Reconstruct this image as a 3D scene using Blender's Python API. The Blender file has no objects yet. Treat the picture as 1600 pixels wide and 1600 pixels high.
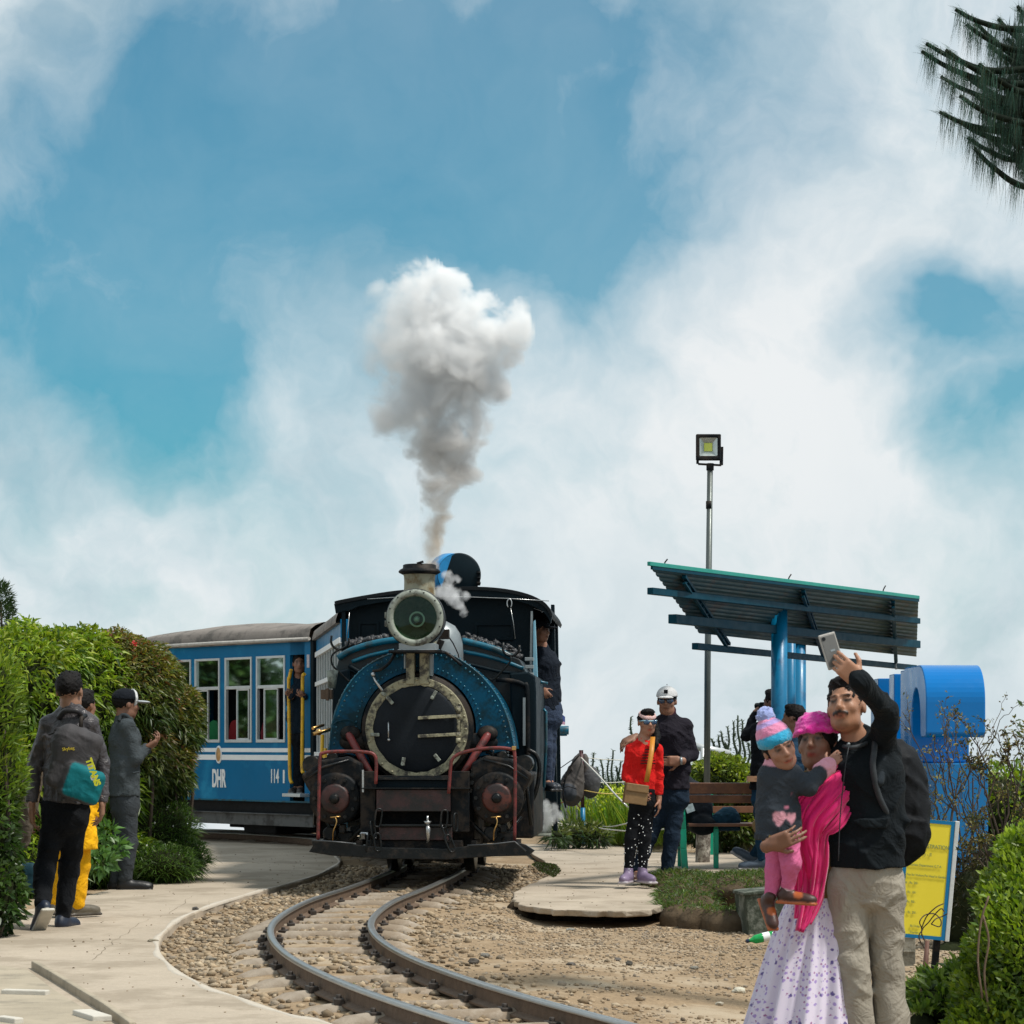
import bpy, bmesh, math, random
import numpy as np
from mathutils import Vector, Matrix, noise

S = bpy.context.scene
COL = S.collection
random.seed(7)
np.random.seed(7)
R = math.radians

# ------------------------------------------------------------------ camera
CH = 1.25            # camera height above the concrete path
FP = 4000.0          # focal length in photo pixels (1600 wide)
HY = 1162.0          # horizon row in the photo
cam_d = bpy.data.cameras.new('camera')
cam_d.lens = 90.0
cam_d.sensor_width = 36.0
cam_d.shift_y = (HY - 800.0) / 1600.0
cam_d.clip_start = 0.1
cam_d.clip_end = 3000.0
cam_d.dof.use_dof = True
cam_d.dof.focus_distance = 20.5
cam_d.dof.aperture_fstop = 16
cam = bpy.data.objects.new('camera', cam_d)
cam.location = (0, 0, CH)
cam.rotation_euler = (R(90), 0, 0)
COL.objects.link(cam)
S.camera = cam

# ------------------------------------------------------------------ view
S.view_settings.view_transform = 'Standard'
S.view_settings.look = 'None'
S.view_settings.gamma = 1.0
S.view_settings.use_curve_mapping = False
S.view_settings.exposure = 0.0

# ------------------------------------------------------------------ node helpers
class NT:
    def __init__(self, tree):
        self.t = tree
    def n(self, typ, **kw):
        nd = self.t.nodes.new(typ)
        for k, v in kw.items():
            if k.startswith('i_'):
                nd.inputs[k[2:].replace('_', ' ')].default_value = v
            else:
                setattr(nd, k, v)
        return nd
    def l(self, a, b):
        self.t.links.new(a, b)
    def val(self, sock, v):
        if isinstance(v, (int, float, tuple, list)):
            sock.default_value = v
        else:
            self.l(v, sock)
    def math(self, op, a, b=None, clamp=False):
        nd = self.n('ShaderNodeMath', operation=op, use_clamp=clamp)
        self.val(nd.inputs[0], a)
        if b is not None:
            self.val(nd.inputs[1], b)
        return nd.outputs[0]
    def mix(self, f, a, b, blend='MIX'):
        nd = self.n('ShaderNodeMix', data_type='RGBA', blend_type=blend)
        self.val(nd.inputs[0], f)
        self.val(nd.inputs[6], a)
        self.val(nd.inputs[7], b)
        return nd.outputs[2]
    def ramp(self, f, stops, interp='LINEAR'):
        nd = self.n('ShaderNodeValToRGB')
        nd.color_ramp.interpolation = interp
        e = nd.color_ramp.elements
        while len(e) < len(stops):
            e.new(0.5)
        for i, (p, c) in enumerate(stops):
            e[i].position = p
            e[i].color = c if isinstance(c, tuple) else (c, c, c, 1)
        self.l(f, nd.inputs[0])
        return nd.outputs[0]
    def noise(self, vec, scale, detail=4, rough=0.55, dist=0.0):
        nd = self.n('ShaderNodeTexNoise')
        nd.inputs['Scale'].default_value = scale
        nd.inputs['Detail'].default_value = detail
        nd.inputs['Roughness'].default_value = rough
        nd.inputs['Distortion'].default_value = dist
        if vec is not None:
            self.l(vec, nd.inputs['Vector'])
        return nd.outputs[0]

def c4(c):
    return (c[0], c[1], c[2], 1.0)

def srgb(r, g, b):
    f = lambda v: ((v / 255 + 0.055) / 1.055) ** 2.4 if v > 10 else v / 255 / 12.92
    return (f(r), f(g), f(b))

# ------------------------------------------------------------------ world (Nishita sky under broken cloud)
SUN_EL, SUN_AZ = R(60), R(112)      # sun stands high on the right, a little behind the camera
W = bpy.data.worlds.new('World')
S.world = W
W.use_nodes = True
W.node_tree.nodes.clear()
w = NT(W.node_tree)
sky = w.n('ShaderNodeTexSky', sky_type='NISHITA', sun_disc=False)
sky.sun_elevation = SUN_EL
sky.sun_rotation = SUN_AZ
tc = w.n('ShaderNodeTexCoord')
dirv = tc.outputs['Generated']
# drift the cloud pattern with noise so that its borders are ragged
nz = w.n('ShaderNodeTexNoise'); nz.inputs['Scale'].default_value = 9.0
nz.inputs['Detail'].default_value = 5; nz.inputs['Roughness'].default_value = 0.55
w.l(dirv, nz.inputs['Vector'])
sub = w.n('ShaderNodeVectorMath', operation='SUBTRACT'); w.l(nz.outputs['Color'], sub.inputs[0]); sub.inputs[1].default_value = (.5, .5, .5)
scl = w.n('ShaderNodeVectorMath', operation='SCALE'); w.l(sub.outputs[0], scl.inputs[0]); scl.inputs['Scale'].default_value = 0.11
add = w.n('ShaderNodeVectorMath', operation='ADD'); w.l(dirv, add.inputs[0]); w.l(scl.outputs[0], add.inputs[1])
wd = add.outputs[0]
def blob(px, py, sx, sy, rot=0.0):
    v = Vector(((px - 800) / FP, 1.0, (HY - py) / FP)).normalized()
    mp = w.n('ShaderNodeMapping', vector_type='TEXTURE')
    mp.inputs['Location'].default_value = v
    mp.inputs['Rotation'].default_value = (0, R(rot), 0)
    mp.inputs['Scale'].default_value = (sx / FP, 0.30, sy / FP)
    w.l(wd, mp.inputs['Vector'])
    g = w.n('ShaderNodeTexGradient', gradient_type='SPHERICAL')
    w.l(mp.outputs[0], g.inputs[0])
    return g.outputs['Fac']
# gaps of clear blue in the cloud
gaps = [(330, 220, 720, 330, -10, .85), (760, 330, 620, 300, -6, .70), (900, 90, 460, 460, 20, .85), (520, 20, 520, 260, 0, .60), (990, 430, 330, 220, 0, .40), (60, 430, 560, 280, 0, .75), (1080, 80, 300, 360, 0, .35),
        (290, 570, 230, 190, -60, .90), (330, 720, 140, 190, 0, .35), (1490, 500, 150, 100, 10, 1.0), (1600, 620, 170, 200, 0, .85), (300, 130, 420, 260, 0, .55), (40, 40, 240, 140, 0, -.35), (270, 440, 200, 120, 0, -.35),
        (1540, 760, 200, 300, 0, .40), (560, 620, 460, 280, 0, .38), (1150, 330, 320, 320, 0, .22), (60, 640, 400, 200, 0, .40), (900, 170, 110, 60, -25, -.3)]
tot = None
for px, py, sx, sy, rot, amp in gaps:
    b_ = w.math('MULTIPLY', blob(px, py, sx, sy, rot), amp)
    tot = b_ if tot is None else w.math('ADD', tot, b_)
n1 = w.noise(wd, 22.0, 6, 0.6)
n2 = w.noise(wd, 7.0, 5, 0.5)
blue = w.math('ADD', w.math('MULTIPLY', tot, 0.92), w.math('MULTIPLY', w.math('SUBTRACT', n1, 0.5), 0.95))
blue = w.math('ADD', blue, w.math('MULTIPLY', w.math('SUBTRACT', n2, 0.5), 0.95))
bluef = w.ramp(blue, [(-0.0, 0.05), (0.25, 0.26), (0.65, 0.58), (1.15, 0.88)])
# cloud brightness: brilliant where thin, bluish grey underneath
n3 = w.noise(wd, 13.0, 7, 0.58, 0.3)
sep = w.n('ShaderNodeSeparateXYZ'); w.l(dirv, sep.inputs[0])
cl = w.ramp(n3, [(0.34, (0.50, 0.62, 0.68, 1)), (0.5, (0.68, 0.77, 0.81, 1)), (0.66, (0.88, 0.91, 0.92, 1))])
bright = w.math('MULTIPLY', blob(1230, 640, 560, 480, 15), 1.2, clamp=True)
cl = w.mix(bright, cl, (0.89, 0.905, 0.91, 1))
low = w.ramp(sep.outputs['Z'], [(0.0, 1.0), (0.14, 0.0)])
cl = w.mix(w.math('MULTIPLY', low, 0.5), cl, (0.76, 0.81, 0.84, 1))
skb = w.n('ShaderNodeVectorMath', operation='MULTIPLY'); w.l(sky.outputs[0], skb.inputs[0]); skb.inputs[1].default_value = (0.0085, 0.078, 0.090)
skc = skb.outputs[0]
veil = w.ramp(w.noise(wd, 4.5, 6, .6, .4), [(0.35, 0.0), (0.7, 0.26)])
skc = w.mix(veil, skc, (0.42, 0.58, 0.66, 1))
full = w.mix(bluef, cl, skc)
bg = w.n('ShaderNodeBackground'); w.l(full, bg.inputs[0]); bg.inputs[1].default_value = 1.0
wo = w.n('ShaderNodeOutputWorld'); w.l(bg.outputs[0], wo.inputs[0])

# ------------------------------------------------------------------ sun through thin cloud
sl = bpy.data.lights.new('sun', 'SUN')
sl.energy = 4.2
sl.angle = R(6)
sl.color = (1.0, 0.95, 0.87)
sun = bpy.data.objects.new('sun', sl)
sd = Vector((math.sin(SUN_AZ) * math.cos(SUN_EL), math.cos(SUN_AZ) * math.cos(SUN_EL), math.sin(SUN_EL)))
sun.rotation_euler = (-sd).to_track_quat('-Z', 'Y').to_euler()
sun.location = (0, 0, 30)
COL.objects.link(sun)
S.cycles.volume_step_rate = 1.0
S.cycles.volume_max_steps = 256
S.cycles.max_bounces = 12
S.cycles.volume_bounces = 8
S.cycles.transparent_max_bounces = 12

# ------------------------------------------------------------------ placing helpers
def P(px, py, D):
    """world point seen at photo pixel (px,py) at depth D"""
    return Vector(((px - 800.0) / FP * D, D, CH - (py - HY) / FP * D))
def G(px, py, z=0.0):
    D = (CH - z) * FP / (py - HY)
    return Vector(((px - 800.0) / FP * D, D, z))

def tag(o, label=None, cat=None, group=None, kind=None):
    if label: o['label'] = label
    if cat: o['category'] = cat
    if group: o['group'] = group
    if kind: o['kind'] = kind
    return o
def empty(name, loc=(0, 0, 0), rz=0.0, label=None, cat=None, group=None):
    o = bpy.data.objects.new(name, None)
    o.location = loc
    o.rotation_euler = (0, 0, rz)
    o.empty_display_size = 0.1
    COL.objects.link(o)
    return tag(o, label, cat, group)
def copy_tree(o, parent=None):
    c = o.copy(); COL.objects.link(c)
    if parent: c.parent = parent
    for ch in list(o.children):
        copy_tree(ch, c)
    return c
def link_mesh(name, me, mats, parent=None):
    for m in (mats if isinstance(mats, (list, tuple)) else [mats]):
        me.materials.append(m)
    o = bpy.data.objects.new(name, me)
    COL.objects.link(o)
    if parent: o.parent = parent
    return o

# ------------------------------------------------------------------ materials
def mat(name, col, rough=0.6, fine=0.0, fsc=70.0, metal=0.0, var=0.12, vscale=6.0, bump=0.15, bscale=40.0, col2=None, c2amt=0.0, c2scale=3.0, spec=0.5, coat=0.0, attr=False, sheen=0.0, sss=0.0, wrk=0.0, wsc=9.0, trans=0.0, alpha=1.0, ior=1.45, emis=None):
    m = bpy.data.materials.new(name)
    m.use_nodes = True
    m.node_tree.nodes.clear()
    t = NT(m.node_tree)
    tcn = t.n('ShaderNodeTexCoord')
    ob = tcn.outputs['Object']
    bs = t.n('ShaderNodeBsdfPrincipled')
    out = t.n('ShaderNodeOutputMaterial')
    t.l(bs.outputs[0], out.inputs[0])
    if attr:
        a = t.n('ShaderNodeAttribute', attribute_name='Col')
        base = a.outputs['Color']
    else:
        base = c4(col)
    f = t.noise(ob, vscale, 5, 0.6)
    f = t.math('MULTIPLY', t.math('SUBTRACT', f, 0.5), var * 4)
    f = t.math('ADD', f, 1.0)
    if fine: f = t.math('ADD', f, t.math('ADD', t.math('MULTIPLY', t.math('SUBTRACT', t.noise(ob, fsc, 3, 0.7), 0.5), fine * 3), t.math('MULTIPLY', t.math('SUBTRACT', t.noise(ob, fsc * .22, 4, 0.7), 0.5), fine * 2)))
    comb = t.n('ShaderNodeCombineXYZ')
    for i in range(3): t.l(f, comb.inputs[i])
    base = t.mix(1.0, base, comb.outputs[0], 'MULTIPLY')
    if col2 is not None:
        g = t.noise(ob, c2scale, 7, 0.68)
        g = t.ramp(g, [(max(0.0, 0.62 - c2amt), 0.0), (min(1.0, 0.72 - c2amt + 0.02), 1.0)])
        base = t.mix(g, base, c4(col2))
    t.l(base, bs.inputs['Base Color'])
    r = t.math('ADD', t.math('MULTIPLY', t.math('SUBTRACT', t.noise(ob, vscale * 2.3, 4), 0.5), 0.35), rough, clamp=True)
    t.l(r, bs.inputs['Roughness'])
    bs.inputs['Metallic'].default_value = metal
    bs.inputs['Specular IOR Level'].default_value = spec
    bs.inputs['Coat Weight'].default_value = coat
    bs.inputs['Sheen Weight'].default_value = sheen
    bs.inputs['Subsurface Weight'].default_value = sss
    if sss: bs.inputs['Subsurface Radius'].default_value = (0.012, 0.005, 0.003)
    bs.inputs['Transmission Weight'].default_value = trans
    bs.inputs['IOR'].default_value = ior
    bs.inputs['Alpha'].default_value = alpha
    if emis:
        bs.inputs['Emission Color'].default_value = c4(emis[0]); bs.inputs['Emission Strength'].default_value = emis[1]
    if bump:
        bn = t.n('ShaderNodeBump')
        bn.inputs['Strength'].default_value = bump
        bn.inputs['Distance'].default_value = 0.01
        hgt = t.noise(ob, bscale, 6, 0.65)
        if wrk:     # cloth creases: ridged, warped noise
            w1 = t.math('SUBTRACT', 1.0, t.math('ABSOLUTE', t.math('MULTIPLY', t.math('SUBTRACT', t.noise(ob, wsc, 3, 0.5, 1.2), 0.5), 6.0)), clamp=True)
            w2 = t.math('SUBTRACT', 1.0, t.math('ABSOLUTE', t.math('MULTIPLY', t.math('SUBTRACT', t.noise(ob, wsc * 2.1, 3, 0.5, 1.6), 0.5), 6.0)), clamp=True)
            hgt = t.math('ADD', t.math('MULTIPLY', hgt, .25), t.math('ADD', t.math('MULTIPLY', w1, wrk), t.math('MULTIPLY', w2, wrk * .45)))
            bn.inputs['Distance'].default_value = 0.012
        t.l(hgt, bn.inputs['Height'])
        t.l(bn.outputs[0], bs.inputs['Normal'])
    return m

def glass_mat(name, tint, rough=0.05, tr=0.55):
    """window glass: partly mirrors the trees opposite, partly lets the inside show"""
    m = bpy.data.materials.new(name); m.use_nodes = True; m.node_tree.nodes.clear(); t = NT(m.node_tree)
    gl = t.n('ShaderNodeBsdfGlossy'); gl.inputs['Roughness'].default_value = rough; gl.inputs['Color'].default_value = (.85, 1, .95, 1)
    tp_ = t.n('ShaderNodeBsdfTransparent'); tp_.inputs[0].default_value = c4(tint)
    mx = t.n('ShaderNodeMixShader'); mx.inputs[0].default_value = 1 - tr; t.l(tp_.outputs[0], mx.inputs[1]); t.l(gl.outputs[0], mx.inputs[2])
    out = t.n('ShaderNodeOutputMaterial'); t.l(mx.outputs[0], out.inputs[0]); return m
def leaf_mat(name, trans=0.35, rough=0.45):
    """leaf colour comes from a per-leaf vertex colour (species and age of the leaf)"""
    m = bpy.data.materials.new(name); m.use_nodes = True; m.node_tree.nodes.clear()
    t = NT(m.node_tree)
    a = t.n('ShaderNodeAttribute', attribute_name='Col')
    bs = t.n('ShaderNodeBsdfPrincipled'); t.l(a.outputs['Color'], bs.inputs['Base Color'])
    bs.inputs['Roughness'].default_value = rough
    bs.inputs['Specular IOR Level'].default_value = 0.45
    tr = t.n('ShaderNodeBsdfTranslucent')
    cc = t.mix(1.0, a.outputs['Color'], (1.3, 1.5, 0.6, 1), 'MULTIPLY'); t.l(cc, tr.inputs[0])
    mx = t.n('ShaderNodeMixShader'); mx.inputs[0].default_value = trans
    t.l(bs.outputs[0], mx.inputs[1]); t.l(tr.outputs[0], mx.inputs[2])
    out = t.n('ShaderNodeOutputMaterial'); t.l(mx.outputs[0], out.inputs[0])
    return m

# ------------------------------------------------------------------ mesh builder
class MB:
    def __init__(self, M=None):
        self.v = []; self.f = []; self.s = []
        self.M = M
    def _add(self, vs, fs, smooth, M=None):
        b = len(self.v)
        if M is not None: vs = [M @ Vector(p) for p in vs]
        if self.M is not None: vs = [self.M @ Vector(p) for p in vs]
        self.v.extend([tuple(p) for p in vs])
        self.f.extend([tuple(b + i for i in f) for f in fs])
        self.s.extend([smooth] * len(fs))
        return self
    def box(self, c, s, rot=None, M=None):
        x, y, z = s[0] / 2, s[1] / 2, s[2] / 2
        vs = [Vector((a, b, d)) for a in (-x, x) for b in (-y, y) for d in (-z, z)]
        if rot is not None:
            rm = Matrix.Rotation(rot[2], 3, 'Z') @ Matrix.Rotation(rot[1], 3, 'Y') @ Matrix.Rotation(rot[0], 3, 'X')
            vs = [rm @ p for p in vs]
        vs = [p + Vector(c) for p in vs]
        return self._add(vs, [(0, 1, 3, 2), (4, 6, 7, 5), (0, 4, 5, 1), (2, 3, 7, 6), (0, 2, 6, 4), (1, 5, 7, 3)], False, M)
    def bx(self, x0, x1, y0, y1, z0, z1):
        return self.box(((x0 + x1) / 2, (y0 + y1) / 2, (z0 + z1) / 2), (abs(x1 - x0), abs(y1 - y0), abs(z1 - z0)))
    def beam(self, a, b, wd, ht, up=(0, 0, 1)):
        a = Vector(a); b = Vector(b); d = (b - a); L = d.length; d.normalize()
        s = d.cross(Vector(up)).normalized(); u = s.cross(d)
        vs = []
        for e in (a, b):
            for sx, sz in ((-1, -1), (1, -1), (1, 1), (-1, 1)):
                vs.append(e + s * (sx * wd / 2) + u * (sz * ht / 2))
        return self._add(vs, [(3, 2, 1, 0), (4, 5, 6, 7), (0, 1, 5, 4), (1, 2, 6, 5), (2, 3, 7, 6), (3, 0, 4, 7)], False)
    def tube(self, pts, r, n=10, caps=True, closed=False):
        pts = [Vector(p) for p in pts]; m = len(pts)
        rs = r if isinstance(r, (list, tuple)) else [r] * m
        vs = []; up = None
        for i, p in enumerate(pts):
            if closed: d = pts[(i + 1) % m] - pts[i - 1]
            else: d = pts[min(i + 1, m - 1)] - pts[max(i - 1, 0)]
            if d.length < 1e-9: d = Vector((0, 0, 1))
            d.normalize()
            if up is None:
                up = Vector((0, 0, 1)) if abs(d.z) < 0.9 else Vector((0, 1, 0))
            s = d.cross(up)
            if s.length < 1e-6: s = d.orthogonal()
            s.normalize(); up = s.cross(d).normalized()
            for k in range(n):
                a = 2 * math.pi * k / n
                vs.append(p + (s * math.cos(a) + up * math.sin(a)) * rs[i])
        fs = []
        for i in range(m if closed else m - 1):
            j = (i + 1) % m
            for k in range(n):
                fs.append((i * n + k, i * n + (k + 1) % n, j * n + (k + 1) % n, j * n + k))
        self._add(vs, fs, True)
        if caps and not closed:
            self._add([vs[k] for k in range(n)], [tuple(range(n))[::-1]], False)
            self._add([vs[(m - 1) * n + k] for k in range(n)], [tuple(range(n))], False)
        return self
    def cyl(self, a, b, r, r2=None, n=24):
        return self.tube([a, b], [r, r if r2 is None else r2], n)
    def lathe(self, prof, c=(0, 0, 0), axis='Z', n=32, smooth=True, a0=0, a1=360):
        """prof: (radius, height) pairs"""
        c = Vector(c); full = abs(a1 - a0) >= 360; m = n if full else n + 1
        vs = []
        for rr, h in prof:
            for k in range(m):
                a = R(a0 + (a1 - a0) * k / n)
                x, y = rr * math.cos(a), rr * math.sin(a)
                if axis == 'Z': p = Vector((x, y, h))
                elif axis == 'Y': p = Vector((x, h, y))
                else: p = Vector((h, x, y))
                vs.append(c + p)
        fs = []
        for i in range(len(prof) - 1):
            for k in range(n if full else n):
                k2 = (k + 1) % m
                fs.append((i * m + k, i * m + k2, (i + 1) * m + k2, (i + 1) * m + k))
        return self._add(vs, fs, smooth)
    def prism(self, poly, d0, d1, axis='Z', smooth=False):
        """poly: 2D outline; extruded along axis"""
        n = len(poly)
        def pt(u, v, d):
            return {'Z': (u, v, d), 'Y': (u, d, v), 'X': (d, u, v)}[axis]
        vs = [pt(u, v, d0) for u, v in poly] + [pt(u, v, d1) for u, v in poly]
        self._add(vs, [tuple(range(n)), tuple(range(2 * n - 1, n - 1, -1))], False)
        return self._add(vs, [(i, (i + 1) % n, n + (i + 1) % n, n + i) for i in range(n)], smooth)
    def band(self, outer, inner, d0, d1, axis='Y', closed=True):
        """flat plate between two outlines of equal length, with thickness"""
        n = len(outer)
        def pt(p, d):
            u, v = p
            return {'Z': (u, v, d), 'Y': (u, d, v), 'X': (d, u, v)}[axis]
        vs = [pt(p, d0) for p in outer] + [pt(p, d0) for p in inner] + [pt(p, d1) for p in outer] + [pt(p, d1) for p in inner]
        f1 = []; f2 = []
        for i in range(n if closed else n - 1):
            j = (i + 1) % n
            f1 += [(i, j, n + j, n + i), (2 * n + i, 3 * n + i, 3 * n + j, 2 * n + j)]
            f2 += [(i, 2 * n + i, 2 * n + j, j), (n + i, n + j, 3 * n + j, 3 * n + i)]
        if not closed:
            f1 += [(0, n, 3 * n, 2 * n), (n - 1, 3 * n - 1, 4 * n - 1, 2 * n - 1)]
        self._add(vs, f1, False)
        return self._add(vs, f2, False)
    def sphere(self, c, r, n=16, m=10, sc=(1, 1, 1)):
        vs = []; c = Vector(c)
        for i in range(m + 1):
            th = math.pi * i / m
            for k in range(n):
                a = 2 * math.pi * k / n
                vs.append(c + Vector((r * sc[0] * math.sin(th) * math.cos(a), r * sc[1] * math.sin(th) * math.sin(a), r * sc[2] * math.cos(th))))
        fs = []
        for i in range(m):
            for k in range(n):
                fs.append((i * n + k, (i + 1) * n + k, (i + 1) * n + (k + 1) % n, i * n + (k + 1) % n))
        return self._add(vs, fs, True)
    def grid(self, rows, smooth=True, closed=False):
        m = len(rows[0]); vs = [p for r_ in rows for p in r_]
        fs = []
        for i in range(len(rows) - 1):
            for k in range(m if closed else m - 1):
                k2 = (k + 1) % m
                fs.append((i * m + k, i * m + k2, (i + 1) * m + k2, (i + 1) * m + k))
        return self._add(vs, fs, smooth)
    def build(self, name, mats, parent=None, bevel=0.0, label=None, fix=True, mod=None):
        me = bpy.data.meshes.new(name)
        me.from_pydata(self.v, [], self.f)
        me.polygons.foreach_set('use_smooth', self.s)
        if fix:
            bm = bmesh.new(); bm.from_mesh(me)
            bmesh.ops.remove_doubles(bm, verts=bm.verts, dist=1e-5)
            bmesh.ops.recalc_face_normals(bm, faces=bm.faces)
            bm.to_mesh(me); bm.free()
        me.update()
        o = link_mesh(name, me, mats, parent)
        if bevel:
            b = o.modifiers.new('bevel', 'BEVEL'); b.width = bevel; b.segments = 2; b.limit_method = 'ANGLE'; b.angle_limit = R(40)
        if label: o['label'] = label
        return o

def mesh_np(name, V, F, cols, m, parent=None, smooth=False):
    """fast mesh from numpy arrays (F: n x 3 or n x 4), per-vertex colours"""
    me = bpy.data.meshes.new(name)
    k = F.shape[1]
    me.vertices.add(len(V)); me.vertices.foreach_set('co', np.ascontiguousarray(V, dtype=np.float32).ravel())
    me.loops.add(F.size); me.loops.foreach_set('vertex_index', np.ascontiguousarray(F, dtype=np.int32).ravel())
    me.polygons.add(len(F)); me.polygons.foreach_set('loop_start', np.arange(0, F.size, k, dtype=np.int32))
    if smooth: me.polygons.foreach_set('use_smooth', np.ones(len(F), dtype=bool))
    me.update(calc_edges=True)
    if cols is not None:
        a = me.color_attributes.new('Col', 'FLOAT_COLOR', 'POINT')
        c = np.ones((len(V), 4), dtype=np.float32); c[:, :3] = cols
        a.data.foreach_set('color', c.ravel())
    return link_mesh(name, me, m, parent)

# ------------------------------------------------------------------ signed-distance modelling (people, bags, cushions)
def unit(v):
    v = np.asarray(v, float); return v / (np.linalg.norm(v) + 1e-12)
def cone(a, b, ra, rb, col=None, k=0.02, side=None, sw=1.0, sd=1.0):
    """tapered capsule; side = direction whose cross section is scaled by sw (the other by sd)"""
    a = np.asarray(a, float); b = np.asarray(b, float)
    L = np.linalg.norm(b - a)
    t = (b - a) / (L + 1e-9) if L > 1e-6 else np.array([0., 0, 1])
    if side is None:
        side = np.cross(t, [0.3, 0.9, 0.2])
    s = np.asarray(side, float); s = s - t * np.dot(s, t); s = unit(s); u = np.cross(t, s)
    mr = max(ra, rb) * max(sw, sd, 1.0)
    lo = np.minimum(a, b) - mr; hi = np.maximum(a, b) + mr
    def f(X):
        d = X - a
        h = d @ t; p = (d @ s) / sw; q = (d @ u) / sd
        hc = np.clip(h, 0, L); r = ra + (rb - ra) * (hc / (L + 1e-9))
        e = (h - hc) / (0.5 * (1 + min(sw, sd)) if min(sw, sd) < 1 else 1.0)
        return (np.sqrt(p * p + q * q + e * e) - r) * min(1.0, sw, sd)
    return dict(f=f, lo=lo, hi=hi, col=col, k=k, op='add')
def ell(c, r, Rm=None, col=None, k=0.02, op='add'):
    c = np.asarray(c, float); r = np.asarray(r, float) if not np.isscalar(r) else np.array([r] * 3, float)
    M = np.eye(3) if Rm is None else np.asarray(Rm, float)
    mr = r.max()
    def f(X):
        d = (X - c) @ M          # local coordinates (columns of M are axes)
        q = d / r
        l = np.sqrt((q * q).sum(-1)); g = np.sqrt(((q / r) ** 2).sum(-1)) + 1e-9
        return l * (l - 1.0) / g
    return dict(f=f, lo=c - mr, hi=c + mr, col=col, k=k, op=op)
def rbox(c, s, rad, Rm=None, col=None, k=0.01, op='add'):
    c = np.asarray(c, float); s = np.asarray(s, float) / 2
    M = np.eye(3) if Rm is None else np.asarray(Rm, float)
    mr = np.linalg.norm(s) + rad
    def f(X):
        q = np.abs((X - c) @ M) - (s - rad)
        return np.sqrt((np.maximum(q, 0) ** 2).sum(-1)) + np.minimum(q.max(-1), 0) - rad
    return dict(f=f, lo=c - mr, hi=c + mr, col=col, k=k, op=op)
def cutplane(n, d, op='cut'):
    """keeps the side where x.n < d"""
    n = unit(n)
    return dict(f=lambda X: X @ n - d, lo=None, hi=None, col=None, k=0, op='clip')

def folds(X, amp, sc, seed):
    p = X * sc
    a = np.sin(p[..., 0] * 1.3 + 2.1 * np.sin(p[..., 2] * 0.9 + seed) + seed)
    b = np.sin(p[..., 2] * 2.2 + 1.7 * np.sin(p[..., 0] * 1.1 + p[..., 1] * 0.8 + seed * 2) + seed * 3)
    c = np.sin(p[..., 1] * 1.7 + p[..., 2] * 1.3 + 1.5 * np.sin(p[..., 0] * 2.0 + seed))
    e = np.sin((p[..., 0] + p[..., 2]) * 3.1 + 2 * np.sin(p[..., 1] * 2.3 + p[..., 2] * 1.9 + seed * 5))
    q1 = p[..., 0] * 1.1 + p[..., 2] * 1.9 + 1.3 * np.sin(p[..., 2] * 0.7 + p[..., 1] + seed) + a * .8
    q2 = -p[..., 0] * 1.4 + p[..., 2] * 1.2 + 1.5 * np.sin(p[..., 0] * 0.8 + seed * 2) + c * .7
    rd = (1 - np.abs(np.sin(q1))) ** 2 * (0.5 + 0.5 * b) + (1 - np.abs(np.sin(q2))) ** 2 * (0.5 - 0.5 * e)
    return amp * (0.35 * a * b + 0.25 * b * c + 0.2 * e * a - 1.0 * rd + .35)

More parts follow.
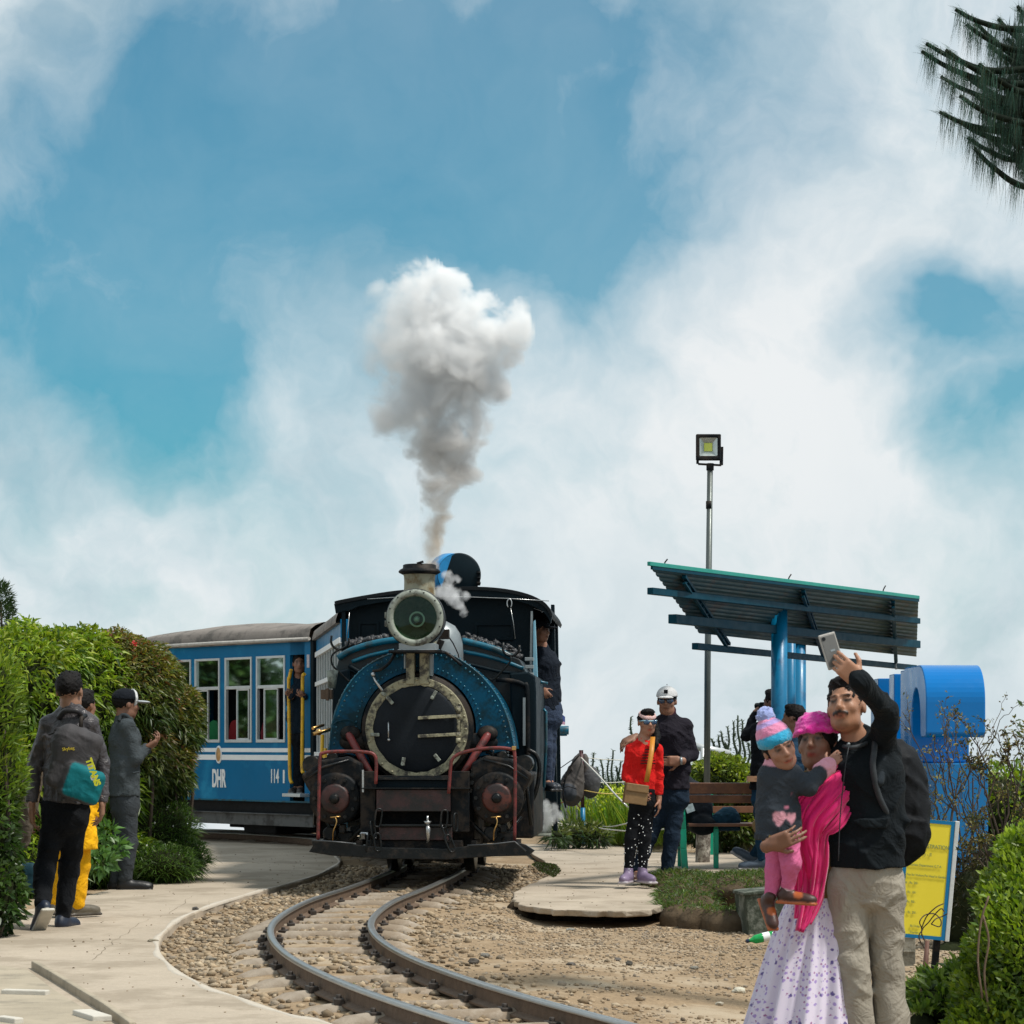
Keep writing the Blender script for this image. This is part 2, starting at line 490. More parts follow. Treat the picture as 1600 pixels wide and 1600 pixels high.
_CO = np.array([[0,0,0],[1,0,0],[0,1,0],[1,1,0],[0,0,1],[1,0,1],[0,1,1],[1,1,1]])
_ED = [(0,1),(2,3),(4,5),(6,7),(0,2),(1,3),(4,6),(5,7),(0,4),(1,5),(2,6),(3,7)]
def sdf_mesh(name, prims, h, m, parent=None, fold=None, box=None, extra=None, paint=None, basecol=(0.5, 0.5, 0.5)):
    los = [p['lo'] for p in prims if p['lo'] is not None and p['op'] == 'add']; his = [p['hi'] for p in prims if p['hi'] is not None and p['op'] == 'add']
    lo = np.min(los, axis=0) - 3 * h; hi = np.max(his, axis=0) + 3 * h
    if box is not None:
        lo = np.maximum(lo, box[0]); hi = np.minimum(hi, box[1])
    n = np.ceil((hi - lo) / h).astype(int) + 1
    ax = [lo[i] + h * np.arange(n[i]) for i in range(3)]
    F = np.full(tuple(n), 0.5, dtype=np.float32)
    C = np.zeros(tuple(n) + (3,), dtype=np.float32) + np.array(basecol, dtype=np.float32)
    for p in prims:
        if p['lo'] is None:
            sl_ = (slice(None),) * 3
        else:
            pad = p['k'] + 3.5 * h
            i0 = np.maximum(((p['lo'] - pad - lo) / h).astype(int), 0); i1 = np.minimum(((p['hi'] + pad - lo) / h).astype(int) + 2, n)
            if (i1 <= i0).any(): continue
            sl_ = tuple(slice(a, b) for a, b in zip(i0, i1))
        X = np.stack(np.meshgrid(*[ax[i][sl_[i]] for i in range(3)], indexing='ij'), -1)
        d = p['f'](X).astype(np.float32)
        f0 = F[sl_]
        if p['op'] == 'add':
            k = p['k']
            near = d < f0
            if k > 0:
                hh = np.clip(0.5 + 0.5 * (f0 - d) / k, 0, 1)
                f1 = f0 * (1 - hh) + d * hh - k * hh * (1 - hh)
            else:
                f1 = np.minimum(f0, d)
            F[sl_] = f1
            if p['col'] is not None:
                cc = C[sl_]; cc[near] = p['col']; C[sl_] = cc
        elif p['op'] == 'sub':
            F[sl_] = np.maximum(f0, -d)
            if p['col'] is not None:
                cc = C[sl_]; cc[np.abs(d) < 2 * h] = p['col']; C[sl_] = cc
        elif p['op'] == 'clip':
            F[sl_] = np.maximum(f0, d)
        elif p['op'] == 'paint':
            cc = C[sl_]; cc[d < 0] = p['col']; C[sl_] = cc
    if fold is not None:
        X = np.stack(np.meshgrid(*ax, indexing='ij'), -1)
        F = F + folds(X, fold[0], fold[1], fold[2]).astype(np.float32)
    if extra is not None:
        X = np.stack(np.meshgrid(*ax, indexing='ij'), -1)
        F = F + extra(X).astype(np.float32)
    ins = F < 0
    cnt = np.zeros(tuple(n - 1), dtype=np.int8)
    for c in _CO:
        cnt += ins[c[0]:n[0]-1+c[0], c[1]:n[1]-1+c[1], c[2]:n[2]-1+c[2]]
    act = (cnt > 0) & (cnt < 8)
    idx = np.argwhere(act)
    if len(idx) == 0:
        return None
    vid = np.full(tuple(n - 1), -1, dtype=np.int64); vid[act] = np.arange(len(idx))
    fv = [F[idx[:,0]+c[0], idx[:,1]+c[1], idx[:,2]+c[2]] for c in _CO]
    acc = np.zeros((len(idx), 3)); num = np.zeros(len(idx))
    for a, b in _ED:
        x = (fv[a] < 0) != (fv[b] < 0)
        t_ = np.where(x, fv[a] / np.where(x, fv[a] - fv[b], 1), 0)
        p_ = _CO[a] + t_[:, None] * (_CO[b] - _CO[a])
        acc += np.where(x[:, None], p_, 0); num += x
    loc = acc / num[:, None]
    V = lo + (idx + loc) * h
    # nearest-corner colour, averaged over the two nearest corners for soft borders
    cr = np.zeros((len(idx), 3))
    ws = np.zeros(len(idx))
    for c in _CO:
        wgt = np.prod(np.where(c == 1, loc, 1 - loc), axis=1)
        cr += C[idx[:,0]+c[0], idx[:,1]+c[1], idx[:,2]+c[2]] * wgt[:, None]; ws += wgt
    cr /= ws[:, None]
    quads = []
    for axn in range(3):
        o1, o2 = [i for i in range(3) if i != axn]
        s0 = [slice(None)] * 3; s1 = [slice(None)] * 3
        s0[axn] = slice(0, -1); s1[axn] = slice(1, None)
        a_ = ins[tuple(s0)]; b_ = ins[tuple(s1)]
        e = np.argwhere(a_ != b_)
        e = e[(e[:, o1] > 0) & (e[:, o2] > 0) & (e[:, o1] < n[o1] - 1) & (e[:, o2] < n[o2] - 1)]
        if not len(e): continue
        fl = a_[e[:,0], e[:,1], e[:,2]]
        q = []
        for d1, d2 in ((-1, -1), (0, -1), (0, 0), (-1, 0)):
            k_ = e.copy(); k_[:, o1] += d1; k_[:, o2] += d2
            q.append(vid[k_[:,0], k_[:,1], k_[:,2]])
        q = np.stack(q, 1)
        flip = fl if axn != 1 else ~fl
        q[~flip] = q[~flip][:, ::-1]
        quads.append(q)
    Q = np.concatenate(quads)
    Q = Q[(Q >= 0).all(1)]
    if paint is not None:
        cr = paint(V, cr)
    return mesh_np(name, V, Q, cr, m, parent, smooth=True)
# ================================================================== GROUND, PATHS, TRACK
def catmull(pts, n=8, closed=False):
    pts = [Vector(p) for p in pts]; out = []
    m = len(pts)
    for i in range(m if closed else m - 1):
        p0 = pts[(i - 1) % m] if closed or i > 0 else pts[0] * 2 - pts[1]
        p1 = pts[i]; p2 = pts[(i + 1) % m]
        p3 = pts[(i + 2) % m] if closed or i + 2 < m else pts[-1] * 2 - pts[-2]
        for k in range(n):
            t = k / n
            out.append(0.5 * ((2 * p1) + (p2 - p0) * t + (2 * p0 - 5 * p1 + 4 * p2 - p3) * t * t + (3 * p1 - p0 - 3 * p2 + p3) * t ** 3))
    if not closed: out.append(pts[-1])
    return out
def inpoly(x, y, poly):
    r = np.zeros(np.shape(x), dtype=bool); n = len(poly); j = n - 1
    for i in range(n):
        xi, yi = poly[i][0], poly[i][1]; xj, yj = poly[j][0], poly[j][1]
        c = ((yi > y) != (yj > y)) & (x < (xj - xi) * (y - yi) / ((yj - yi) + 1e-12) + xi)
        r ^= c; j = i
    return r

RAILZ = 0.10
centre = catmull([(3.9, 3.5, 0), (2.1, 6.4, 0), (0.95, 8.6, 0), (0.13, 10.6, 0), (-0.52, 12.5, 0), (-0.98, 14.4, 0), (-1.22, 16.4, 0), (-1.20, 18.6, 0), (-0.98, 20.8, 0), (-0.80, 23.0, 0), (-0.72, 25.0, 0),
                  (-0.95, 27.5, 0), (-1.55, 30.0, 0), (-2.55, 32.2, 0), (-3.85, 33.9, 0), (-5.5, 35.2, 0), (-7.6, 36.0, 0)], 24)
# resample evenly
def resample(pts, step):
    out = [pts[0].copy()]; acc = 0.0; need = step
    for a, b in zip(pts[:-1], pts[1:]):
        L = (b - a).length; p = 0.0
        while acc + (L - p) >= need:
            p += need - acc; acc = 0.0
            out.append(a.lerp(b, p / L))
        acc += L - p
    return out
centre = resample(centre, 0.08)
CN = np.array([[p.x, p.y] for p in centre])
def track_dist(x, y):
    x = np.asarray(x, float); y = np.asarray(y, float)
    d = np.full(x.shape, 1e9)
    for cx, cy in CN[::3]:
        d = np.minimum(d, (x - cx) ** 2 + (y - cy) ** 2)
    return np.sqrt(d)

pxl = [(700, 1700), (520, 1600), (455, 1585), (390, 1563), (330, 1543), (285, 1520), (258, 1498), (249, 1478), (256, 1458), (290, 1432), (340, 1412), (400, 1394), (455, 1380), (500, 1366), (531, 1349), (527, 1336), (505, 1322), (480, 1312)]
path_r = [G(*p) for p in pxl]
path_l = [(-3.2, 34.6), (-5.6, 36.4), (-7.8, 37.2), (-8.2, 34.5), (-5.2, 32.2), (-4.2, 27.0), (-3.35, 24.2), (-3.55, 20.0), (-4.2, 15.0), (-3.2, 9.5), (-1.4, 7.8)]
path_poly = catmull([(p.x, p.y, 0) for p in path_r], 4) + [Vector((a, b, 0)) for a, b in path_l]
slab_px = [(803, 1402), (812, 1412), (850, 1419), (900, 1422), (960, 1423), (1010, 1421), (1038, 1414)]
slab_poly = catmull([tuple(G(*p)) for p in slab_px], 5) + [Vector(p) for p in [(1.45, 19.6, 0), (1.9, 21.6, 0), (3.6, 21.8, 0), (4.2, 23.0, 0), (4.2, 29, 0), (1.6, 29.5, 0), (1.25, 31.5, 0), (0.15, 32.0, 0), (0.25, 29.0, 0), (0.36, 27.4, 0), (0.39, 25.5, 0)]] + catmull([tuple(G(*p)) for p in [(878, 1358), (850, 1372), (822, 1384), (806, 1394)]], 4)
P_path = [(p.x, p.y) for p in path_poly]; P_slab = [(p.x, p.y) for p in slab_poly]

def fbm(x, y, s, seed=0.0, o=4):
    x = np.asarray(x, float) * s + seed; y = np.asarray(y, float) * s - seed
    r = 0; a = 1; t = 0
    for i in range(o):
        r = r + a * np.sin(x * 1.7 + 1.9 * np.sin(y * 1.3 + i * 1.7)) * np.cos(y * 1.9 + 1.6 * np.sin(x * 1.1 - i))
        t += a; a *= 0.55; x = x * 2.03 + 3.1; y = y * 2.11 - 1.7
    return r / t
def ground_z(x, y):
    x = np.asarray(x, float); y = np.asarray(y, float)
    td = track_dist(x, y)
    z = -0.055 + 0.014 * fbm(x, y, 1.1) + 0.006 * fbm(x, y, 9.0, 4.0)
    z = z + 0.052 * np.clip(1 - td / 0.9, 0, 1) + 0.016 * np.clip(1 - td / 0.9, 0, 1) * fbm(x, y, 2.6, 1.0)
    # worn hollow towards the front right
    fr = np.clip((x - 0.2) / 1.3, 0, 1) * np.clip((19.5 - y) / 7.0, 0, 1)
    z = z - 0.135 * fr * (td > 0.5) * np.clip((td - 0.5) / 0.5, 0, 1)
    z = z - 0.075 * np.clip((21.2 - y) / 1.2, 0, 1) * np.clip((x + .1) / .3, 0, 1) * np.clip((td - .55) / .4, 0, 1) * np.clip((y - 15) / 3, 0, 1)
    # the hilltop falls away beyond
    z = z - np.clip(y - 37.5, 0, None) * 0.75 - np.clip(np.abs(x + 1) - 9.0, 0, None) * 0.55 - np.clip(4 - y, 0, None) * 0.02
    return z
def gz(x, y):
    return float(ground_z(np.array([x]), np.array([y]))[0])

M_dirt = mat('dirt_ground', (0.265, 0.192, 0.120), fine=.40, fsc=55, rough=0.95, var=0.16, vscale=2.5, bump=0.6, bscale=35, col2=(0.37, 0.30, 0.215), c2amt=0.12, c2scale=0.9, spec=0.15)
M_conc = mat('path_concrete', (0.40, 0.338, 0.265), fine=.16, fsc=60, rough=0.9, var=0.10, vscale=1.6, bump=0.35, bscale=70, col2=(0.30, 0.25, 0.19), c2amt=0.15, c2scale=1.4, spec=0.25)
M_conc2 = mat('pale_concrete', (0.36, 0.31, 0.235), rough=0.9, var=0.14, vscale=3, bump=0.5, bscale=50, col2=(0.25, 0.22, 0.17), c2amt=0.12, c2scale=2.2, spec=0.2)
def axis(a, b, fine0, fine1, st, big):
    r_ = list(np.arange(fine0, fine1 + 1e-6, st))
    lo_ = []; v = fine0; s_ = st
    while v > a: s_ *= 1.5; v -= s_; lo_.append(v)
    hi_ = []; v = r_[-1]; s_ = st
    while v < b: s_ *= 1.5; v += s_; hi_.append(v)
    return np.array(lo_[::-1] + r_ + hi_)
gx = axis(-300, 300, -9, 8, 0.07, 8); gy = axis(-200, 400, 5, 39, 0.09, 8)
XX, YY = np.meshgrid(gx, gy, indexing='ij')
ZZ = ground_z(XX, YY)
ZZ = np.maximum(ZZ, -70)
V = np.stack([XX, YY, ZZ], -1).reshape(-1, 3)
ni, nj = XX.shape
I, J = np.meshgrid(np.arange(ni - 1), np.arange(nj - 1), indexing='ij')
F_ = np.stack([I * nj + J, (I + 1) * nj + J, (I + 1) * nj + J + 1, I * nj + J + 1], -1).reshape(-1, 4)
tag(mesh_np('ground', V, F_, None, M_dirt, smooth=True), kind='structure')

def slab(name, poly, top, thick, m, jit=0.012):
    pts = [Vector((p.x + random.uniform(-jit, jit), p.y + random.uniform(-jit, jit) * 2)) for p in poly]
    # edge: slightly crumbled lip
    bm = bmesh.new()
    vt = [bm.verts.new((p.x, p.y, top)) for p in pts]
    f = bm.faces.new(vt)
    r_ = bmesh.ops.extrude_face_region(bm, geom=[f])
    vs = [g for g in r_['geom'] if isinstance(g, bmesh.types.BMVert)]
    bmesh.ops.translate(bm, verts=vs, vec=(0, 0, -thick))
    for v_ in vs:
        v_.co.x += random.uniform(-.02, .02); v_.co.y += random.uniform(0, .04)
    bmesh.ops.recalc_face_normals(bm, faces=bm.faces)
    me = bpy.data.meshes.new(name); bm.to_mesh(me); bm.free()
    o = link_mesh(name, me, m)
    b = o.modifiers.new('bevel', 'BEVEL'); b.width = 0.012; b.segments = 2; b.limit_method = 'ANGLE'; b.angle_limit = R(60)
    return tag(o, kind='structure')
slab('path', path_poly, 0.0, 0.30, M_conc)
er = [Vector((p.x, p.y)) for p in path_poly[:len(path_r) * 4 - 3]]; mbk = MB()
e_rows = []
for i, p in enumerate(er):
    t = (er[min(i + 1, len(er) - 1)] - er[max(i - 1, 0)]).normalized(); nn_ = Vector((-t.y, t.x)); w_ = .035 + .015 * math.sin(i * 1.3)
    e_rows.append([Vector((p.x + nn_.x * .006, p.y + nn_.y * .006, -.02)), Vector((p.x + nn_.x * .004, p.y + nn_.y * .004, .0025)), Vector((p.x + nn_.x * w_, p.y + nn_.y * w_ * 2, .003)), Vector((p.x + nn_.x * (w_ + .01), p.y + nn_.y * (w_ + .01) * 2, -.01))])
mbk.grid(e_rows, True); tag(mbk.build('kerb', mat('pale_cement_lip', (.48, .43, .36), rough=.9, var=.14, vscale=5, bump=.4, bscale=50, col2=(.42, .37, .30), c2amt=.14, c2scale=5)), kind='structure')
slab('pavement', slab_poly, 0.0, 0.05, M_conc, .022)
rk_ = random.Random(12); mb = MB()
for pts in ([(300, 1400), (270, 1425), (225, 1440), (180, 1470), (150, 1500)], [(380, 1345), (430, 1352), (480, 1350), (528, 1346)], [(1000, 1350), (960, 1372), (900, 1385), (830, 1398)]):
    q = catmull([G(x, y, .0) for x, y in pts], 9); rw = []
    for i, p in enumerate(q):
        j = rk_.uniform(-.02, .02); w_ = rk_.uniform(.001, .0035); rw.append([Vector((p.x + j, p.y + j * 2, .0022)), Vector((p.x + j + w_, p.y + j * 2 + w_ * 3, .0022))])
    mb.grid(rw, False)
tag(mb.build('path_cracks', mat('crack_dirt', (.17, .14, .10), rough=1, var=.3, spec=.05), fix=False), kind='structure')
# older stepped slabs at the bottom left
old = [G(0, 1508, .02), G(45, 1515, .02), G(85, 1545, .02), G(125, 1570, .02), G(170, 1600, .02), G(230, 1660, .02), G(0, 1700, .02), G(-150, 1600, .02)]
slab('pavement.001', old, 0.022, 0.2, M_conc2, 0.004)
stripmb = MB()
a_ = [G(48, 1513), G(80, 1532), G(118, 1556), G(160, 1582), G(200, 1612)]
for i in range(4):
    p, q = a_[i], a_[i + 1]
    stripmb.beam((p.x + .02, p.y, 0.016), (q.x + .02, q.y, 0.016), 0.035, 0.055)
tag(stripmb.build('kerb', M_conc2, bevel=0.008), kind='structure')
mb = MB()
for (x0, y0, x1, y1, w_) in [(5, 1550, 75, 1552, .05), (128, 1582, 160, 1592, .09), (0, 1592, 30, 1596, .05)]:
    p = G(x0, y0, .03); q = G(x1, y1, .03); mb.beam((p.x, p.y, .03), (q.x, q.y, .03), w_, 0.03)
tag(mb.build('pavement.002', mat('white_mortar', (0.52, 0.49, 0.43), rough=0.9, var=.1, bump=.3), bevel=.006), kind='structure')

# ------------------------------------------------------------------ railway track
M_rail = mat('rail_steel', (0.46, 0.45, 0.43), rough=0.36, metal=1.0, var=0.08, vscale=9, bump=0.08)
M_rust = mat('rusty_steel', (0.14, 0.095, 0.065), rough=0.75, metal=0.35, var=0.25, vscale=18, bump=0.5, bscale=60)
M_sleep = mat('dusty_sleeper', (0.30, 0.25, 0.195), rough=0.85, var=0.25, vscale=7, bump=0.5, bscale=45, col2=(0.22, 0.17, 0.12), c2amt=0.18, c2scale=4)
M_clip = mat('greasy_iron', (0.045, 0.036, 0.03), rough=0.6, metal=0.3, var=0.2, bump=0.4)
track = empty('railway_track', (0, 0, 0), 0, 'narrow gauge railway track curving in an S towards the blue train', 'railway track')
def frame(i):
    a = centre[max(i - 1, 0)]; b = centre[min(i + 1, len(centre) - 1)]
    t = (b - a).normalized(); return t, Vector((t.y, -t.x, 0))
GA = 0.315
for sgn in (-1, 1):
    web = MB(); head = MB(); rw = []; rh = []
    for i, p in enumerate(centre):
        t, s_ = frame(i); c = p + s_ * (sgn * GA); zt = RAILZ
        prof_h = [(-.021, -.020), (-.022, -.006), (-.016, 0), (.016, 0), (.022, -.006), (.021, -.020)]
        prof_w = [(-.048, -.105), (-.048, -.095), (-.008, -.082), (-.008, -.026), (-.022, -.0185), (.022, -.0185), (.008, -.026), (.008, -.082), (.048, -.095), (.048, -.105)]
        rh.append([c + s_ * u + Vector((0, 0, zt + v)) for u, v in prof_h]); rw.append([c + s_ * u + Vector((0, 0, zt + v)) for u, v in prof_w])
    head.grid(rh, True); web.grid(rw, False)
    r_o = web.build('rail', M_rust, track, fix=False)
    head.build('rail_head', M_rail, r_o, fix=False)
proto_s = None; clip_me = None
stp = 8
for n_, i in enumerate(range(4, len(centre) - 4, stp)):
    t, s_ = frame(i); p = centre[i]
    ang = math.atan2(s_.y, s_.x)
    if proto_s is None:
        mb = MB(); rows = []
        for k in range(13):
            u = -0.60 + 1.2 * k / 12
            e = max(0, (abs(u) - 0.42) / 0.18); drop = 0.055 * e * e; wd = 0.070 * (1 + 0.1 * e)
            rows.append([(u, wd * math.cos(a), -0.052 - drop + 0.048 * math.sin(a)) for a in [R(180 - 20 * j) for j in range(10)]] )
        mb.grid(rows, True)
        proto_s = mb.build('sleeper', M_sleep, track, fix=False); so = proto_s
        cm = MB(); cm.box((0, 0, 0), (0.05, 0.09, 0.035)); cm.cyl((0, 0, 0), (0, 0, .035), 0.016, .014, 6)
        co = cm.build('rail_clip', M_clip, track, bevel=.004); clip_me = co; first = True
    else:
        so = proto_s.copy(); COL.objects.link(so); first = False
    so.location = (p.x, p.y, random.uniform(-0.012, 0.010) + 0.024); so.rotation_euler = (0, 0, ang + random.uniform(-.02, .02))
    for g_ in (-1, 1):
        for o_ in (-1, 1):
            if p.y > 26: continue
            c_ = clip_me if (first and g_ == -1 and o_ == -1) else clip_me.copy()
            if c_ is not clip_me: COL.objects.link(c_)
            q = p + s_ * (g_ * GA + o_ * 0.052)
            c_.location = (q.x, q.y, 0.015); c_.rotation_euler = (0, 0, ang + random.uniform(-.3, .3))

# ------------------------------------------------------------------ stones
ico = bmesh.new(); bmesh.ops.create_icosphere(ico, subdivisions=1, radius=1.0)
IV = np.array([v.co[:] for v in ico.verts]); IF = np.array([[v.index for v in f.verts] for f in ico.faces]); ico.free()
shapes = []
rng = np.random.RandomState(5)
for k in range(10):
    s_ = IV * (1 + rng.uniform(-.28, .28, (len(IV), 1))) * np.array([1.0, rng.uniform(.6, .9), rng.uniform(.4, .7)])
    shapes.append(s_)
def stones(name, xs, ys, rs, zoff, cols, m, kind='stuff', hfn=ground_z):
    n_ = len(xs); zs = hfn(xs, ys)
    k = rng.randint(0, len(shapes), n_); B = np.array(shapes)[k]
    a = rng.uniform(0, 6.28, n_); b = rng.uniform(-.5, .5, n_)
    ca, sa, cb, sb = np.cos(a), np.sin(a), np.cos(b), np.sin(b)
    x, y, z = B[..., 0], B[..., 1], B[..., 2]
    y2 = y * cb[:, None] - z * sb[:, None]; z2 = y * sb[:, None] + z * cb[:, None]
    x3 = x * ca[:, None] - y2 * sa[:, None]; y3 = x * sa[:, None] + y2 * ca[:, None]
    Vv = np.stack([x3 * rs[:, None] + xs[:, None], y3 * rs[:, None] + ys[:, None], z2 * rs[:, None] + (zs + rs * zoff)[:, None]], -1).reshape(-1, 3)
    Ff = (IF[None] + (np.arange(n_) * len(IV))[:, None, None]).reshape(-1, 3)
    cc = np.repeat(cols, len(IV), axis=0)
    o = mesh_np(name, Vv, Ff, cc, m)
    return tag(o, kind=kind)
M_stone = mat('stone', (0.3, 0.27, 0.22), rough=0.88, var=0.16, vscale=20, bump=0.5, bscale=90, attr=True, spec=0.3)
pal = np.array([[.34, .27, .19], [.42, .35, .26], [.27, .22, .16], [.22, .19, .15], [.47, .41, .32], [.30, .27, .23], [.36, .30, .22]])
def pick(n_): return pal[rng.randint(0, len(pal), n_)] * rng.uniform(.75, 1.15, (n_, 1)) * np.array([.84, .77, .68])
X_ = rng.uniform(-3.2, 2.6, 100000); Y_ = rng.uniform(9.3, 27, 100000)
td = track_dist(X_, Y_)
side = np.zeros_like(X_)
cxs = np.interp(Y_, CN[:, 1], CN[:, 0]); side = X_ - cxs
bare = inpoly(X_, Y_, P_path) | inpoly(X_, Y_, P_slab)
clump = fbm(X_, Y_, 2.3, 7.0)
p_ = np.where(side < 0, 0.40, 0.40 * np.exp(-np.clip(td - 0.35, 0, None) * 3.4)) * (1 + 0.8 * clump)
p_ = np.where(td < 0.55, 0.15 + 0.5 * clump, p_)
p_ = np.where((Y_ > 21) & (side > 0) & (X_ < 0.4), 0.75, p_)
p_ = np.where((Y_ < 12.2) & (side < 0.2), p_ + .25, p_)
p_ *= (td < 3.6)
railhit = np.abs(td - GA) < 0.05
sel = (~bare) & (~railhit) & (rng.uniform(0, 1, len(X_)) < p_)
X_, Y_ = X_[sel], Y_[sel]
rs = 0.011 + 0.034 * rng.beta(1.1, 3.6, len(X_)) 
stones('gravel', X_, Y_, rs, 0.25, pick(len(X_)), M_stone)
# small chips over the dirt on the right
X2 = rng.uniform(-0.6, 4.2, 34000); Y2 = rng.uniform(9.5, 20.4, 34000)
sel = (~inpoly(X2, Y2, P_slab)) & (track_dist(X2, Y2) > 0.55) & (X2 > np.interp(Y2, CN[:, 1], CN[:, 0]))
dens = np.clip(0.35 + 0.9 * fbm(X2, Y2, 1.3, 2.0) + 0.5 * np.clip((Y2 - 13.5) / 4, 0, 1) * (X2 > -.1), 0.06, 1) 
sel &= rng.uniform(0, 1, len(X2)) < dens
X2, Y2 = X2[sel], Y2[sel]
stones('gravel', X2, Y2, 0.006 + 0.02 * rng.beta(1.0, 4.5, len(X2)), 0.2, pick(len(X2)) * np.array([1.05, 1.05, 1.08]), M_stone)
X3_ = rng.uniform(-4.5, 1.6, 5000); Y3_ = rng.uniform(10, 30, 5000); sel = inpoly(X3_, Y3_, P_path) | inpoly(X3_, Y3_, P_slab); sel &= rng.uniform(0, 1, 5000) < np.where(track_dist(X3_, Y3_) < 1.5, .30, .12)
X3_, Y3_ = X3_[sel], Y3_[sel]; stones('grit', X3_, Y3_, .004 + .011 * rng.beta(1, 4, len(X3_)), .3, pick(len(X3_)) * .8, M_stone, hfn=lambda a, b: np.zeros_like(a))
# loose stones one can point at
def rock(px, py, w_px, col, label, on=0.0, flat=0.55):
    p = G(px, py, on); s_ = w_px / (FP / p.y) / 2
    bmn = bmesh.new(); bmesh.ops.create_icosphere(bmn, subdivisions=2, radius=1.0)
    sd_ = rng.uniform(0, 50)
    for v in bmn.verts:
        nn = noise.noise(v.co * 1.4 + Vector((sd_, 0, 0)))
        v.co = v.co * (1 + 0.38 * nn); v.co.z *= flat; v.co.y *= .8
        v.co *= s_
    me = bpy.data.meshes.new('stone'); bmn.to_mesh(me); bmn.free()
    o = link_mesh('stone', me, mat('stone_%d' % len(bpy.data.materials), col, rough=.9, var=.2, vscale=30, bump=.6, bscale=90))
    o.location = (p.x, p.y, (on if on == 0.0 else gz(p.x, p.y)) + s_ * flat * .5); o.rotation_euler = (0, 0, rng.uniform(0, 3))
    tag(o, label, 'stone')
rock(305, 1422, 13, (.06, .055, .05), 'small dark stone lying alone in the middle of the concrete path')
rock(238, 1471, 17, (.22, .19, .14), 'flat brown stone on the concrete path at the bulge of the gravel', 0.0, .3)
rock(333, 1505, 18, (.10, .09, .07), 'dark stone in the gravel left of the left rail', -.05)
rock(588, 1394, 13, (.20, .12, .07), 'reddish stone lying on a sleeper between the rails', -.01)
rock(740, 1513, 22, (.07, .06, .05), 'dark stone on the dirt just right of the right rail', -.08)
rock(758, 1502, 18, (.17, .16, .14), 'grey stone behind the dark one right of the right rail', -.08)
rock(983, 1508, 15, (.06, .055, .045), 'dark pointed stone in the middle of the dirt patch', -.1)
rock(965, 1500, 13, (.11, .10, .09), 'grey brown stone on the dirt patch beside the dark pointed one', -.1)
rock(1155, 1550, 22, (.50, .47, .38), 'pale rounded stone on the dirt in front of the flowered skirt', -.14)
rock(1124, 1572, 15, (.42, .38, .30), 'small pale stone on the dirt below the larger pale one', -.14)
rock(892, 1515, 17, (.10, .09, .08), 'dark flat stone on the dirt patch near the slab', -.08, .35)
rock(1085, 1512, 13, (.20, .19, .16), 'greenish grey stone on the dirt below the grass bank', -.12)
rock(891, 1440, 17, (.22, .22, .20), 'flat grey stone on the dirt under the slab edge', -.07, .3)
# ================================================================== STEAM LOCOMOTIVE
LX, LY, LYAW = -0.81, 21.6, R(-3.4)
loco = empty('steam_locomotive', (LX, LY, 0), LYAW, 'blue and black saddle tank steam locomotive with a large round headlight', 'locomotive')
_ax = Vector((math.cos(LYAW), math.sin(LYAW), 0)); _ay = Vector((-math.sin(LYAW), math.cos(LYAW), 0))
def Lp(px, py, d):
    """point in the engine's own frame: seen at (px,py), d metres behind the buffer plane"""
    ray = Vector(((px - 800.0) / FP, 1.0, -(py - HY) / FP)); o = Vector((0 - LX, 0 - LY, CH))
    t = (d - o.dot(_ay)) / ray.dot(_ay)
    q = o + ray * t
    return Vector((q.dot(_ax), d, q.z))
def Lsz(px, d):      # pixels to metres at depth d
    return px * (LY + d) / FP

M_tank = mat('loco_blue_paint', srgb(2, 70, 98), rough=0.36, var=0.16, vscale=3.0, bump=0.10, bscale=14, col2=(0.004, 0.026, 0.038), c2amt=0.17, c2scale=3.2, spec=0.15)
M_teal = mat('teal_paint', srgb(3, 92, 116), rough=0.35, var=0.15, vscale=5, bump=0.1, col2=(0.02, 0.05, 0.06), c2amt=0.13, c2scale=6)
M_blk = mat('soot_black', (0.006, 0.008, 0.010), rough=0.55, spec=0.14, var=0.35, vscale=5, bump=0.35, bscale=30, col2=(0.030, 0.024, 0.02), c2amt=0.17, c2scale=6)
M_blk2 = mat('oily_black', (0.006, 0.008, 0.009), spec=0.3, rough=0.32, var=0.3, vscale=9, bump=0.25, bscale=50, col2=(0.03, 0.024, 0.02), c2amt=0.10, c2scale=9)
M_cab = mat('cab_dark_tone', (0.004, 0.011, 0.016), rough=0.5, spec=0.12, var=0.25, vscale=3, bump=0.15)
M_cream = mat('worn_cream_paint', (0.29, 0.27, 0.175), rough=0.6, var=0.25, vscale=9, bump=0.6, bscale=40, col2=(0.05, 0.045, 0.035), c2amt=0.15, c2scale=11)
M_greyp = mat('grey_green_paint', (0.24, 0.265, 0.225), rough=0.5, var=0.2, vscale=9, bump=0.5, bscale=50, col2=(0.07, 0.07, 0.06), c2amt=0.13, c2scale=12)
M_red = mat('faded_red_paint', (0.15, 0.026, 0.024), rough=0.42, var=0.25, vscale=14, bump=0.3, col2=(0.06, 0.02, 0.018), c2amt=0.14, c2scale=12)
M_mar = mat('maroon_beam', (0.055, 0.024, 0.024), rough=0.5, var=0.3, vscale=6, bump=0.35, col2=(0.018, 0.016, 0.016), c2amt=0.2, c2scale=5)
M_silver = mat('silver_dome', (0.27, 0.30, 0.31), rough=0.42, metal=0.6, var=0.15, vscale=6, bump=0.15)
M_brass = mat('brass', (0.55, 0.33, 0.12), rough=0.35, metal=1.0, var=0.2)
M_steel = mat('bright_steel', (0.45, 0.46, 0.46), rough=0.3, metal=0.9, var=0.2, vscale=20)
M_lens = mat('green_glass', (0.015, 0.05, 0.03), rough=0.08, var=0.1, bump=0.0, spec=0.8, coat=0.6)
M_beamk = mat('worn_black_edge', (.05,.055,.06), rough=.4, var=.3)
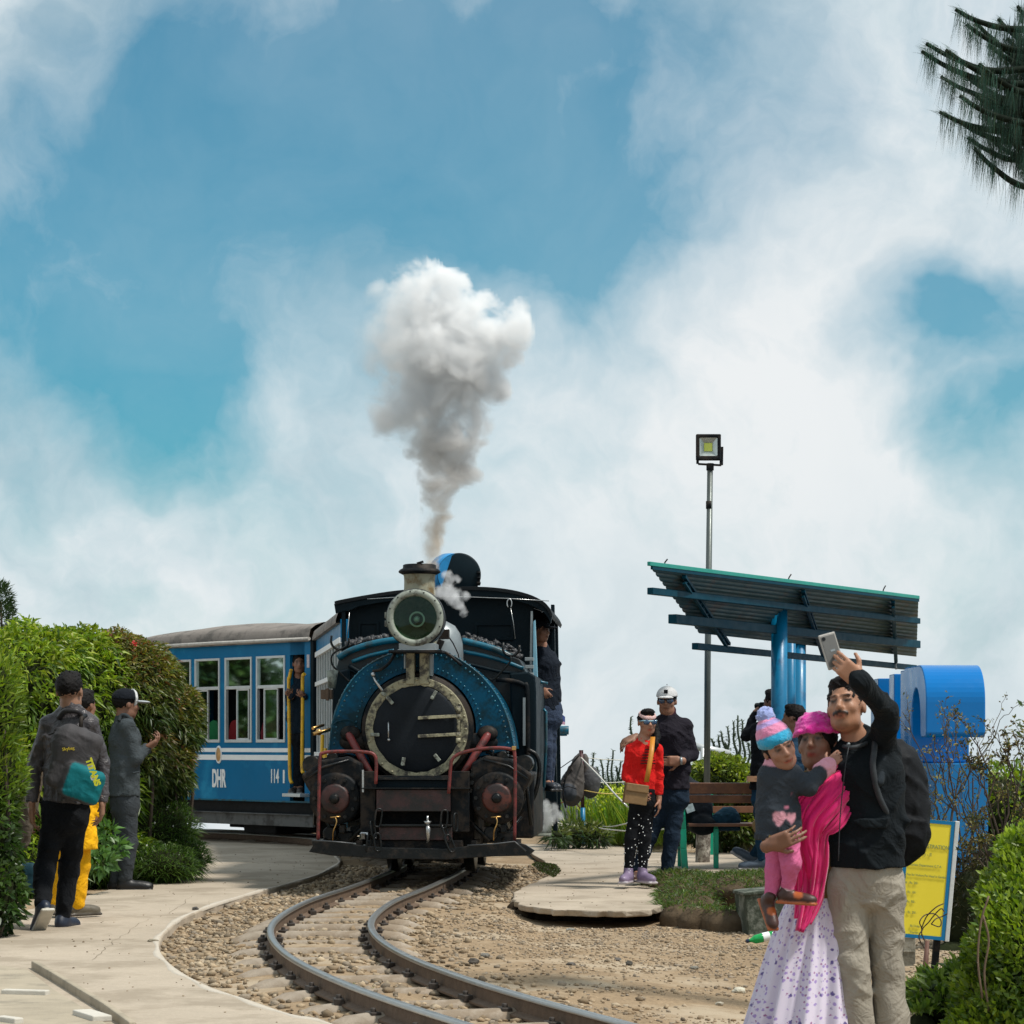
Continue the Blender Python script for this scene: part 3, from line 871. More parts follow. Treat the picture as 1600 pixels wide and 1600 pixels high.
M_coal = mat('coal', (0.035, 0.035, 0.038), rough=0.38, var=0.4, vscale=30, bump=0.6, bscale=60, attr=False)

# --- boiler and smokebox
cz = Lp(651.5, 1139, .48)
mb = MB(); mb.lathe([(0.0, 0), (0.475, 0), (0.485, .02), (0.485, 1.3)], (cz.x, .50, cz.z), 'Y', 64)
mb.build('smokebox', M_blk, loco)
def circ(c, r, n, jit=0.0, a0=0.0):
    return [(c.x + math.cos(a0 + 2 * math.pi * i / n) * (r + random.uniform(-jit, jit)), c.z + math.sin(a0 + 2 * math.pi * i / n) * (r + random.uniform(-jit, jit))) for i in range(n)]
mb = MB(); mb.band(circ(cz, .445, 72), circ(cz, .372, 72, .007), .455, .498); ring = mb.build('smokebox_ring', M_cream, loco, bevel=.008)
mb = MB(); mb.lathe([(0, -.045), (.12, -.043), (.25, -.034), (.345, -.015), (.385, 0.0), (.388, .035)], (cz.x, .462, cz.z), 'Y', 64)
door = mb.build('smokebox_door', mat('door_graphite', (0.010, 0.013, 0.017), rough=.6, spec=.14, var=.25, vscale=4, bump=.2), loco)
for yy in (1121, 1149.5):
    a = Lp(653, yy + 1, .40); b = Lp(718, yy - 2.5, .41); mb = MB(); mb.beam(a, b, .03, .028); mb.build('hinge_strap', M_cream, door, bevel=.004)
mb = MB(); mb.cyl(Lp(716, 1162, .41), Lp(716, 1103, .41), .012, n=10)
for y0, y1 in ((1103, 1115), (1116, 1123), (1144, 1152), (1153, 1161)): mb.cyl(Lp(716, y1, .41), Lp(716, y0, .41), .021, n=12)
mb.build('hinge_post', M_cream, door)
for (x, y, ang, ln) in ((609, 1094, -50, 15), (678, 1086, 60, 15), (586, 1148, 0, 14), (630, 1190, 80, 13), (683, 1184, -50, 13), (600, 1085, -50, 6)):
    c = Lp(x, y, .40); dv = Vector((math.cos(R(ang)), 0, math.sin(R(ang)))) * Lsz(ln, .4) / 2
    mb = MB(); mb.beam(c - dv, c + dv, .03, .034, (0, 1, 0)); mb.cyl(c - dv * .6 + Vector((0, -.03, 0)), c - dv * .6 + Vector((0, .05, 0)), .016, n=8)
    mb.build('door_clamp', M_greyp, door, bevel=.004)
mb = MB(); mb.tube([Lp(607, 1128, .43), Lp(607, 1130, .38), Lp(607, 1152, .37), Lp(607.5, 1156, .42)], .006, 8); mb.sphere(Lp(607.5, 1156, .40), .014); mb.build('door_handle', M_steel, door)
mb = MB()
for a in range(0, 360, 15): mb.sphere((cz.x + .425 * math.cos(R(a)), .453, cz.z + .425 * math.sin(R(a))), .011, 8, 5)
tag(mb.build('ring_bolts', M_cream, ring), kind='stuff')

# --- saddle tank: arched front plate and body
out_px = [(516, 1172), (518, 1150), (522, 1125), (531, 1098), (545, 1072), (566, 1048), (592, 1031), (622, 1020), (655, 1015.5), (690, 1019), (722, 1034), (752, 1058), (776, 1088), (790, 1117), (798, 1145), (802, 1170)]
outer = catmull([Lp(x, y, .62) for x, y in out_px], 4)
no = len(outer)
ctr = cz
inner = []
for i in range(no):
    a = math.atan2(outer[i].z - ctr.z, outer[i].x - ctr.x)
    aa = R(212) - R(244) * i / (no - 1)
    inner.append((ctr.x + .50 * math.cos(aa), ctr.z + .50 * math.sin(aa)))
O2 = [(p.x, p.z) for p in outer]
mb = MB(); mb.band(O2, inner, .60, .625, closed=False); tank = mb.build('tank_front', M_tank, loco, bevel=.004)
rows = []
for d in (.585, .625):
    rows.append([Vector((p[0] + (p[0] - ctr.x) * .004, d, p[1] + (p[1] - ctr.z) * .004)) for p in O2])
mb = MB()
sh = lambda k, d: [Vector((ctr.x + (p[0] - ctr.x) * k, d, ctr.z + (p[1] - ctr.z) * k)) for p in O2]
mb.grid([sh(1.0, .60), sh(1.013, .59), sh(1.018, .60), sh(1.016, .66), sh(1.0, .67)], True); mb.build('tank_rim', M_teal, loco)
mb = MB(); mb.grid([sh(1.0, .64), sh(1.0, 1.4), sh(0.99, 2.5)], True); mb.build('saddle_tank', M_tank, loco)
mb = MB()
def along(pts, step):
    out = []; acc = step
    for a, b in zip(pts[:-1], pts[1:]):
        L = (b - a).length; p = acc
        while p < L: out.append(a.lerp(b, p / L)); p += step
        acc = p - L
    return out
for k in (0.955,):
    for q in along(sh(k, .598), .048): mb.sphere(q, .0105, 8, 5, (1, .7, 1))
for q in along([Vector((a, .598, b)) for a, b in [(ctr.x + (x - ctr.x) * 1.09, ctr.z + (z - ctr.z) * 1.09) for x, z in inner]], .046): mb.sphere(q, .0095, 8, 5, (1, .7, 1))
for q in along(sh(1.02, .66), .05): mb.sphere(q, .009, 6, 4)
tag(mb.build('rivets', M_teal, loco), kind='stuff')

# --- headlight
hc = Lp(650, 966, .30)
mb = MB(); mb.lathe([(.20, -.06), (.245, -.045), (.252, -.01), (.252, .04), (.242, .05), (.236, .30), (.20, .36), (0, .37)], (hc.x, .26, hc.z), 'Y', 56)
hl = mb.build('headlight', M_blk2, loco)
mb = MB(); mb.lathe([(.183, -.015), (.188, -.050), (.205, -.066), (.228, -.062), (.243, -.045), (.246, -.02), (.240, -.01), (.183, -.010)], (hc.x, .255, hc.z), 'Y', 64); mb.build('headlight_ring', M_greyp, hl)
mb = MB(); mb.lathe([(.19, -.01), (.17, .015), (.13, .055), (.08, .085), (.05, .10), (.0, .105)], (hc.x, .24, hc.z), 'Y', 48)
mb.build('reflector', mat('green_reflector', (.012, .032, .018), spec=.2, rough=.3, metal=.1, var=.15, bump=0), hl)
mb = MB(); mb.lathe([(0, -.022), (.10, -.018), (.185, -.004)], (hc.x, .225, hc.z), 'Y', 48)
mb.build('lens', glass_mat('lens_glass', (.55, .75, .6), .03, .975), hl)
mb = MB(); mb.lathe([(.052, 0), (.060, -.006), (.068, 0)], (hc.x + .01, .285, hc.z - .01), 'Y', 32); mb.sphere((hc.x + .01, .27, hc.z - .01), .028); mb.build('lamp_bulb', M_silver, hl)
mb = MB()
for yy in (961.5, 974.5): mb.box(Lp(606.5, yy, .28), (.055, .06, .052))
mb.build('headlight_hinge', M_greyp, hl, bevel=.004)
mb = MB()
for a in range(10, 360, 30): mb.sphere((hc.x + .226 * math.cos(R(a)), .19, hc.z + .226 * math.sin(R(a))), .007, 8, 5)
tag(mb.build('ring_screws', M_blk2, hl), kind='stuff')
# bracket
mb = MB(); a = Lp(626, 1011, .36); b = Lp(683, 1011, .36); mb.box((a + b) / 2, (b.x - a.x, .30, .055)); mb.bx(a.x - .01, b.x + .01, .2, .5, a.z - .035, a.z - .025); mb.build('headlight_base', M_silver, loco, bevel=.006)
mb = MB(); a = Lp(610, 1018.5, .36); b = Lp(693, 1018.5, .36); mb.box((a + b) / 2, (b.x - a.x, .34, .022)); mb.build('headlight_shelf', M_blk, loco, bevel=.004)
for x0, x1 in ((635.5, 648.5), (656.5, 671)):
    a = Lp(x0, 1020, .50); b = Lp(x1, 1066, .50); mb = MB(); mb.bx(a.x, b.x, .44, .56, b.z - .02, a.z); mb.build('headlight_post', M_cream, loco, bevel=.008)
a = Lp(671.5, 1022, .55); b = Lp(677, 1062, .55); mb = MB(); mb.bx(a.x, b.x, .50, .60, b.z, a.z); a = Lp(632, 1022, .55); b = Lp(635, 1045, .55); mb.bx(a.x, b.x, .50, .58, b.z, a.z); mb.build('bracket_plate', M_silver, loco, bevel=.004)

# --- chimney
c = Lp(655.5, 920, .82); zt = Lp(655, 882, .82).z
k = Lsz(1, .82)
mb = MB(); mb.lathe([(.15, -.50), (25 * k, -.02), (24.2 * k, 0), (24 * k, 12 * k), (24.6 * k, 20 * k), (27 * k, 24 * k)], (c.x, .82, c.z), 'Z', 48); ch = mb.build('chimney', mat('chimney_worn_paint', (.25, .24, .17), rough=.55, var=.2, vscale=9, bump=.5, col2=(.13, .085, .03), c2amt=.12, c2scale=7), loco)
mb = MB(); mb.lathe([(26.5 * k, 22 * k), (32.5 * k, 25 * k), (33 * k, 27 * k), (31 * k, 29.5 * k), (26 * k, 32 * k), (25.8 * k, 37 * k), (23.5 * k, 38 * k), (21 * k, 37 * k), (20 * k, 10 * k)], (c.x, .82, c.z), 'Z', 48); mb.build('chimney_rim', M_blk, ch)
mb = MB(); mb.beam((c.x - .01, .70, c.z + 38 * k), (c.x + .045, .70, c.z + 41 * k), .05, .016); mb.build('chimney_catch', M_blk, ch)
# --- steam dome
c = Lp(685, 1040, 1.35); k = Lsz(1, 1.35); H = c.z
mb = MB(); mb.lathe([(39 * k, -.25), (39 * k, 18 * k), (38 * k, 34 * k), (34 * k, 50 * k), (26 * k, 62 * k), (13 * k, 69 * k), (0, 71 * k)], (c.x, 1.35, H), 'Z', 48); mb.build('steam_dome', M_silver, loco)
mb = MB(); mb.box(Lp(694, 991, 1.0), (.09, .1, .085)); mb.tube([Lp(699, 992, 1.05), Lp(708, 1005, 1.08), Lp(716, 1022, 1.1), Lp(718, 1036, 1.1)], .006, 8); mb.cyl(Lp(683, 1016, .9), Lp(690, 1000, .9), .03, .03, 12); mb.build('whistle_box', M_blk, loco, bevel=.005)

# --- bunker with coal behind the tank
mb = MB()
tp = [Lp(x, y, 1.75) for x, y in [(526, 1180), (524, 1050), (530, 1030), (552, 1016), (590, 1006), (640, 998), (690, 996), (722, 1000), (770, 1014), (812, 1030), (822, 1050), (824, 1180)]]
mb.prism([(p.x, p.z) for p in tp], 1.72, 2.55, 'Y'); mb.build('coal_bunker', mat('bunker_dark_teal', srgb(3, 28, 36), rough=.45, var=.2, vscale=4, bump=.2, col2=(.01, .012, .014), c2amt=.2, c2scale=4), loco, bevel=.01)
for pts, r_, m_ in (([(528, 1028), (552, 1015), (590, 1004), (634, 998)], .030, M_teal), ([(550, 1034), (575, 1025), (600, 1019), (616, 1016)], .018, M_teal), ([(722, 1001), (748, 1007), (775, 1015), (800, 1027)], .030, M_teal),
                    ([(724, 1018), (755, 1024), (790, 1034), (818, 1045)], .018, M_teal), ([(722, 1035), (750, 1042), (785, 1050), (822, 1052)], .014, M_cab), ([(528, 1050), (548, 1048), (556, 1052)], .014, M_cab), ([(545, 1040), (562, 1050), (575, 1052)], .02, M_cab)):
    mb = MB(); mb.tube(catmull([Lp(x, y, 1.66) for x, y in pts], 5), r_, 12); mb.build('bunker_rail', m_, loco)
xs = []; 
for (x0, x1, y0, y1) in ((543, 604, 1006, 996), (722, 812, 998, 1022)):
    for i in range(170):
        t = random.random(); px = x0 + (x1 - x0) * t; py = y0 + (y1 - y0) * t - random.random() ** 1.5 * (13 if x0 > 700 else 7) + 4
        if x0 > 700 and t > .85: py += 3
        xs.append((Lp(px, py, random.uniform(1.75, 2.4)), random.uniform(.012, .045)))
Vc = []; Fc = []
for i, (q, s_) in enumerate(xs):
    b = shapes[i % len(shapes)]; ra = random.uniform(0, 6.28)
    rot = np.array([[math.cos(ra), 0, math.sin(ra)], [0, 1, 0], [-math.sin(ra), 0, math.cos(ra)]])
    Vc.append(b @ rot.T * s_ + np.array(q)); Fc.append(IF + i * len(IV))
tag(mesh_np('coal', np.concatenate(Vc), np.concatenate(Fc), None, M_coal, loco), kind='stuff')

# --- right hand side tank, left hand side tank
for nm, pl, d0, d1, m_ in (('side_tank', [(796, 1052), (826, 1050), (836, 1056), (838, 1080), (838, 1300), (800, 1300), (800, 1150)], 1.55, 3.4, M_cab),
                           ('side_tank', [(520, 1052), (545, 1045), (545, 1165), (518, 1165)], 1.55, 3.0, M_cab)):
    mb = MB(); mb.prism([(lambda p: (p.x, p.z))(Lp(x, y, d0)) for x, y in pl], d0, d1, 'Y'); mb.build(nm, m_, loco, bevel=.015)
mb = MB(); q = [Lp(x, y, 1.53) for x, y in [(775, 1062), (800, 1064), (818, 1070), (824, 1082), (825, 1200), (825, 1290)]]
mb.tube(catmull(q, 4), .022, 10); mb.build('tank_pipe', M_blk, loco)
mb = MB(); mb.bx(Lp(817, 1100, 1.5).x, Lp(821, 1100, 1.5).x, 1.50, 1.54, Lp(818, 1165, 1.5).z, Lp(818, 1090, 1.5).z); mb.build('gauge_glass', M_silver, loco)
# --- cab
M_panel = mat('sky_sheen_panel', srgb(120, 170, 190), rough=.3, var=.15, vscale=5, bump=.08, col2=(.05, .12, .17), c2amt=.1)  # pale blue carries the sky light caught by this panel
fw = [(545, 1040), (545, 945), (600, 930), (680, 924), (750, 924), (800, 930), (834, 942), (834, 1060)]
mb = MB(); mb.prism([(lambda p: (p.x, p.z))(Lp(x, y, 2.62)) for x, y in fw], 2.62, 2.66, 'Y'); cabf = mb.build('cab_front', M_cab, loco, bevel=.006)  # dark sheet added in place of the interior behind the cab front
for x0, x1, y0, y1 in ((742, 802, 974, 1000), (560, 592, 972, 998)):
    a = Lp(x0, y0, 2.6); b = Lp(x1, y1, 2.6); mb = MB(); o_ = [(a.x, a.z), (b.x, a.z), (b.x, b.z), (a.x, b.z)]; i_ = [(a.x + .02, a.z - .02), (b.x - .02, a.z - .02), (b.x - .02, b.z + .02), (a.x + .02, b.z + .02)]
    mb.band(o_, i_, 2.595, 2.618); fr = mb.build('window_frame', M_cab, cabf, bevel=.003)
    mb = MB(); mb.bx(a.x + .02, b.x - .02, 2.606, 2.612, b.z + .02, a.z - .02); mb.build('pane', mat('dark_glass', (.02, .035, .04), rough=.08, bump=0, spec=.8), fr) if False else None
rf = [(522, 940), (530, 937.5), (570, 930), (620, 922.5), (680, 918), (745, 916.5), (790, 920), (825, 928), (848, 939), (858, 949), (863, 959)]
R1 = catmull([Lp(x, y, 2.42) for x, y in rf], 4); 
def off(ps, dz, sc=1.0): return [(p.x * sc, p.z + dz) for p in ps]
mb = MB(); mb.band(off(R1, 0), [(p.x * .985, p.z - .035) for p in R1], 2.42, 4.7, closed=False); mb.build('cab_roof', mat('roof_black', (.009, .011, .013), rough=.6, var=.3, vscale=4, bump=.3, spec=.15), loco, bevel=.004)
R2 = catmull([Lp(x, y, 2.44) for x, y in rf], 4)
mb = MB(); mb.band(off(R2, -.02), [(p.x * .985, p.z - (.09 if i > 6 else .11)) for i, p in enumerate(R2)], 2.44, 2.50, closed=False); mb.build('roof_edge', M_cab, loco)
# side walls of the cab and its rear post
a = Lp(839, 1100, 2.66)
mb = MB(); mb.bx(a.x - .02, a.x + .02, 2.66, 3.2, .45, 1.55); mb.build('cab_side', M_teal, loco, bevel=.004)
a = Lp(540, 1100, 2.66); mb = MB(); mb.bx(a.x - .02, a.x + .02, 2.66, 4.5, .45, Lp(540, 1010, 2.66).z); mb.build('cab_side', M_teal, loco, bevel=.004)
a = Lp(537, 1100, 2.5); mb = MB(); mb.bx(a.x - .015, a.x + .02, 2.46, 2.52, .9, Lp(537, 942, 2.5).z); mb.build('cab_post', M_cab, loco)
p0 = Lp(833.5, 972, 2.45); p1 = Lp(841, 1120, 2.45); mb = MB(); mb.prism([(p0.x, p0.z), (p0.x + .02, p0.z + .02), (p1.x, p1.z + .3), (p1.x + .01, p1.z), (p0.x - .01, p1.z)], 2.40, 2.46, 'Y'); mb.build('cab_pillar', M_panel, loco, bevel=.006)
p0 = Lp(831, 955, 2.45); p1 = Lp(829, 1060, 2.45); mb = MB(); mb.beam(p0, p1, .02, .02); mb.build('cab_post', M_silver, loco)
mb = MB(); p = Lp(866.5, 945, 3.9); q = Lp(868, 1298, 3.9); mb.prism([(p.x - .035, p.z), (p.x, p.z), (q.x + .02, q.z), (q.x - .02, q.z)], 3.85, 3.95, 'Y'); mb.build('cab_post', M_cab, loco, bevel=.004)
mb = MB(); mb.prism([(R1[0].x+.06, .5), (R1[0].x+.06, R1[4].z-.03)] + [(p.x * .98, p.z - .04) for p in R1[6:-2]] + [(R1[-2].x, 1.0), (R1[-2].x, .5)], 4.5, 4.55, 'Y'); mb.build('cab_back', M_cab, loco)
mb = MB(); mb.bx(Lp(520, 1100, 2.7).x + .02, Lp(848, 1100, 2.7).x, 2.7, 4.6, .52, .60); mb.build('cab_floor', M_blk, loco)
# ventilator on the roof
f0 = Lp(717, 898, 2.55); b0 = Lp(701, 897, 3.2)
mb = MB(); rr = Lsz(34, 2.6)
mb.cyl(f0 + Vector((0, .02, 0)), b0, rr * .98, rr * .98, 40); v = mb.build('roof_ventilator', mat('bright_blue_paint', srgb(30, 135, 195), rough=.4, var=.2, vscale=8, bump=.2, col2=(.02, .10, .2), c2amt=.1), loco)
mb = MB(); mb.lathe([(0, -.01), (rr * .93, -.01), (rr, 0), (rr, .05), (rr * .9, .06)], (f0.x + .0, f0.y, f0.z), 'Y', 48); mb.build('ventilator_cover', M_cab, v)
mb = MB(); q = Lp(748, 897, 2.55)
mb.beam(Lp(747, 892, 2.55), Lp(748, 915, 2.55), .02, .03)
for yy in (895, 903, 911): mb.cyl(Lp(745, yy, 2.53), Lp(751, yy, 2.53), .012, n=8)
mb.build('ventilator_hinge', M_blk, v)
# wire and hook below the roof
mb = MB(); mb.tube([Lp(574, 936, 2.40), Lp(640, 932, 2.40), Lp(700, 931.5, 2.40), Lp(790, 935, 2.4), Lp(858, 939, 2.4)], .0045, 6); mb.build('wire', M_steel, loco)
mb = MB(); cc = Lp(796, 943, 2.38); mb.tube([cc + Vector((.022 * math.cos(a), 0, .042 * math.sin(a))) for a in [R(x) for x in range(-60, 250, 20)]], .006, 8); mb.tube([Lp(798, 950, 2.38), Lp(802, 972, 2.38), Lp(805, 998, 2.38)], .0035, 6); mb.build('hook', M_steel, loco)
mb = MB(); mb.tube([Lp(546, 957, 2.38), Lp(544, 980, 2.38), Lp(541, 1003, 2.38)], .004, 6); mb.build('wire', M_steel, loco)
# lamp irons
for (cx, cy, r_, tail) in ((531, 1001, 14, [(541, 1010), (520, 1022), (519, 1038), (530, 1050), (545, 1064), (552, 1062)]), (798.5, 1012, 13, [(798, 1026), (797, 1034), (785, 1048), (772, 1061), (764, 1061)])):
    cc = Lp(cx, cy, 1.5); k = Lsz(r_, 1.5); mb = MB()
    mb.tube([Lp(cx - r_ + 1, cy - 8, 1.5)] + [cc + Vector((k * math.cos(a), 0, k * math.sin(a))) for a in [R(x) for x in range(185, 356, 15)]] + [Lp(cx + r_, cy - 4, 1.5)], .011, 8)
    mb.tube(catmull([Lp(x, y, 1.48) for x, y in tail], 4), .009, 8); mb.build('lamp_iron', M_blk2, loco)
mb = MB(); q = Lp(519, 1060, 1.3); mb.lathe([(.0, 0), (.03, .0), (.055, .16), (.0, .17)], (q.x, 1.3, q.z - .09), 'Z', 20); mb.build('oil_lamp', M_greyp, loco)
mb = MB(); mb.box(Lp(511, 1085, 1.3), (.10, .12, .085)); mb.box(Lp(512, 1085, 1.24), (.025, .05, .11)); mb.build('lamp_bracket', M_rust, loco, bevel=.005)
mb = MB(); mb.cyl(Lp(489, 1138, 1.0), Lp(505, 1133, 1.3), .014, n=8); mb.cyl(Lp(489, 1147, .9), Lp(519, 1139, 1.0), .016, n=8); mb.sphere(Lp(498, 1144, .95), .03); mb.build('water_cock', M_brass, loco)

# --- handrails on the tank
for pts in ([(692, 1019), (700, 1022), (722, 1040)], [(617, 1021), (608, 1036), (595, 1046), (582, 1049)]):
    mb = MB(); mb.tube(catmull([Lp(x, y, .50) for x, y in pts], 4), .013, 8); mb.build('handrail', M_blk, loco)
mb = MB(); mb.tube([Lp(583, 1053, .48), Lp(586, 1063, .48), Lp(598, 1080, .44)], .012, 8); mb.sphere(Lp(583, 1054, .46), .02); mb.build('handrail', M_steel, loco)
mb = MB(); mb.tube(catmull([Lp(x, y, .57) for x, y in [(522, 1132), (528, 1127), (545, 1125), (557, 1131)]], 4), .008, 6); mb.build('tank_pipe', M_tank, loco)
# --- red steam pipes
for a, b in (((546, 1150), (587, 1224)), ((761, 1150), (716, 1222))):
    p = Lp(*a, .50); q = Lp(*b, .38); mb = MB(); mb.tube([p + (p - q).normalized() * .03, p, p.lerp(q, .5), q], [.022, .034, .032, .030], 14); o_ = mb.build('steam_pipe', M_red, loco)
    mb = MB(); mb.sphere(p + Vector((0, .06, .02)), .09, 16, 10, (1, .6, .8)); mb.build('pipe_elbow', M_blk, loco)
mb = MB(); q = Lp(560, 1160, .6); mb.sphere(q, .14, 16, 10, (1.2, .5, .6)); q = Lp(748, 1160, .6); mb.sphere(q, .14, 16, 10, (1.2, .5, .6)); tag(mb.build('tank_bottom', M_blk, loco), kind='stuff')

# --- cylinders
for sx, cx_, cy_ in ((-1, 523, 1248), (1, 776, 1247)):
    c = Lp(cx_, cy_, .18)
    mb = MB(); mb.lathe([(0, 0), (.20, 0), (.222, .01), (.225, .06), (.20, .07), (.20, .62), (.225, .63), (.225, .69), (0, .70)], (c.x, .20, c.z), 'Y', 48); cy = mb.build('steam_cylinder', M_blk, loco)
    mb = MB(); mb.lathe([(0, -.035), (.105, -.035), (.122, -.028), (.128, 0)], (c.x, .20, c.z), 'Y', 40); mb.build('cylinder_cover', mat('cover_red', (.050, .018, .016) if sx < 0 else (.085, .022, .015), rough=.5, var=.3, vscale=14, bump=.3, col2=(.02, .012, .012), c2amt=.16, c2scale=10), cy)
    mb = MB(); mb.lathe([(0, -.065), (.03, -.062), (.042, -.045), (.045, 0)], (c.x, .172, c.z), 'Y', 20); mb.build('cover_nut', M_blk2, cy)
    mb = MB()
    for a in range(0, 360, 30): p = (c.x + .178 * math.cos(R(a)), .20, c.z + .178 * math.sin(R(a))); mb.cyl((p[0], .165, p[2]), (p[0], .205, p[2]), .017, n=6)
    tag(mb.build('cover_bolts', M_blk2, cy), kind='stuff')
    # valve chest above
    q = [(-.26, .11), (-.30, .20), (-.12, .33), (.10, .36), (.22, .30), (.24, .06), (.2, -.05), (-.16, -.05)]
    mb = MB(); mb.prism([(c.x - sx * u, c.z + v_) for u, v_ in q], .26, .85, 'Y'); mb.build('valve_chest', M_blk, loco, bevel=.02)
    mb = MB(); mb.tube([(c.x + sx * .26, .22, c.z + .16), (c.x + sx * .1, .22, c.z + .27), (c.x - sx * .12, .22, c.z + .33)], .012, 8)
    mb.cyl((c.x + sx * .22, .30, c.z + .29), (c.x + sx * .22, .7, c.z + .29), .075, n=20)
    mb.cyl((c.x + sx * .04, .3, c.z + .35), (c.x + sx * .04, .55, c.z + .36), .045, n=16)
    for zz in (.06, .13, .2): mb.cyl((c.x - sx * .215, .25, c.z + zz), (c.x - sx * .215, .21, c.z + zz), .018, n=6)
    mb.build('valve_gear', M_blk2, loco)
    # drain cock
    yb = 1277; px_ = 524 if sx < 0 else 775
    mb = MB(); mb.tube(catmull([Lp(px_, yb, .16), Lp(px_ + 2, yb + 8, .15), Lp(px_ - 3, yb + 22, .15), Lp(px_ - 4, yb + 36, .18)], 4), .006, 8); mb.cyl(Lp(px_ - 8, yb, .16), Lp(px_ + 8, yb - 1, .16), .007, n=8); mb.build('drain_pipe', M_brass, loco)
    # crosshead and guide below
    mb = MB(); mb.box((c.x, .55, c.z - .34), (.26, .3, .10)); mb.cyl((c.x - .06, .3, c.z - .30), (c.x - .06, .8, c.z - .30), .06, n=16); mb.box((c.x + .05, .34, c.z - .26), (.05, .12, .08)); mb.build('guide_bracket', M_blk2, loco, bevel=.01)

# --- frame, beams, plough
mb = MB(); mb.bx(-.46, .46, .45, 4.4, .36, .78); mb.build('main_frame', M_blk, loco, bevel=.01)
def fbox(name, x0, x1, y0, y1, d0, d1, m_, bev=.006, par=loco):
    a = Lp(x0, y0, d0); b = Lp(x1, y1, d0); mb = MB(); mb.bx(a.x, b.x, d0, d1, b.z, a.z); return mb.build(name, m_, par, bevel=bev)
fbox('smokebox_saddle', 580, 716, 1212, 1245, .30, 1.2, M_blk)
fbox('footplate', 588, 704, 1215, 1219, .16, .5, M_blk2, .003)
fbox('footplate', 581, 706, 1219, 1231, .20, .5, M_cab)
bb = fbox('buffer_beam', 565, 734, 1231, 1232.8, .06, .26, M_blk2, .002)
fbox('beam_plate', 588, 704, 1233.5, 1268, .10, .2, M_mar)
fbox('frame_plate', 563, 587, 1205, 1300, .14, .22, M_blk); fbox('frame_plate', 704, 733, 1205, 1300, .14, .22, M_blk)
fbox('frame_edge', 565.5, 568.5, 1203, 1238, .11, .14, M_steel, .002)
fbox('lower_beam', 592, 706, 1288, 1292, .05, .25, M_blk2); fbox('lower_beam', 592, 706, 1292, 1313, .09, .22, M_mar)
fbox('coupling_beam', 592, 706, 1268, 1288, .40, .5, M_blk)
fbox('lower_plate', 572, 722, 1313, 1332, .12, .3, M_blk)
pl_ = [(483, 1331), (489, 1322), (487, 1314), (505, 1314), (552, 1319), (600, 1324), (700, 1326), (745, 1320), (806, 1315), (822, 1320), (836, 1329), (826, 1337), (770, 1338), (700, 1343), (600, 1342), (560, 1339), (520, 1337)]
mb = MB(); mb.prism([(lambda p: (p.x, p.z))(Lp(x, y, .0)) for x, y in pl_], -.02, .03, 'Y'); mb.build('plough_blade', M_blk2, loco, bevel=.006)
mb = MB()
mb.tube([Lp(x, y, -.03) for x, y in [(487, 1313), (520, 1315), (552, 1318)]], .007, 6); mb.tube([Lp(x, y, -.03) for x, y in [(730, 1321), (770, 1319), (804, 1315), (822, 1330)]], .007, 6); tag(mb.build('blade_edge', M_beamk, loco), kind='stuff')
mb = MB()
for x in (500, 560, 740, 806): a = Lp(x, 1316, .03); mb.bx(a.x - .02, a.x + .02, .03, .5, a.z - .03, a.z + .01)
tag(mb.build('blade_bracket', M_blk, loco), kind='stuff')
for pts in ([(497, 1314), (498, 1260), (500, 1186), (505, 1177), (520, 1174.5), (550, 1174), (575, 1175.5), (585, 1180), (588, 1192), (587, 1225)], [(701, 1240), (704, 1200), (707, 1186), (720, 1177), (745, 1171), (775, 1168.5), (797, 1170.5), (804, 1177), (805, 1230), (804, 1316)]):
    mb = MB(); mb.tube(catmull([Lp(x, y, .04) for x, y in pts], 5), .0145, 10); mb.build('front_handrail', M_red, loco)
mb = MB(); mb.box(Lp(803, 1169, .03), (.035, .03, .035)); mb.build('rail_knob', M_brass, loco, bevel=.004)
# coupling chains
def link(mb, c, l, w_, r_, tilt, yaw):
    Mx = Matrix.Translation(c) @ Matrix.Rotation(tilt, 4, 'Y') @ Matrix.Rotation(yaw, 4, 'Z')
    pts = []
    for a in range(0, 360, 30):
        x = w_ * math.cos(R(a)); z = w_ * math.sin(R(a)) + (l if 0 < a < 180 else (-l if a > 180 else 0))
        if a in (0, 180): pts.append(Mx @ Vector((x, 0, l * .6))); pts.append(Mx @ Vector((x, 0, -l * .6))) if a == 0 else pts.append(Mx @ Vector((x, 0, -l * .6)))
        else: pts.append(Mx @ Vector((x, 0, z)))
    ang = lambda p: math.atan2((Mx.inverted() @ p).z, (Mx.inverted() @ p).x)
    pts.sort(key=ang); mb.tube(pts, r_, 8, closed=True)
for lk in ([(591, 1278, 8, 0), (583, 1297, -10, 1), (590, 1316, -6, 0), (576, 1318, 5, 1)], [(694, 1280, 4, 0), (697, 1302, -20, 1), (703, 1318, -22, 0)], [(712, 1285, 0, 1)]):
    for x, y, tl, yw in lk:
        mb = MB(); link(mb, Lp(x, y, -.02 + .02 * yw), .05, .027, .0085, R(tl), R(60 if yw else 15)); mb.build('chain_link', M_blk2, loco, fix=False)
mb = MB(); mb.cyl(Lp(668, 1283, .0), Lp(668, 1288, .0), .035, .02, 14); mb.cyl(Lp(668, 1275, .0), Lp(668, 1283, .0), .010, n=10); mb.tube([Lp(668, 1289, 0), Lp(669, 1296, -.02), Lp(669, 1308, 0), Lp(668, 1318, .02)], [.016, .022, .014, .012], 10); mb.build('coupling_hook', M_steel, loco)
mb = MB()
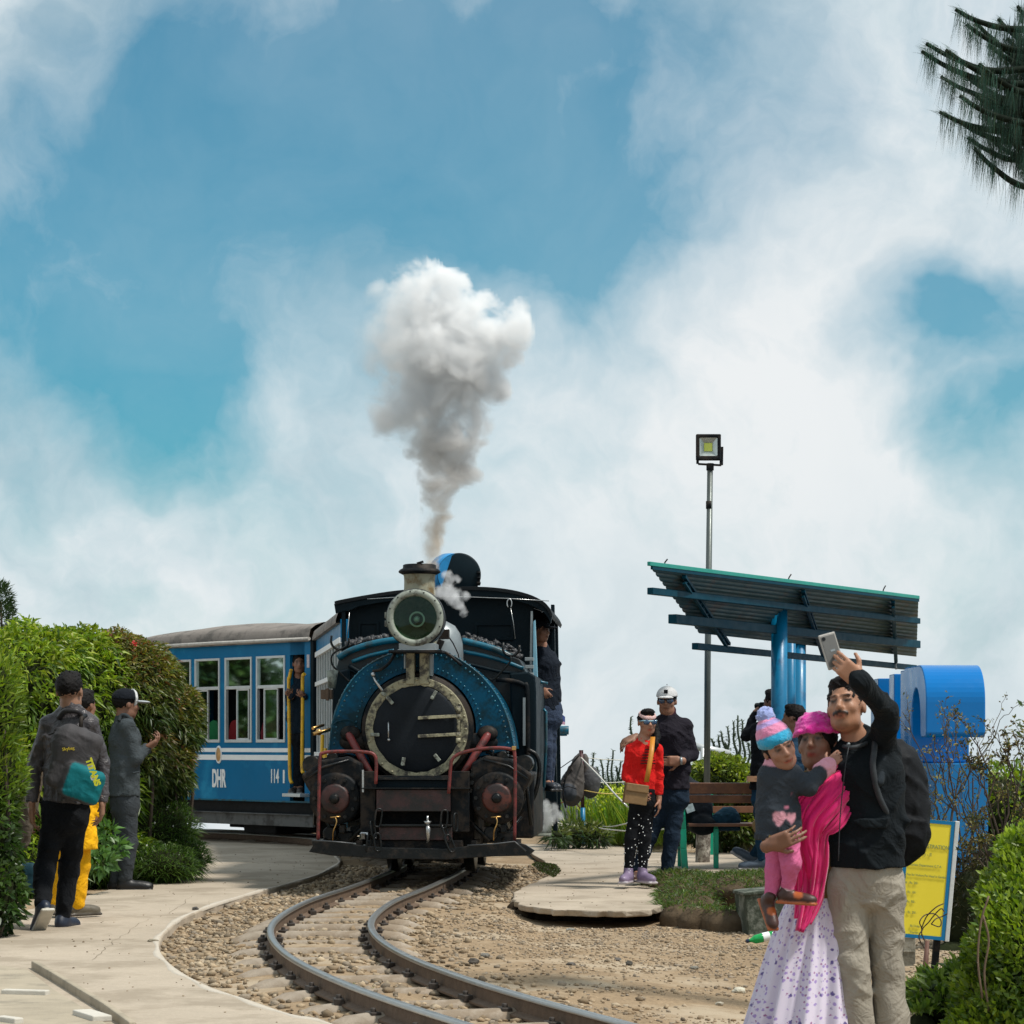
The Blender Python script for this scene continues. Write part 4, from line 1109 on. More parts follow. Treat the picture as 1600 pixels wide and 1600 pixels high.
for sx in (-1, 1):
    for (u0, z0, d0, u1, z1, d1, r_) in ((.50, 1.12, .5, .62, .98, .4, .018), (.55, 1.18, .6, .92, 1.10, .7, .016), (.42, .60, .3, .60, .42, .3, .02), (.86, .62, .5, .70, .42, .4, .014), (.90, 1.00, .4, .94, .55, .6, .016)):
        mb.cyl((sx * u0, d0, z0), (sx * u1, d1, z1), r_, n=10)
tag(mb.build('control_rods', M_blk2, loco), kind='stuff')
mb = MB()
for x, y, r_ in ((758, 1190, .02), (765, 1182, .015), (781, 1181, .018), (793, 1176, .014), (752, 1200, .022), (790, 1203, .02), (520, 1192, .03), (508, 1200, .04), (540, 1187, .02), (770, 1178, .012)):
    mb.sphere(Lp(x, y, .35), r_)
mb.tube(catmull([Lp(x, y, .33) for x, y in [(771, 1172), (770, 1182), (760, 1192), (753, 1200)]], 4), .007, 6)
tag(mb.build('oil_cups', M_blk2, loco), kind='stuff')
mb = MB(); mb.tube(catmull([Lp(x, y, 1.0) for x, y in [(826, 1172), (838, 1180), (843, 1200), (838, 1235), (826, 1262), (812, 1282)]], 5), .020, 10); mb.tube(catmull([Lp(x, y, .8) for x, y in [(828, 1205), (822, 1235), (806, 1275)]], 5), .024, 10); mb.build('injector_pipe', M_blk2, loco)
mb = MB(); mb.bx(Lp(800, 1200, .9).x, Lp(834, 1200, .9).x, .9, 2.6, .42, 1.0); mb.build('side_casing', M_blk, loco, bevel=.02)
# wheels
for d in (1.55, 2.75):
    for sx in (-1, 1):
        mb = MB(); mb.lathe([(0, -.03), (.10, -.03), (.26, -.02), (.30, -.045), (.33, -.045), (.345, .045), (.30, .05), (0, .05)], (sx * .345, d, RAILZ + .335), 'X', 40); wh = mb.build('wheel', M_blk2, loco)
    mb = MB(); mb.cyl((-.5, d, RAILZ + .335), (.5, d, RAILZ + .335), .06, n=16); mb.build('axle', M_blk, loco)
for sx in (-1, 1):
    mb = MB(); mb.beam((sx * .62, 1.45, RAILZ + .30), (sx * .62, 2.85, RAILZ + .30), .03, .08); mb.cyl((sx * .4, 1.55, RAILZ + .3), (sx * .66, 1.55, RAILZ + .3), .05, n=14); mb.beam((sx * .66, .8, c.z), (sx * .66, 2.75, RAILZ + .3), .03, .06); mb.build('coupling_rod', M_steel, loco)
# steps and side rails on the right
mb = MB(); a = Lp(834, 1303, 2.9); b = Lp(860, 1303, 2.9); mb.bx(a.x, b.x, 2.8, 3.15, a.z - .02, a.z); mb.bx(a.x, a.x + .02, 2.8, 2.83, a.z, a.z + .32); mb.bx(a.x, b.x, 3.1, 3.12, a.z, a.z + .28); mb.build('cab_step', M_greyp, loco, bevel=.004)
for pts in ([(842, 1105), (842, 1180), (846, 1240), (845, 1290)], [(849, 1108), (853, 1112), (853, 1165), (850, 1230)], [(838, 1062), (846, 1066), (856, 1068)]):
    mb = MB(); mb.tube([Lp(x, y, 2.6) for x, y in pts], .014, 8); mb.build('side_rail', M_teal, loco)
for yy in (1030, 1042, 1054, 1068): 
    a = Lp(820, yy, 1.6); mb = MB(); mb.box(a + Vector((.04, 0, 0)), (.08, .06, .032)); mb.build('pipe_bracket', M_silver, loco, bevel=.004)
a = Lp(829, 1087, 2.3); mb = MB(); mb.box(a, (.04, .02, .07)); mb.build('maker_plate', M_silver, loco)

# ================================================================== COACHES
M_coach = mat('coach_blue', srgb(0, 98, 142), fine=.05, spec=.25, rough=0.4, var=0.10, vscale=1.6, bump=0.06, bscale=9, col2=srgb(30, 128, 168), c2amt=0.08, c2scale=1.2)
M_white = mat('white_paint', (0.74, 0.76, 0.76), rough=0.45, var=0.06, bump=0.1)
M_alu = mat('window_aluminium', (0.56, 0.58, 0.58), rough=0.4, metal=0.35, var=0.12, vscale=9, bump=0.1)
M_roof = mat('weathered_roof', (0.20, 0.175, 0.155), rough=0.85, var=0.14, vscale=2.2, bump=0.5, bscale=18, col2=(0.10, 0.09, 0.08), c2amt=0.12, c2scale=3)
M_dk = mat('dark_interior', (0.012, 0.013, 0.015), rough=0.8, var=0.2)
M_ufr = mat('underframe_black', (0.010, 0.011, 0.012), spec=.15, rough=0.6, var=0.3, bump=0.3)
M_beam = mat('underframe_grey', (0.09, 0.095, 0.095), rough=0.55, var=0.2, vscale=3, bump=0.25, col2=(0.03, 0.03, 0.03), c2amt=0.14)
M_yel = mat('yellow_paint', (0.72, 0.42, 0.02), rough=0.4, var=0.12, vscale=12, bump=0.12, col2=(0.3, 0.17, 0.03), c2amt=0.08, c2scale=14)
M_glass = glass_mat('coach_glass', (.55, .62, .6), .04, .45)
M_glassA = glass_mat('bar_window_glass', (.5, .6, .6), .1, .95)
def font_mesh(txt, size, name, m, parent, loc, rot, sx=1.0, ext=0.004, align='CENTER', bold=0.0):
    cu = bpy.data.curves.new(name, 'FONT'); cu.body = txt; cu.size = size; cu.extrude = ext; cu.align_x = align; cu.offset = bold
    o = bpy.data.objects.new(name, cu); COL.objects.link(o)
    dg = bpy.context.evaluated_depsgraph_get(); dg.update()
    me = bpy.data.meshes.new_from_object(o.evaluated_get(dg)); COL.objects.unlink(o); bpy.data.objects.remove(o)
    me.materials.clear()
    no_ = link_mesh(name, me, m, parent); no_.location = loc; no_.rotation_euler = rot; no_.scale = (sx, 1, 1)
    return no_

# ---- second coach (broadside on the left)
BA = Vector((-2.42, 31.0, 0)); BB = Vector((-5.05, 34.05, 0))      # near (right) end, far (left) end of the visible side
bu = (BB - BA).normalized(); bn = Vector((bu.y, -bu.x, 0))           # bu runs to the left, bn into the coach
if bn.y < 0: bn = -bn
byaw = math.atan2(-bu.y, -bu.x)                                      # local +x = towards the right end
coachB = empty('railway_coach', BA, byaw, 'blue coach with two white stripes, lettering and yellow door rails, seen from the side', 'coach')
def Bp(px, py, inset=0.0):
    """local point on the coach side (x<=0 to the left, y into the coach)"""
    o = BA + bn * inset; ray = Vector(((px - 800) / FP, 1.0, 0))
    # o + u*bu = t*ray
    det = bu.x * (-ray.y) + ray.x * bu.y
    u = (-o.x * (-ray.y) - (ray.x) * (o.y)) / det if abs(det) > 1e-9 else 0
    D = (o + bu * u).y
    return Vector((-u, inset, CH - (py - HY) * D / FP))
Lb = 3.75 + .3; WB = 1.9
zb0, zb1 = 0.53, 2.54
def Bx(px): return Bp(px, 1162).x
doorx0, doorx1 = Bx(453), Bx(476)
wins = [(258, 299), (305, 344), (352, 394), (401, 446)]
wins = [(212, 252)] + wins
wt, wm, wb = 2.335, 1.955, 1.265
edges = [-Lb] + [e for a, b in wins for e in (Bx(a), Bx(b))] + [doorx0, doorx1, 0.0]
mb = MB(); th = .05
mb.bx(-Lb, doorx0, 0, th, zb0, wb); mb.bx(doorx1, 0, 0, th, zb0, zb1); mb.bx(-Lb, doorx1, 0, th, wt, zb1); mb.bx(doorx0, doorx1, 0, th, wt + .0, zb1)
prev = -Lb
for a, b in wins:
    x0, x1 = Bx(a), Bx(b)
    if x0 > prev: mb.bx(prev, x0, 0, th, wb, wt)
    prev = x1
mb.bx(prev, doorx0, 0, th, wb, wt)
body = mb.build('body_side', M_coach, coachB)
mb = MB(); mb.bx(-Lb, 0, WB - th, WB, zb0, zb1); mb.bx(-Lb, -Lb + th, th, WB - th, zb0, zb1); mb.bx(-th, 0, th, WB - th, zb0, zb1); mb.build('body_back', M_coach, coachB)
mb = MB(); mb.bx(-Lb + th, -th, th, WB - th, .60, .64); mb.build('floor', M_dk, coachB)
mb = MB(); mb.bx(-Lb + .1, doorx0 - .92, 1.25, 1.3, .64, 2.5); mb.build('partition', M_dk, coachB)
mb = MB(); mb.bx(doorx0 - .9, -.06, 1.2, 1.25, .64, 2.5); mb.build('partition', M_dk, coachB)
# white stripes
for za, zb_ in ((1.145, 1.195), (1.045, 1.11)):
    mb = MB(); mb.bx(-Lb, doorx0 - .004, -.004, 0.001, za, zb_); mb.bx(doorx1 + .004, -.002, -.004, 0.001, za, zb_); mb.build('stripe', M_white, coachB)
mb = MB(); mb.bx(-Lb, 0, -.004, .001, zb1 - .035, zb1); mb.build('side_trim', M_teal, coachB)
mb = MB(); mb.bx(-Lb, 0, -.006, .002, zb0, zb0 + .02); mb.build('side_trim', M_teal, coachB)
for a, b in wins:
    x0, x1 = Bx(a), Bx(b); t_ = .028
    mb = MB()
    mb.band([(x0, wt), (x1, wt), (x1, wb), (x0, wb)], [(x0 + t_, wt - t_), (x1 - t_, wt - t_), (x1 - t_, wb + t_ * 1.3), (x0 + t_, wb + t_ * 1.3)], -.014, .03)
    mb.bx(x0 + t_, x1 - t_, -.010, .028, wm - .02, wm + .02)
    win = mb.build('window', M_alu, coachB, bevel=.003)
    mb = MB(); mb.bx(x0 + t_, x1 - t_, .012, .016, wm + .02, wt - t_); mb.build('pane', M_glass, win)
    # sliding lower sash
    xm = x0 + (x1 - x0) * (.42 if a != 258 and a != 212 else .0); xe = x0 + (x1 - x0) * (.88 if a not in (258, 212) else .45)
    if a == 401: xm, xe = x0 + (x1 - x0) * .25, x0 + (x1 - x0) * .74
    if a == 305: xm, xe = x0, x0 + (x1 - x0) * .52
    mb = MB(); mb.band([(xm, wm - .02), (xe, wm - .02), (xe, wb + .035), (xm, wb + .035)], [(xm + .018, wm - .038), (xe - .018, wm - .038), (xe - .018, wb + .055), (xm + .018, wb + .055)], -.004, .020); sa = mb.build('sash', M_alu, win, bevel=.002)
    mb = MB(); mb.bx(xm + .018, xe - .018, .006, .010, wb + .055, wm - .038); mb.build('pane', M_glass, win)
# rounded roof tapering at the far end
rows = []
nL = 28
for i in range(nL + 1):
    u = -Lb - .06 + (Lb + .06) * i / nL
    e = min(1.0, max(0.0, (u + Lb + .06) / .75)); hgt = (.05 + .20 * math.sqrt(max(0, 1 - (1 - e) ** 2))) * (1 + .10 * math.sin(u * 2.2)); 
    row = []
    for k in range(15):
        a = math.pi * k / 14
        row.append(Vector((u, WB / 2 - math.cos(a) * (WB / 2 + .05) * (1 if k in (0, 14) else 1), zb1 - .01 + hgt * math.sin(a) ** .55 + (.008 * noise.noise(Vector((u * 2, k * .5, 0)))))))
    rows.append(row)
mb = MB(); mb.grid(rows, True)
mb.grid([[Vector((p.x, p.y, zb1 - .05)) for p in (r_[0], r_[14])] for r_ in rows], False); mb.grid([[Vector((r_[0].x, r_[0].y, zb1 - .05)), r_[0]] for r_ in rows], False); mb.build('roof', M_roof, coachB)
mb = MB(); mb.tube([(-Lb - .05, -.045, zb1 - .02), (-Lb / 2, -.052, zb1 - .015), (0, -.045, zb1 - .02)], .022, 8); mb.build('gutter', mat('gutter_pale', (.42, .40, .37), rough=.8, var=.25, vscale=12, bump=.5), coachB)
# door rails, step, underframe
for px, pts in ((0, [(455, 1046), (452, 1060), (451, 1066), (452, 1140), (453, 1210), (456, 1224)]), (1, [(476, 1053), (473, 1060), (473, 1110), (472, 1195), (474, 1208)])):
    mb = MB(); mb.tube(catmull([Bp(x, y, -.07) for x, y in pts], 5), .022, 10); mb.build('door_handrail', M_yel, coachB)
mb = MB(); a = Bp(450, 1242, -.05); b = Bp(478, 1242, -.05); mb.bx(a.x, b.x, -.14, .02, a.z - .02, a.z + .02); mb.build('door_step', M_alu, coachB, bevel=.004)
mb = MB(); mb.bx(-Lb, 0, .06, WB - .06, .38, zb0 + .02); mb.build('underframe', M_ufr, coachB)
mb = MB(); mb.bx(-Lb, -.0, .01, .05, .235, .385); mb.bx(-Lb, 0, -.03, .05, .375, .388); mb.build('solebar', M_beam, coachB, bevel=.004)
for px in (330, 440):
    a = Bp(px, 1290)
    for sy in (.64, 1.27):
        mb = MB(); mb.lathe([(0, -.03), (.15, -.03), (.20, -.04), (.215, .05), (0, .05)], (a.x, sy, RAILZ + .20), 'Y', 28); mb.build('wheel', M_ufr, coachB)
    mb = MB(); mb.bx(a.x - .32, a.x + .32, .5, .6, .17, .34); mb.box((a.x, .45, .27), (.16, .12, .16)); mb.build('axle_box', M_ufr, coachB, bevel=.01)
mb = MB(); mb.bx(Bx(360), Bx(410), .2, 1.4, .12, .24); mb.build('vacuum_tank', M_ufr, coachB, bevel=.02)
mb = MB(); mb.bx(-.03, .03, -.005, WB, zb0 - .05, zb1); mb.build('corner_post', M_cab, coachB)
# lettering and crest
q = Bp(342.5, 1229); font_mesh('DHR', .31, 'lettering', M_white, coachB, (q.x, -.004, q.z), (R(90), 0, 0), .47, bold=.010)
q = Bp(429.5, 1223); font_mesh('114', .24, 'lettering', M_white, coachB, (q.x, -.004, q.z), (R(90), 0, 0), .52, bold=.004)
q = Bp(444, 1223); font_mesh('I', .22, 'lettering', M_white, coachB, (q.x, -.004, q.z), (R(90), 0, 0), 1.0, bold=.006)
q = Bp(342.5, 1179); mb = MB(); mb.lathe([(0, -.012), (.05, -.010), (.055, 0)], (0, 0, 0), 'Y', 24); o_ = mb.build('crest', mat('crest_gold', (.45, .26, .10), rough=.5, var=.4, vscale=40, bump=.3), coachB); o_.location = (q.x, -.002, q.z); o_.scale = (1.0, 1, 1.75)
mb = MB(); mb.lathe([(.052, -.010), (.062, -.012), (.066, 0)], (0, 0, 0), 'Y', 24); o_ = mb.build('crest_border', M_white, coachB); o_.location = (q.x, -.004, q.z); o_.scale = (1.0, 1, 1.75)
mb = MB(); q = Bp(482, 1033); mb.box((q.x, -.003, q.z), (.05, .008, .16)); mb.build('notice', mat('notice_paper', (.45, .42, .45), rough=.8, var=.3, vscale=40), coachB)
# seats and passengers' clothes hidden in the gloom
for px, colr in ((335, (.02, .28, .09)), (368, (.42, .02, .03)), (419, (.32, .02, .04))):
    q = Bp(px, 1145, .42); mb = MB(); mb.prism([(q.x - .15, .95), (q.x + .13, .95), (q.x + .13, 1.40)] + [(q.x + .13 * math.cos(R(a)), 1.44 + .12 * math.sin(R(a))) for a in range(0, 181, 20)] + [(q.x - .15, 1.40)], .40, .52, 'Y'); mb.build('seat_back', mat('seat_%d' % px, colr, rough=.6), coachB, bevel=.02)
# ---- first coach (seen almost end on, behind the engine)
AA = Vector((-2.36, 30.9, 0)); AE = Vector((-1.775, 26.5, 0))
au = (AE - AA).normalized(); ayaw = math.atan2(au.y, au.x)          # local +x towards the camera
coachA = empty('railway_coach', AA, ayaw, 'blue coach directly behind the engine, its side full of thin vertical window bars', 'coach')
LA = (AE - AA).length
mb = MB()
def Az(py, x): return CH - (py - HY) * (AA + au * x).y / FP
at, ab, am = 2.30, 1.13, 1.97
mb.bx(0, LA, 0, .05, .5, ab); mb.bx(0, LA, 0, .05, at, 2.54); mb.bx(0, .10, 0, .05, ab, at)
mb.build('body_side', M_coach, coachA)
mb = MB(); mb.bx(0, LA, 1.85, 1.9, .5, 2.54); mb.bx(0, .05, .05, 1.85, .5, 2.54); mb.bx(LA - .05, LA, .05, 1.85, .5, 2.54); mb.build('body_back', M_coach, coachA)
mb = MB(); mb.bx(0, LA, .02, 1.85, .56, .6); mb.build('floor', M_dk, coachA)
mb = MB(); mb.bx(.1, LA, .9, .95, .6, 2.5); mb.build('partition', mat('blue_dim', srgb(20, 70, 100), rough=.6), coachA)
n_ = 9
for i in range(n_ + 1):
    x = .10 + (LA - .15) * (i / n_)
    mb = MB(); mb.bx(x - .018, x + .018, -.004, .03, ab, at); mb.build('window_bar', M_alu, coachA, bevel=.003)
mb = MB(); mb.bx(0, LA, -.02, .045, am - .03, am + .02); mb.build('window_rail', M_white, coachA, bevel=.003)
mb = MB(); mb.bx(0, LA, -.03, .03, ab - .09, ab + .02); mb.build('window_sill', M_white, coachA, bevel=.003)
mb = MB(); mb.bx(0, LA, -.02, .03, at - .01, at + .05); mb.build('window_head', M_white, coachA, bevel=.003)
for i in range(n_):
    x0 = .135 + (LA - .15) * i / n_; x1 = .065 + (LA - .15) * (i + 1) / n_
    mb = MB(); mb.bx(x0, x1, .015, .02, ab, at); mb.build('pane', M_glassA, coachA)
mb = MB(); mb.bx(0, LA, -.004, .001, 1.0, 1.04); mb.bx(0, LA, -.004, .001, .92, .97); mb.build('stripe', M_white, coachA)
rows = []
for i in range(12):
    x = -.05 + (LA + .05) * i / 11
    rows.append([Vector((x, .95 - math.cos(math.pi * k / 14) * 1.0, 2.53 + .20 * math.sin(math.pi * k / 14) ** .6)) for k in range(15)])
mb = MB(); mb.grid(rows, True); mb.grid([[Vector((p.x, p.y, 2.50)) for p in (r_[0], r_[14])] for r_ in rows], False); mb.grid([[Vector((r_[0].x, r_[0].y, 2.50)), r_[0]] for r_ in rows], False); mb.build('roof', M_roof, coachA)
mb = MB(); mb.bx(0, LA, .1, 1.8, .3, .5); mb.build('underframe', M_ufr, coachA)
for x in (1.0, LA - 1.2):
    for sy in (.64, 1.27):
        mb = MB(); mb.lathe([(0, -.03), (.15, -.03), (.20, -.04), (.215, .05), (0, .05)], (x, sy, RAILZ + .20), 'Y', 24); mb.build('wheel', M_ufr, coachA)
mb = MB(); mb.tube([(LA * .55, -.07, 1.35), (LA * .55, -.08, 1.0), (LA * .55, -.07, .7)], .02, 8); mb.tube([(LA * .68, -.07, 1.2), (LA * .68, -.08, .9), (LA * .68, -.07, .7)], .02, 8); mb.build('door_handrail', M_yel, coachA)
# ================================================================== SHELTER, LAMP, BENCH, LETTERS, SIGN, SMALL THINGS
M_shb = mat('shelter_blue', srgb(0, 108, 150), rough=0.38, var=0.12, vscale=4, bump=0.08, col2=srgb(2, 70, 110), c2amt=0.1)
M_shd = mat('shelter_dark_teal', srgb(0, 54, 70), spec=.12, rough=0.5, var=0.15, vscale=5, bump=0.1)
M_green = mat('fascia_green', srgb(4, 132, 118), rough=0.4, var=0.12, vscale=6, bump=0.08)
M_sheet = mat('corrugated_sheet', (0.022, 0.060, 0.064), rough=0.5, metal=0.1, var=0.15, vscale=3, bump=0.1, col2=(0.06, 0.05, 0.04), c2amt=0.1)
cA, cB, cC, cD = P(1017, 884, 21.3), P(1435, 936, 26.3), P(1093, 987, 23.1), P(1432, 1024, 28.4)
def RF(u, t, dz=0.0):
    a = cA.lerp(cB, u); b = cC.lerp(cD, u); q = a.lerp(b, t); q.z += dz; return q
base = P(1218, 1162, 24.2); 
shel = empty('bus_shelter', (base.x, base.y, 0), 0, 'blue shelter with a sloping corrugated roof on round posts behind the bench', 'shelter')
Ms = Matrix.Translation((-base.x, -base.y, 0))
NR = 15
mb = MB(Ms); rows = []
for i in range(NR * 6 + 1):
    t = i / (NR * 6); ph = i % 6
    dz = (0.022 if ph in (1, 2) else (0.0 if ph in (0, 3) else -0.004)) - .015
    rows.append([RF(u, t, dz) for u in (0, .25, .5, .75, 1)])
mb.grid(rows, False); sh_ = mb.build('roof_sheet', M_sheet, shel, fix=False); md = sh_.modifiers.new('solid', 'SOLIDIFY'); md.thickness = 0.004; md.offset = 1
mb = MB(Ms); mb.beam(RF(-.005, -.01, .01), RF(1.0, -.01, .01), .03, .035); mb.build('fascia', M_green, shel, bevel=.004)
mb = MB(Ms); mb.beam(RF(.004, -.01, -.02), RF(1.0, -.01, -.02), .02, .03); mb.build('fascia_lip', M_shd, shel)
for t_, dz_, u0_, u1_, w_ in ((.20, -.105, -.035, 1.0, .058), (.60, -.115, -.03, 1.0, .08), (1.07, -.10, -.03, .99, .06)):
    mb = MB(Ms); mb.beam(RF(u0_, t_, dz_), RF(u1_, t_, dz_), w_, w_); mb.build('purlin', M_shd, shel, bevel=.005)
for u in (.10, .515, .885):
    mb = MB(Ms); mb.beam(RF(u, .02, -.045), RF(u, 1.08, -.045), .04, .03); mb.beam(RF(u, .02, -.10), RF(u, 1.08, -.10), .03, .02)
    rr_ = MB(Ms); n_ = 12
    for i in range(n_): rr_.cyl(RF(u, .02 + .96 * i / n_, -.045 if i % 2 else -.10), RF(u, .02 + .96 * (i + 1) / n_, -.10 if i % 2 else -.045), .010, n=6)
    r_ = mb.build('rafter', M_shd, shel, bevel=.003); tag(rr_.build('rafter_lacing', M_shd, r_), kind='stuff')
for px, D, rad, top in ((1217.5, 24.2, .077, 936), (1235.5, 26.0, .05, 950), (1249, 27.6, .072, 1000)):
    q = P(px, 1162, D); mb = MB(Ms); mb.cyl((q.x, q.y, 0), (q.x, q.y, P(px, top, D).z), rad, n=32); mb.cyl((q.x, q.y, 0), (q.x, q.y, .03), rad + .05, n=24); mb.build('post', M_shb, shel)
mb = MB(Ms); mb.beam(P(1190, 938, 24.2), P(1250, 945, 24.4), .06, .05); mb.build('post_head', M_shb, shel, bevel=.004)
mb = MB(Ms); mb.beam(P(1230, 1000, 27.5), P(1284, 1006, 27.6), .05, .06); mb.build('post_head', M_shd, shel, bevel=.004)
for u, hgt in ((.04, .05), (.46, .06), (.84, .07)):
    mb = MB(Ms); p = RF(u, 0, .02); mb.tube([p, p + Vector((.01, 0, hgt * .5)), p + Vector((.03, 0, hgt))], .006, 6); mb.build('roof_bolt', M_blk, shel)
mb = MB(Ms)
for (x, y0, y1) in ((1396, 1000, 1015), (1399, 1000, 1040)): mb.tube([P(x, y0, 27.8), P(x + 2, (y0 + y1) / 2, 27.8), P(x + 1, y1, 27.8), P(x + 1.5, y1 + 6, 27.8)], [.006, .007, .006, .014], 6)
mb.build('cable', mat('pale_cable', (.4, .42, .43), rough=.6), shel)

# ---- floodlight pole
q = P(1104, 1172, 28.5)
pole = empty('lamp_post', (q.x, q.y, 0), 0, 'tall slim steel pole with a square floodlight rising behind the shelter roof', 'lamp post')
Mp = Matrix.Translation((-q.x, -q.y, 0)); M_pole = mat('pole_grey', (0.10, 0.115, 0.11), rough=0.4, metal=0.5, var=0.15, vscale=6, bump=0.1)
t_ = P(1109.5, 728, 28.5); mb = MB(Mp); mb.tube([(q.x, q.y, 0), q.lerp(t_, .3), t_], [.037, .036, .032], 20); mb.build('pole', M_pole, pole)
mb = MB(Mp); a = P(1108, 783, 28.5); b = P(1108, 795, 28.5); mb.cyl(a, b, .036, n=20); mb.build('pole_band', M_blk, pole)
mb = MB(Mp); mb.cyl(P(1109.5, 735, 28.5), P(1109.5, 724, 28.5), .042, n=16); mb.beam(P(1091, 725, 28.5), P(1127, 727, 28.5), .05, .02); mb.beam(P(1127, 727, 28.5), P(1127.5, 698, 28.5), .04, .012, (0, 1, 0)); mb.beam(P(1090, 725, 28.5), P(1090, 712, 28.5), .03, .012, (0, 1, 0)); mb.build('bracket', M_blk, pole, bevel=.003)
def tp(px, py, dy=0): v = P(px, py, 28.5); v.y += dy; return v
a = tp(1087, 679); b = tp(1126, 720)
mb = MB(Mp); mb.band([(a.x, a.z), (b.x, a.z), (b.x, b.z), (a.x, b.z)], [(a.x + .04, a.z - .04), (b.x - .04, a.z - .04), (b.x - .04, b.z + .05), (a.x + .04, b.z + .05)], q.y - .06, q.y + .0)
mb.bx(a.x + .01, b.x - .01, q.y, q.y + .07, b.z + .01, a.z - .01); fl = mb.build('floodlight_housing', M_blk, pole, bevel=.012)
M_ref = mat('lamp_reflector', (.52, .56, .53), rough=.25, metal=.8, var=.1, bump=0)
x0, x1, z0, z1 = a.x + .04, b.x - .04, b.z + .05, a.z - .04; cx, czz = (x0 + x1) / 2, (z0 + z1) / 2
mb = MB(Mp); o4 = [Vector((x0, q.y - .05, z0)), Vector((x1, q.y - .05, z0)), Vector((x1, q.y - .05, z1)), Vector((x0, q.y - .05, z1))]
i4 = [Vector((cx - .045, q.y - .006, czz - .045)), Vector((cx + .045, q.y - .006, czz - .045)), Vector((cx + .045, q.y - .006, czz + .045)), Vector((cx - .045, q.y - .006, czz + .045))]
mb.grid([o4, i4], False, closed=True); mb.build('reflector', M_ref, fl)
mb = MB(Mp); mb.box((cx, q.y - .008, czz), (.09, .006, .09)); mb.build('led_panel', mat('led_yellow', (.62, .68, .12), rough=.5, var=.05, bump=0), fl)

# ---- bench seen from behind
M_bw = mat('bench_wood', (0.17, 0.072, 0.036), rough=0.5, var=0.2, vscale=4, bump=0.2, col2=(.09, .04, .025), c2amt=.15)
M_bg = mat('bench_green', srgb(6, 150, 118), rough=0.4, var=0.12, vscale=10, bump=0.15, col2=(.02, .10, .08), c2amt=.08)
BD = 25.6; q0 = P(1062, 1355, BD)
bench = empty('park_bench', (q0.x, BD, 0), 0, 'brown slatted bench with green iron end frames, seen from behind', 'bench')
def bp(px, py, dy=0.0):
    v = P(px, py, BD + dy); return v - Vector((q0.x, BD, 0))
Lbn = bp(1262, 1300).x
zt_ = bp(0, 1222).z
for x in (bp(1062, 1222).x, bp(1245, 1222).x):
    mb = MB(); lean = .10
    pts = [Vector((x - .0, -lean, .88)), Vector((x + .01, -lean * .7, .70)), Vector((x + .03, -.02, .40)), Vector((x + .035, -.03, .20)), Vector((x + .05, -.05, 0))]
    for p_, r_ in zip(pts[:-1], pts[1:]): mb.beam(p_, r_, .065, .05, (0, 1, 0))
    mb.beam((x + .03, -.02, .41), (x + .03, .46, .43), .05, .05); mb.beam((x + .04, .44, .42), (x + .04, .48, 0), .06, .05, (0, 1, 0))
    mb.beam((x + .03, .0, .62), (x + .03, .40, .64), .05, .04)
    for z_ in (.8, .7, .55, .3): mb.box((x + .035 - (z_ - .4) * .06, -lean * (z_ - .4) * 1.6 - .045, z_), (.04, .03, .03))
    mb.build('end_frame', M_bg, bench, bevel=.006)
mb = MB(); x = bp(1120, 1300).x; mb.beam((x, .10, .40), (x, .10, 0), .05, .05, (0, 1, 0)); mb.beam((x, .10, .40), (x, .42, .41), .04, .04); mb.build('leg', M_bg, bench, bevel=.005)
for (y0, y1, dy) in ((1223, 1240, -.10), (1242, 1254, -.07)):
    a = bp(1061, y0, dy); b = bp(1250, y1, dy); mb = MB(); mb.box(((a.x + b.x) / 2 + .02, dy - .01, (a.z + b.z) / 2), (b.x - a.x, .028, a.z - b.z), (R(8), 0, 0)); mb.build('backrest_slat', M_bw, bench, bevel=.005)
for dy in (.06, .18, .30, .42):
    mb = MB(); mb.box((Lbn / 2 + .05, dy, .435), (Lbn - .08, .095, .03)); mb.build('seat_slat', M_bw, bench, bevel=.005)
b2 = empty('park_bench', (P(1122, 1300, 28.8).x, 28.8, 0), R(4), 'second brown bench standing further back behind the first one', 'bench')
for z_ in (.62, .51): mb = MB(); mb.box((.35, 0, z_), (.95, .03, .075)); mb.build('backrest_slat', M_bw, b2, bevel=.004)
for y_ in (.12, .25): mb = MB(); mb.box((.35, y_, .33), (.95, .1, .03)); mb.build('seat_slat', M_bw, b2, bevel=.004)
for x_ in (-.08, .75): mb = MB(); mb.beam((x_, .02, .68), (x_, .02, 0), .05, .05, (0, 1, 0)); mb.beam((x_, .3, .32), (x_, .3, 0), .05, .05, (0, 1, 0)); mb.beam((x_, .0, .30), (x_, .32, .30), .04, .04); mb.build('leg', M_bg, b2)
# bags on the bench
def Pm(px, py, D): return np.array(P(px, py, D))
o_ = sdf_mesh('backpack', [ell(Pm(1088, 1262, 25.9), (.17, .13, .26), col=(.006, .010, .016)), ell(Pm(1074, 1238, 25.9), (.10, .10, .17), col=(.006, .010, .016), k=.05), ell(Pm(1098, 1290, 25.8), (.14, .12, .10), col=(.005, .008, .012), k=.04), cone(Pm(1058, 1225, 25.7), Pm(1048, 1270, 25.7), .02, .025, (.008, .01, .014)), cone(Pm(1048, 1270, 25.7), Pm(1062, 1318, 25.8), .02, .03, (.008, .01, .014)), cone(Pm(1068, 1216, 25.8), Pm(1062, 1210, 25.8), .02, .02, (.01, .01, .014))], .010, mat('bag_cloth', (0, 0, 0), rough=.7, var=.08, vscale=8, bump=.25, bscale=140, attr=True, spec=.2, wrk=.5, wsc=7), fold=(.004, 18, 1.0))
tag(o_, 'black backpack propped on the bench beside the green end frame', 'backpack'); M_bag = o_.data.materials[0]
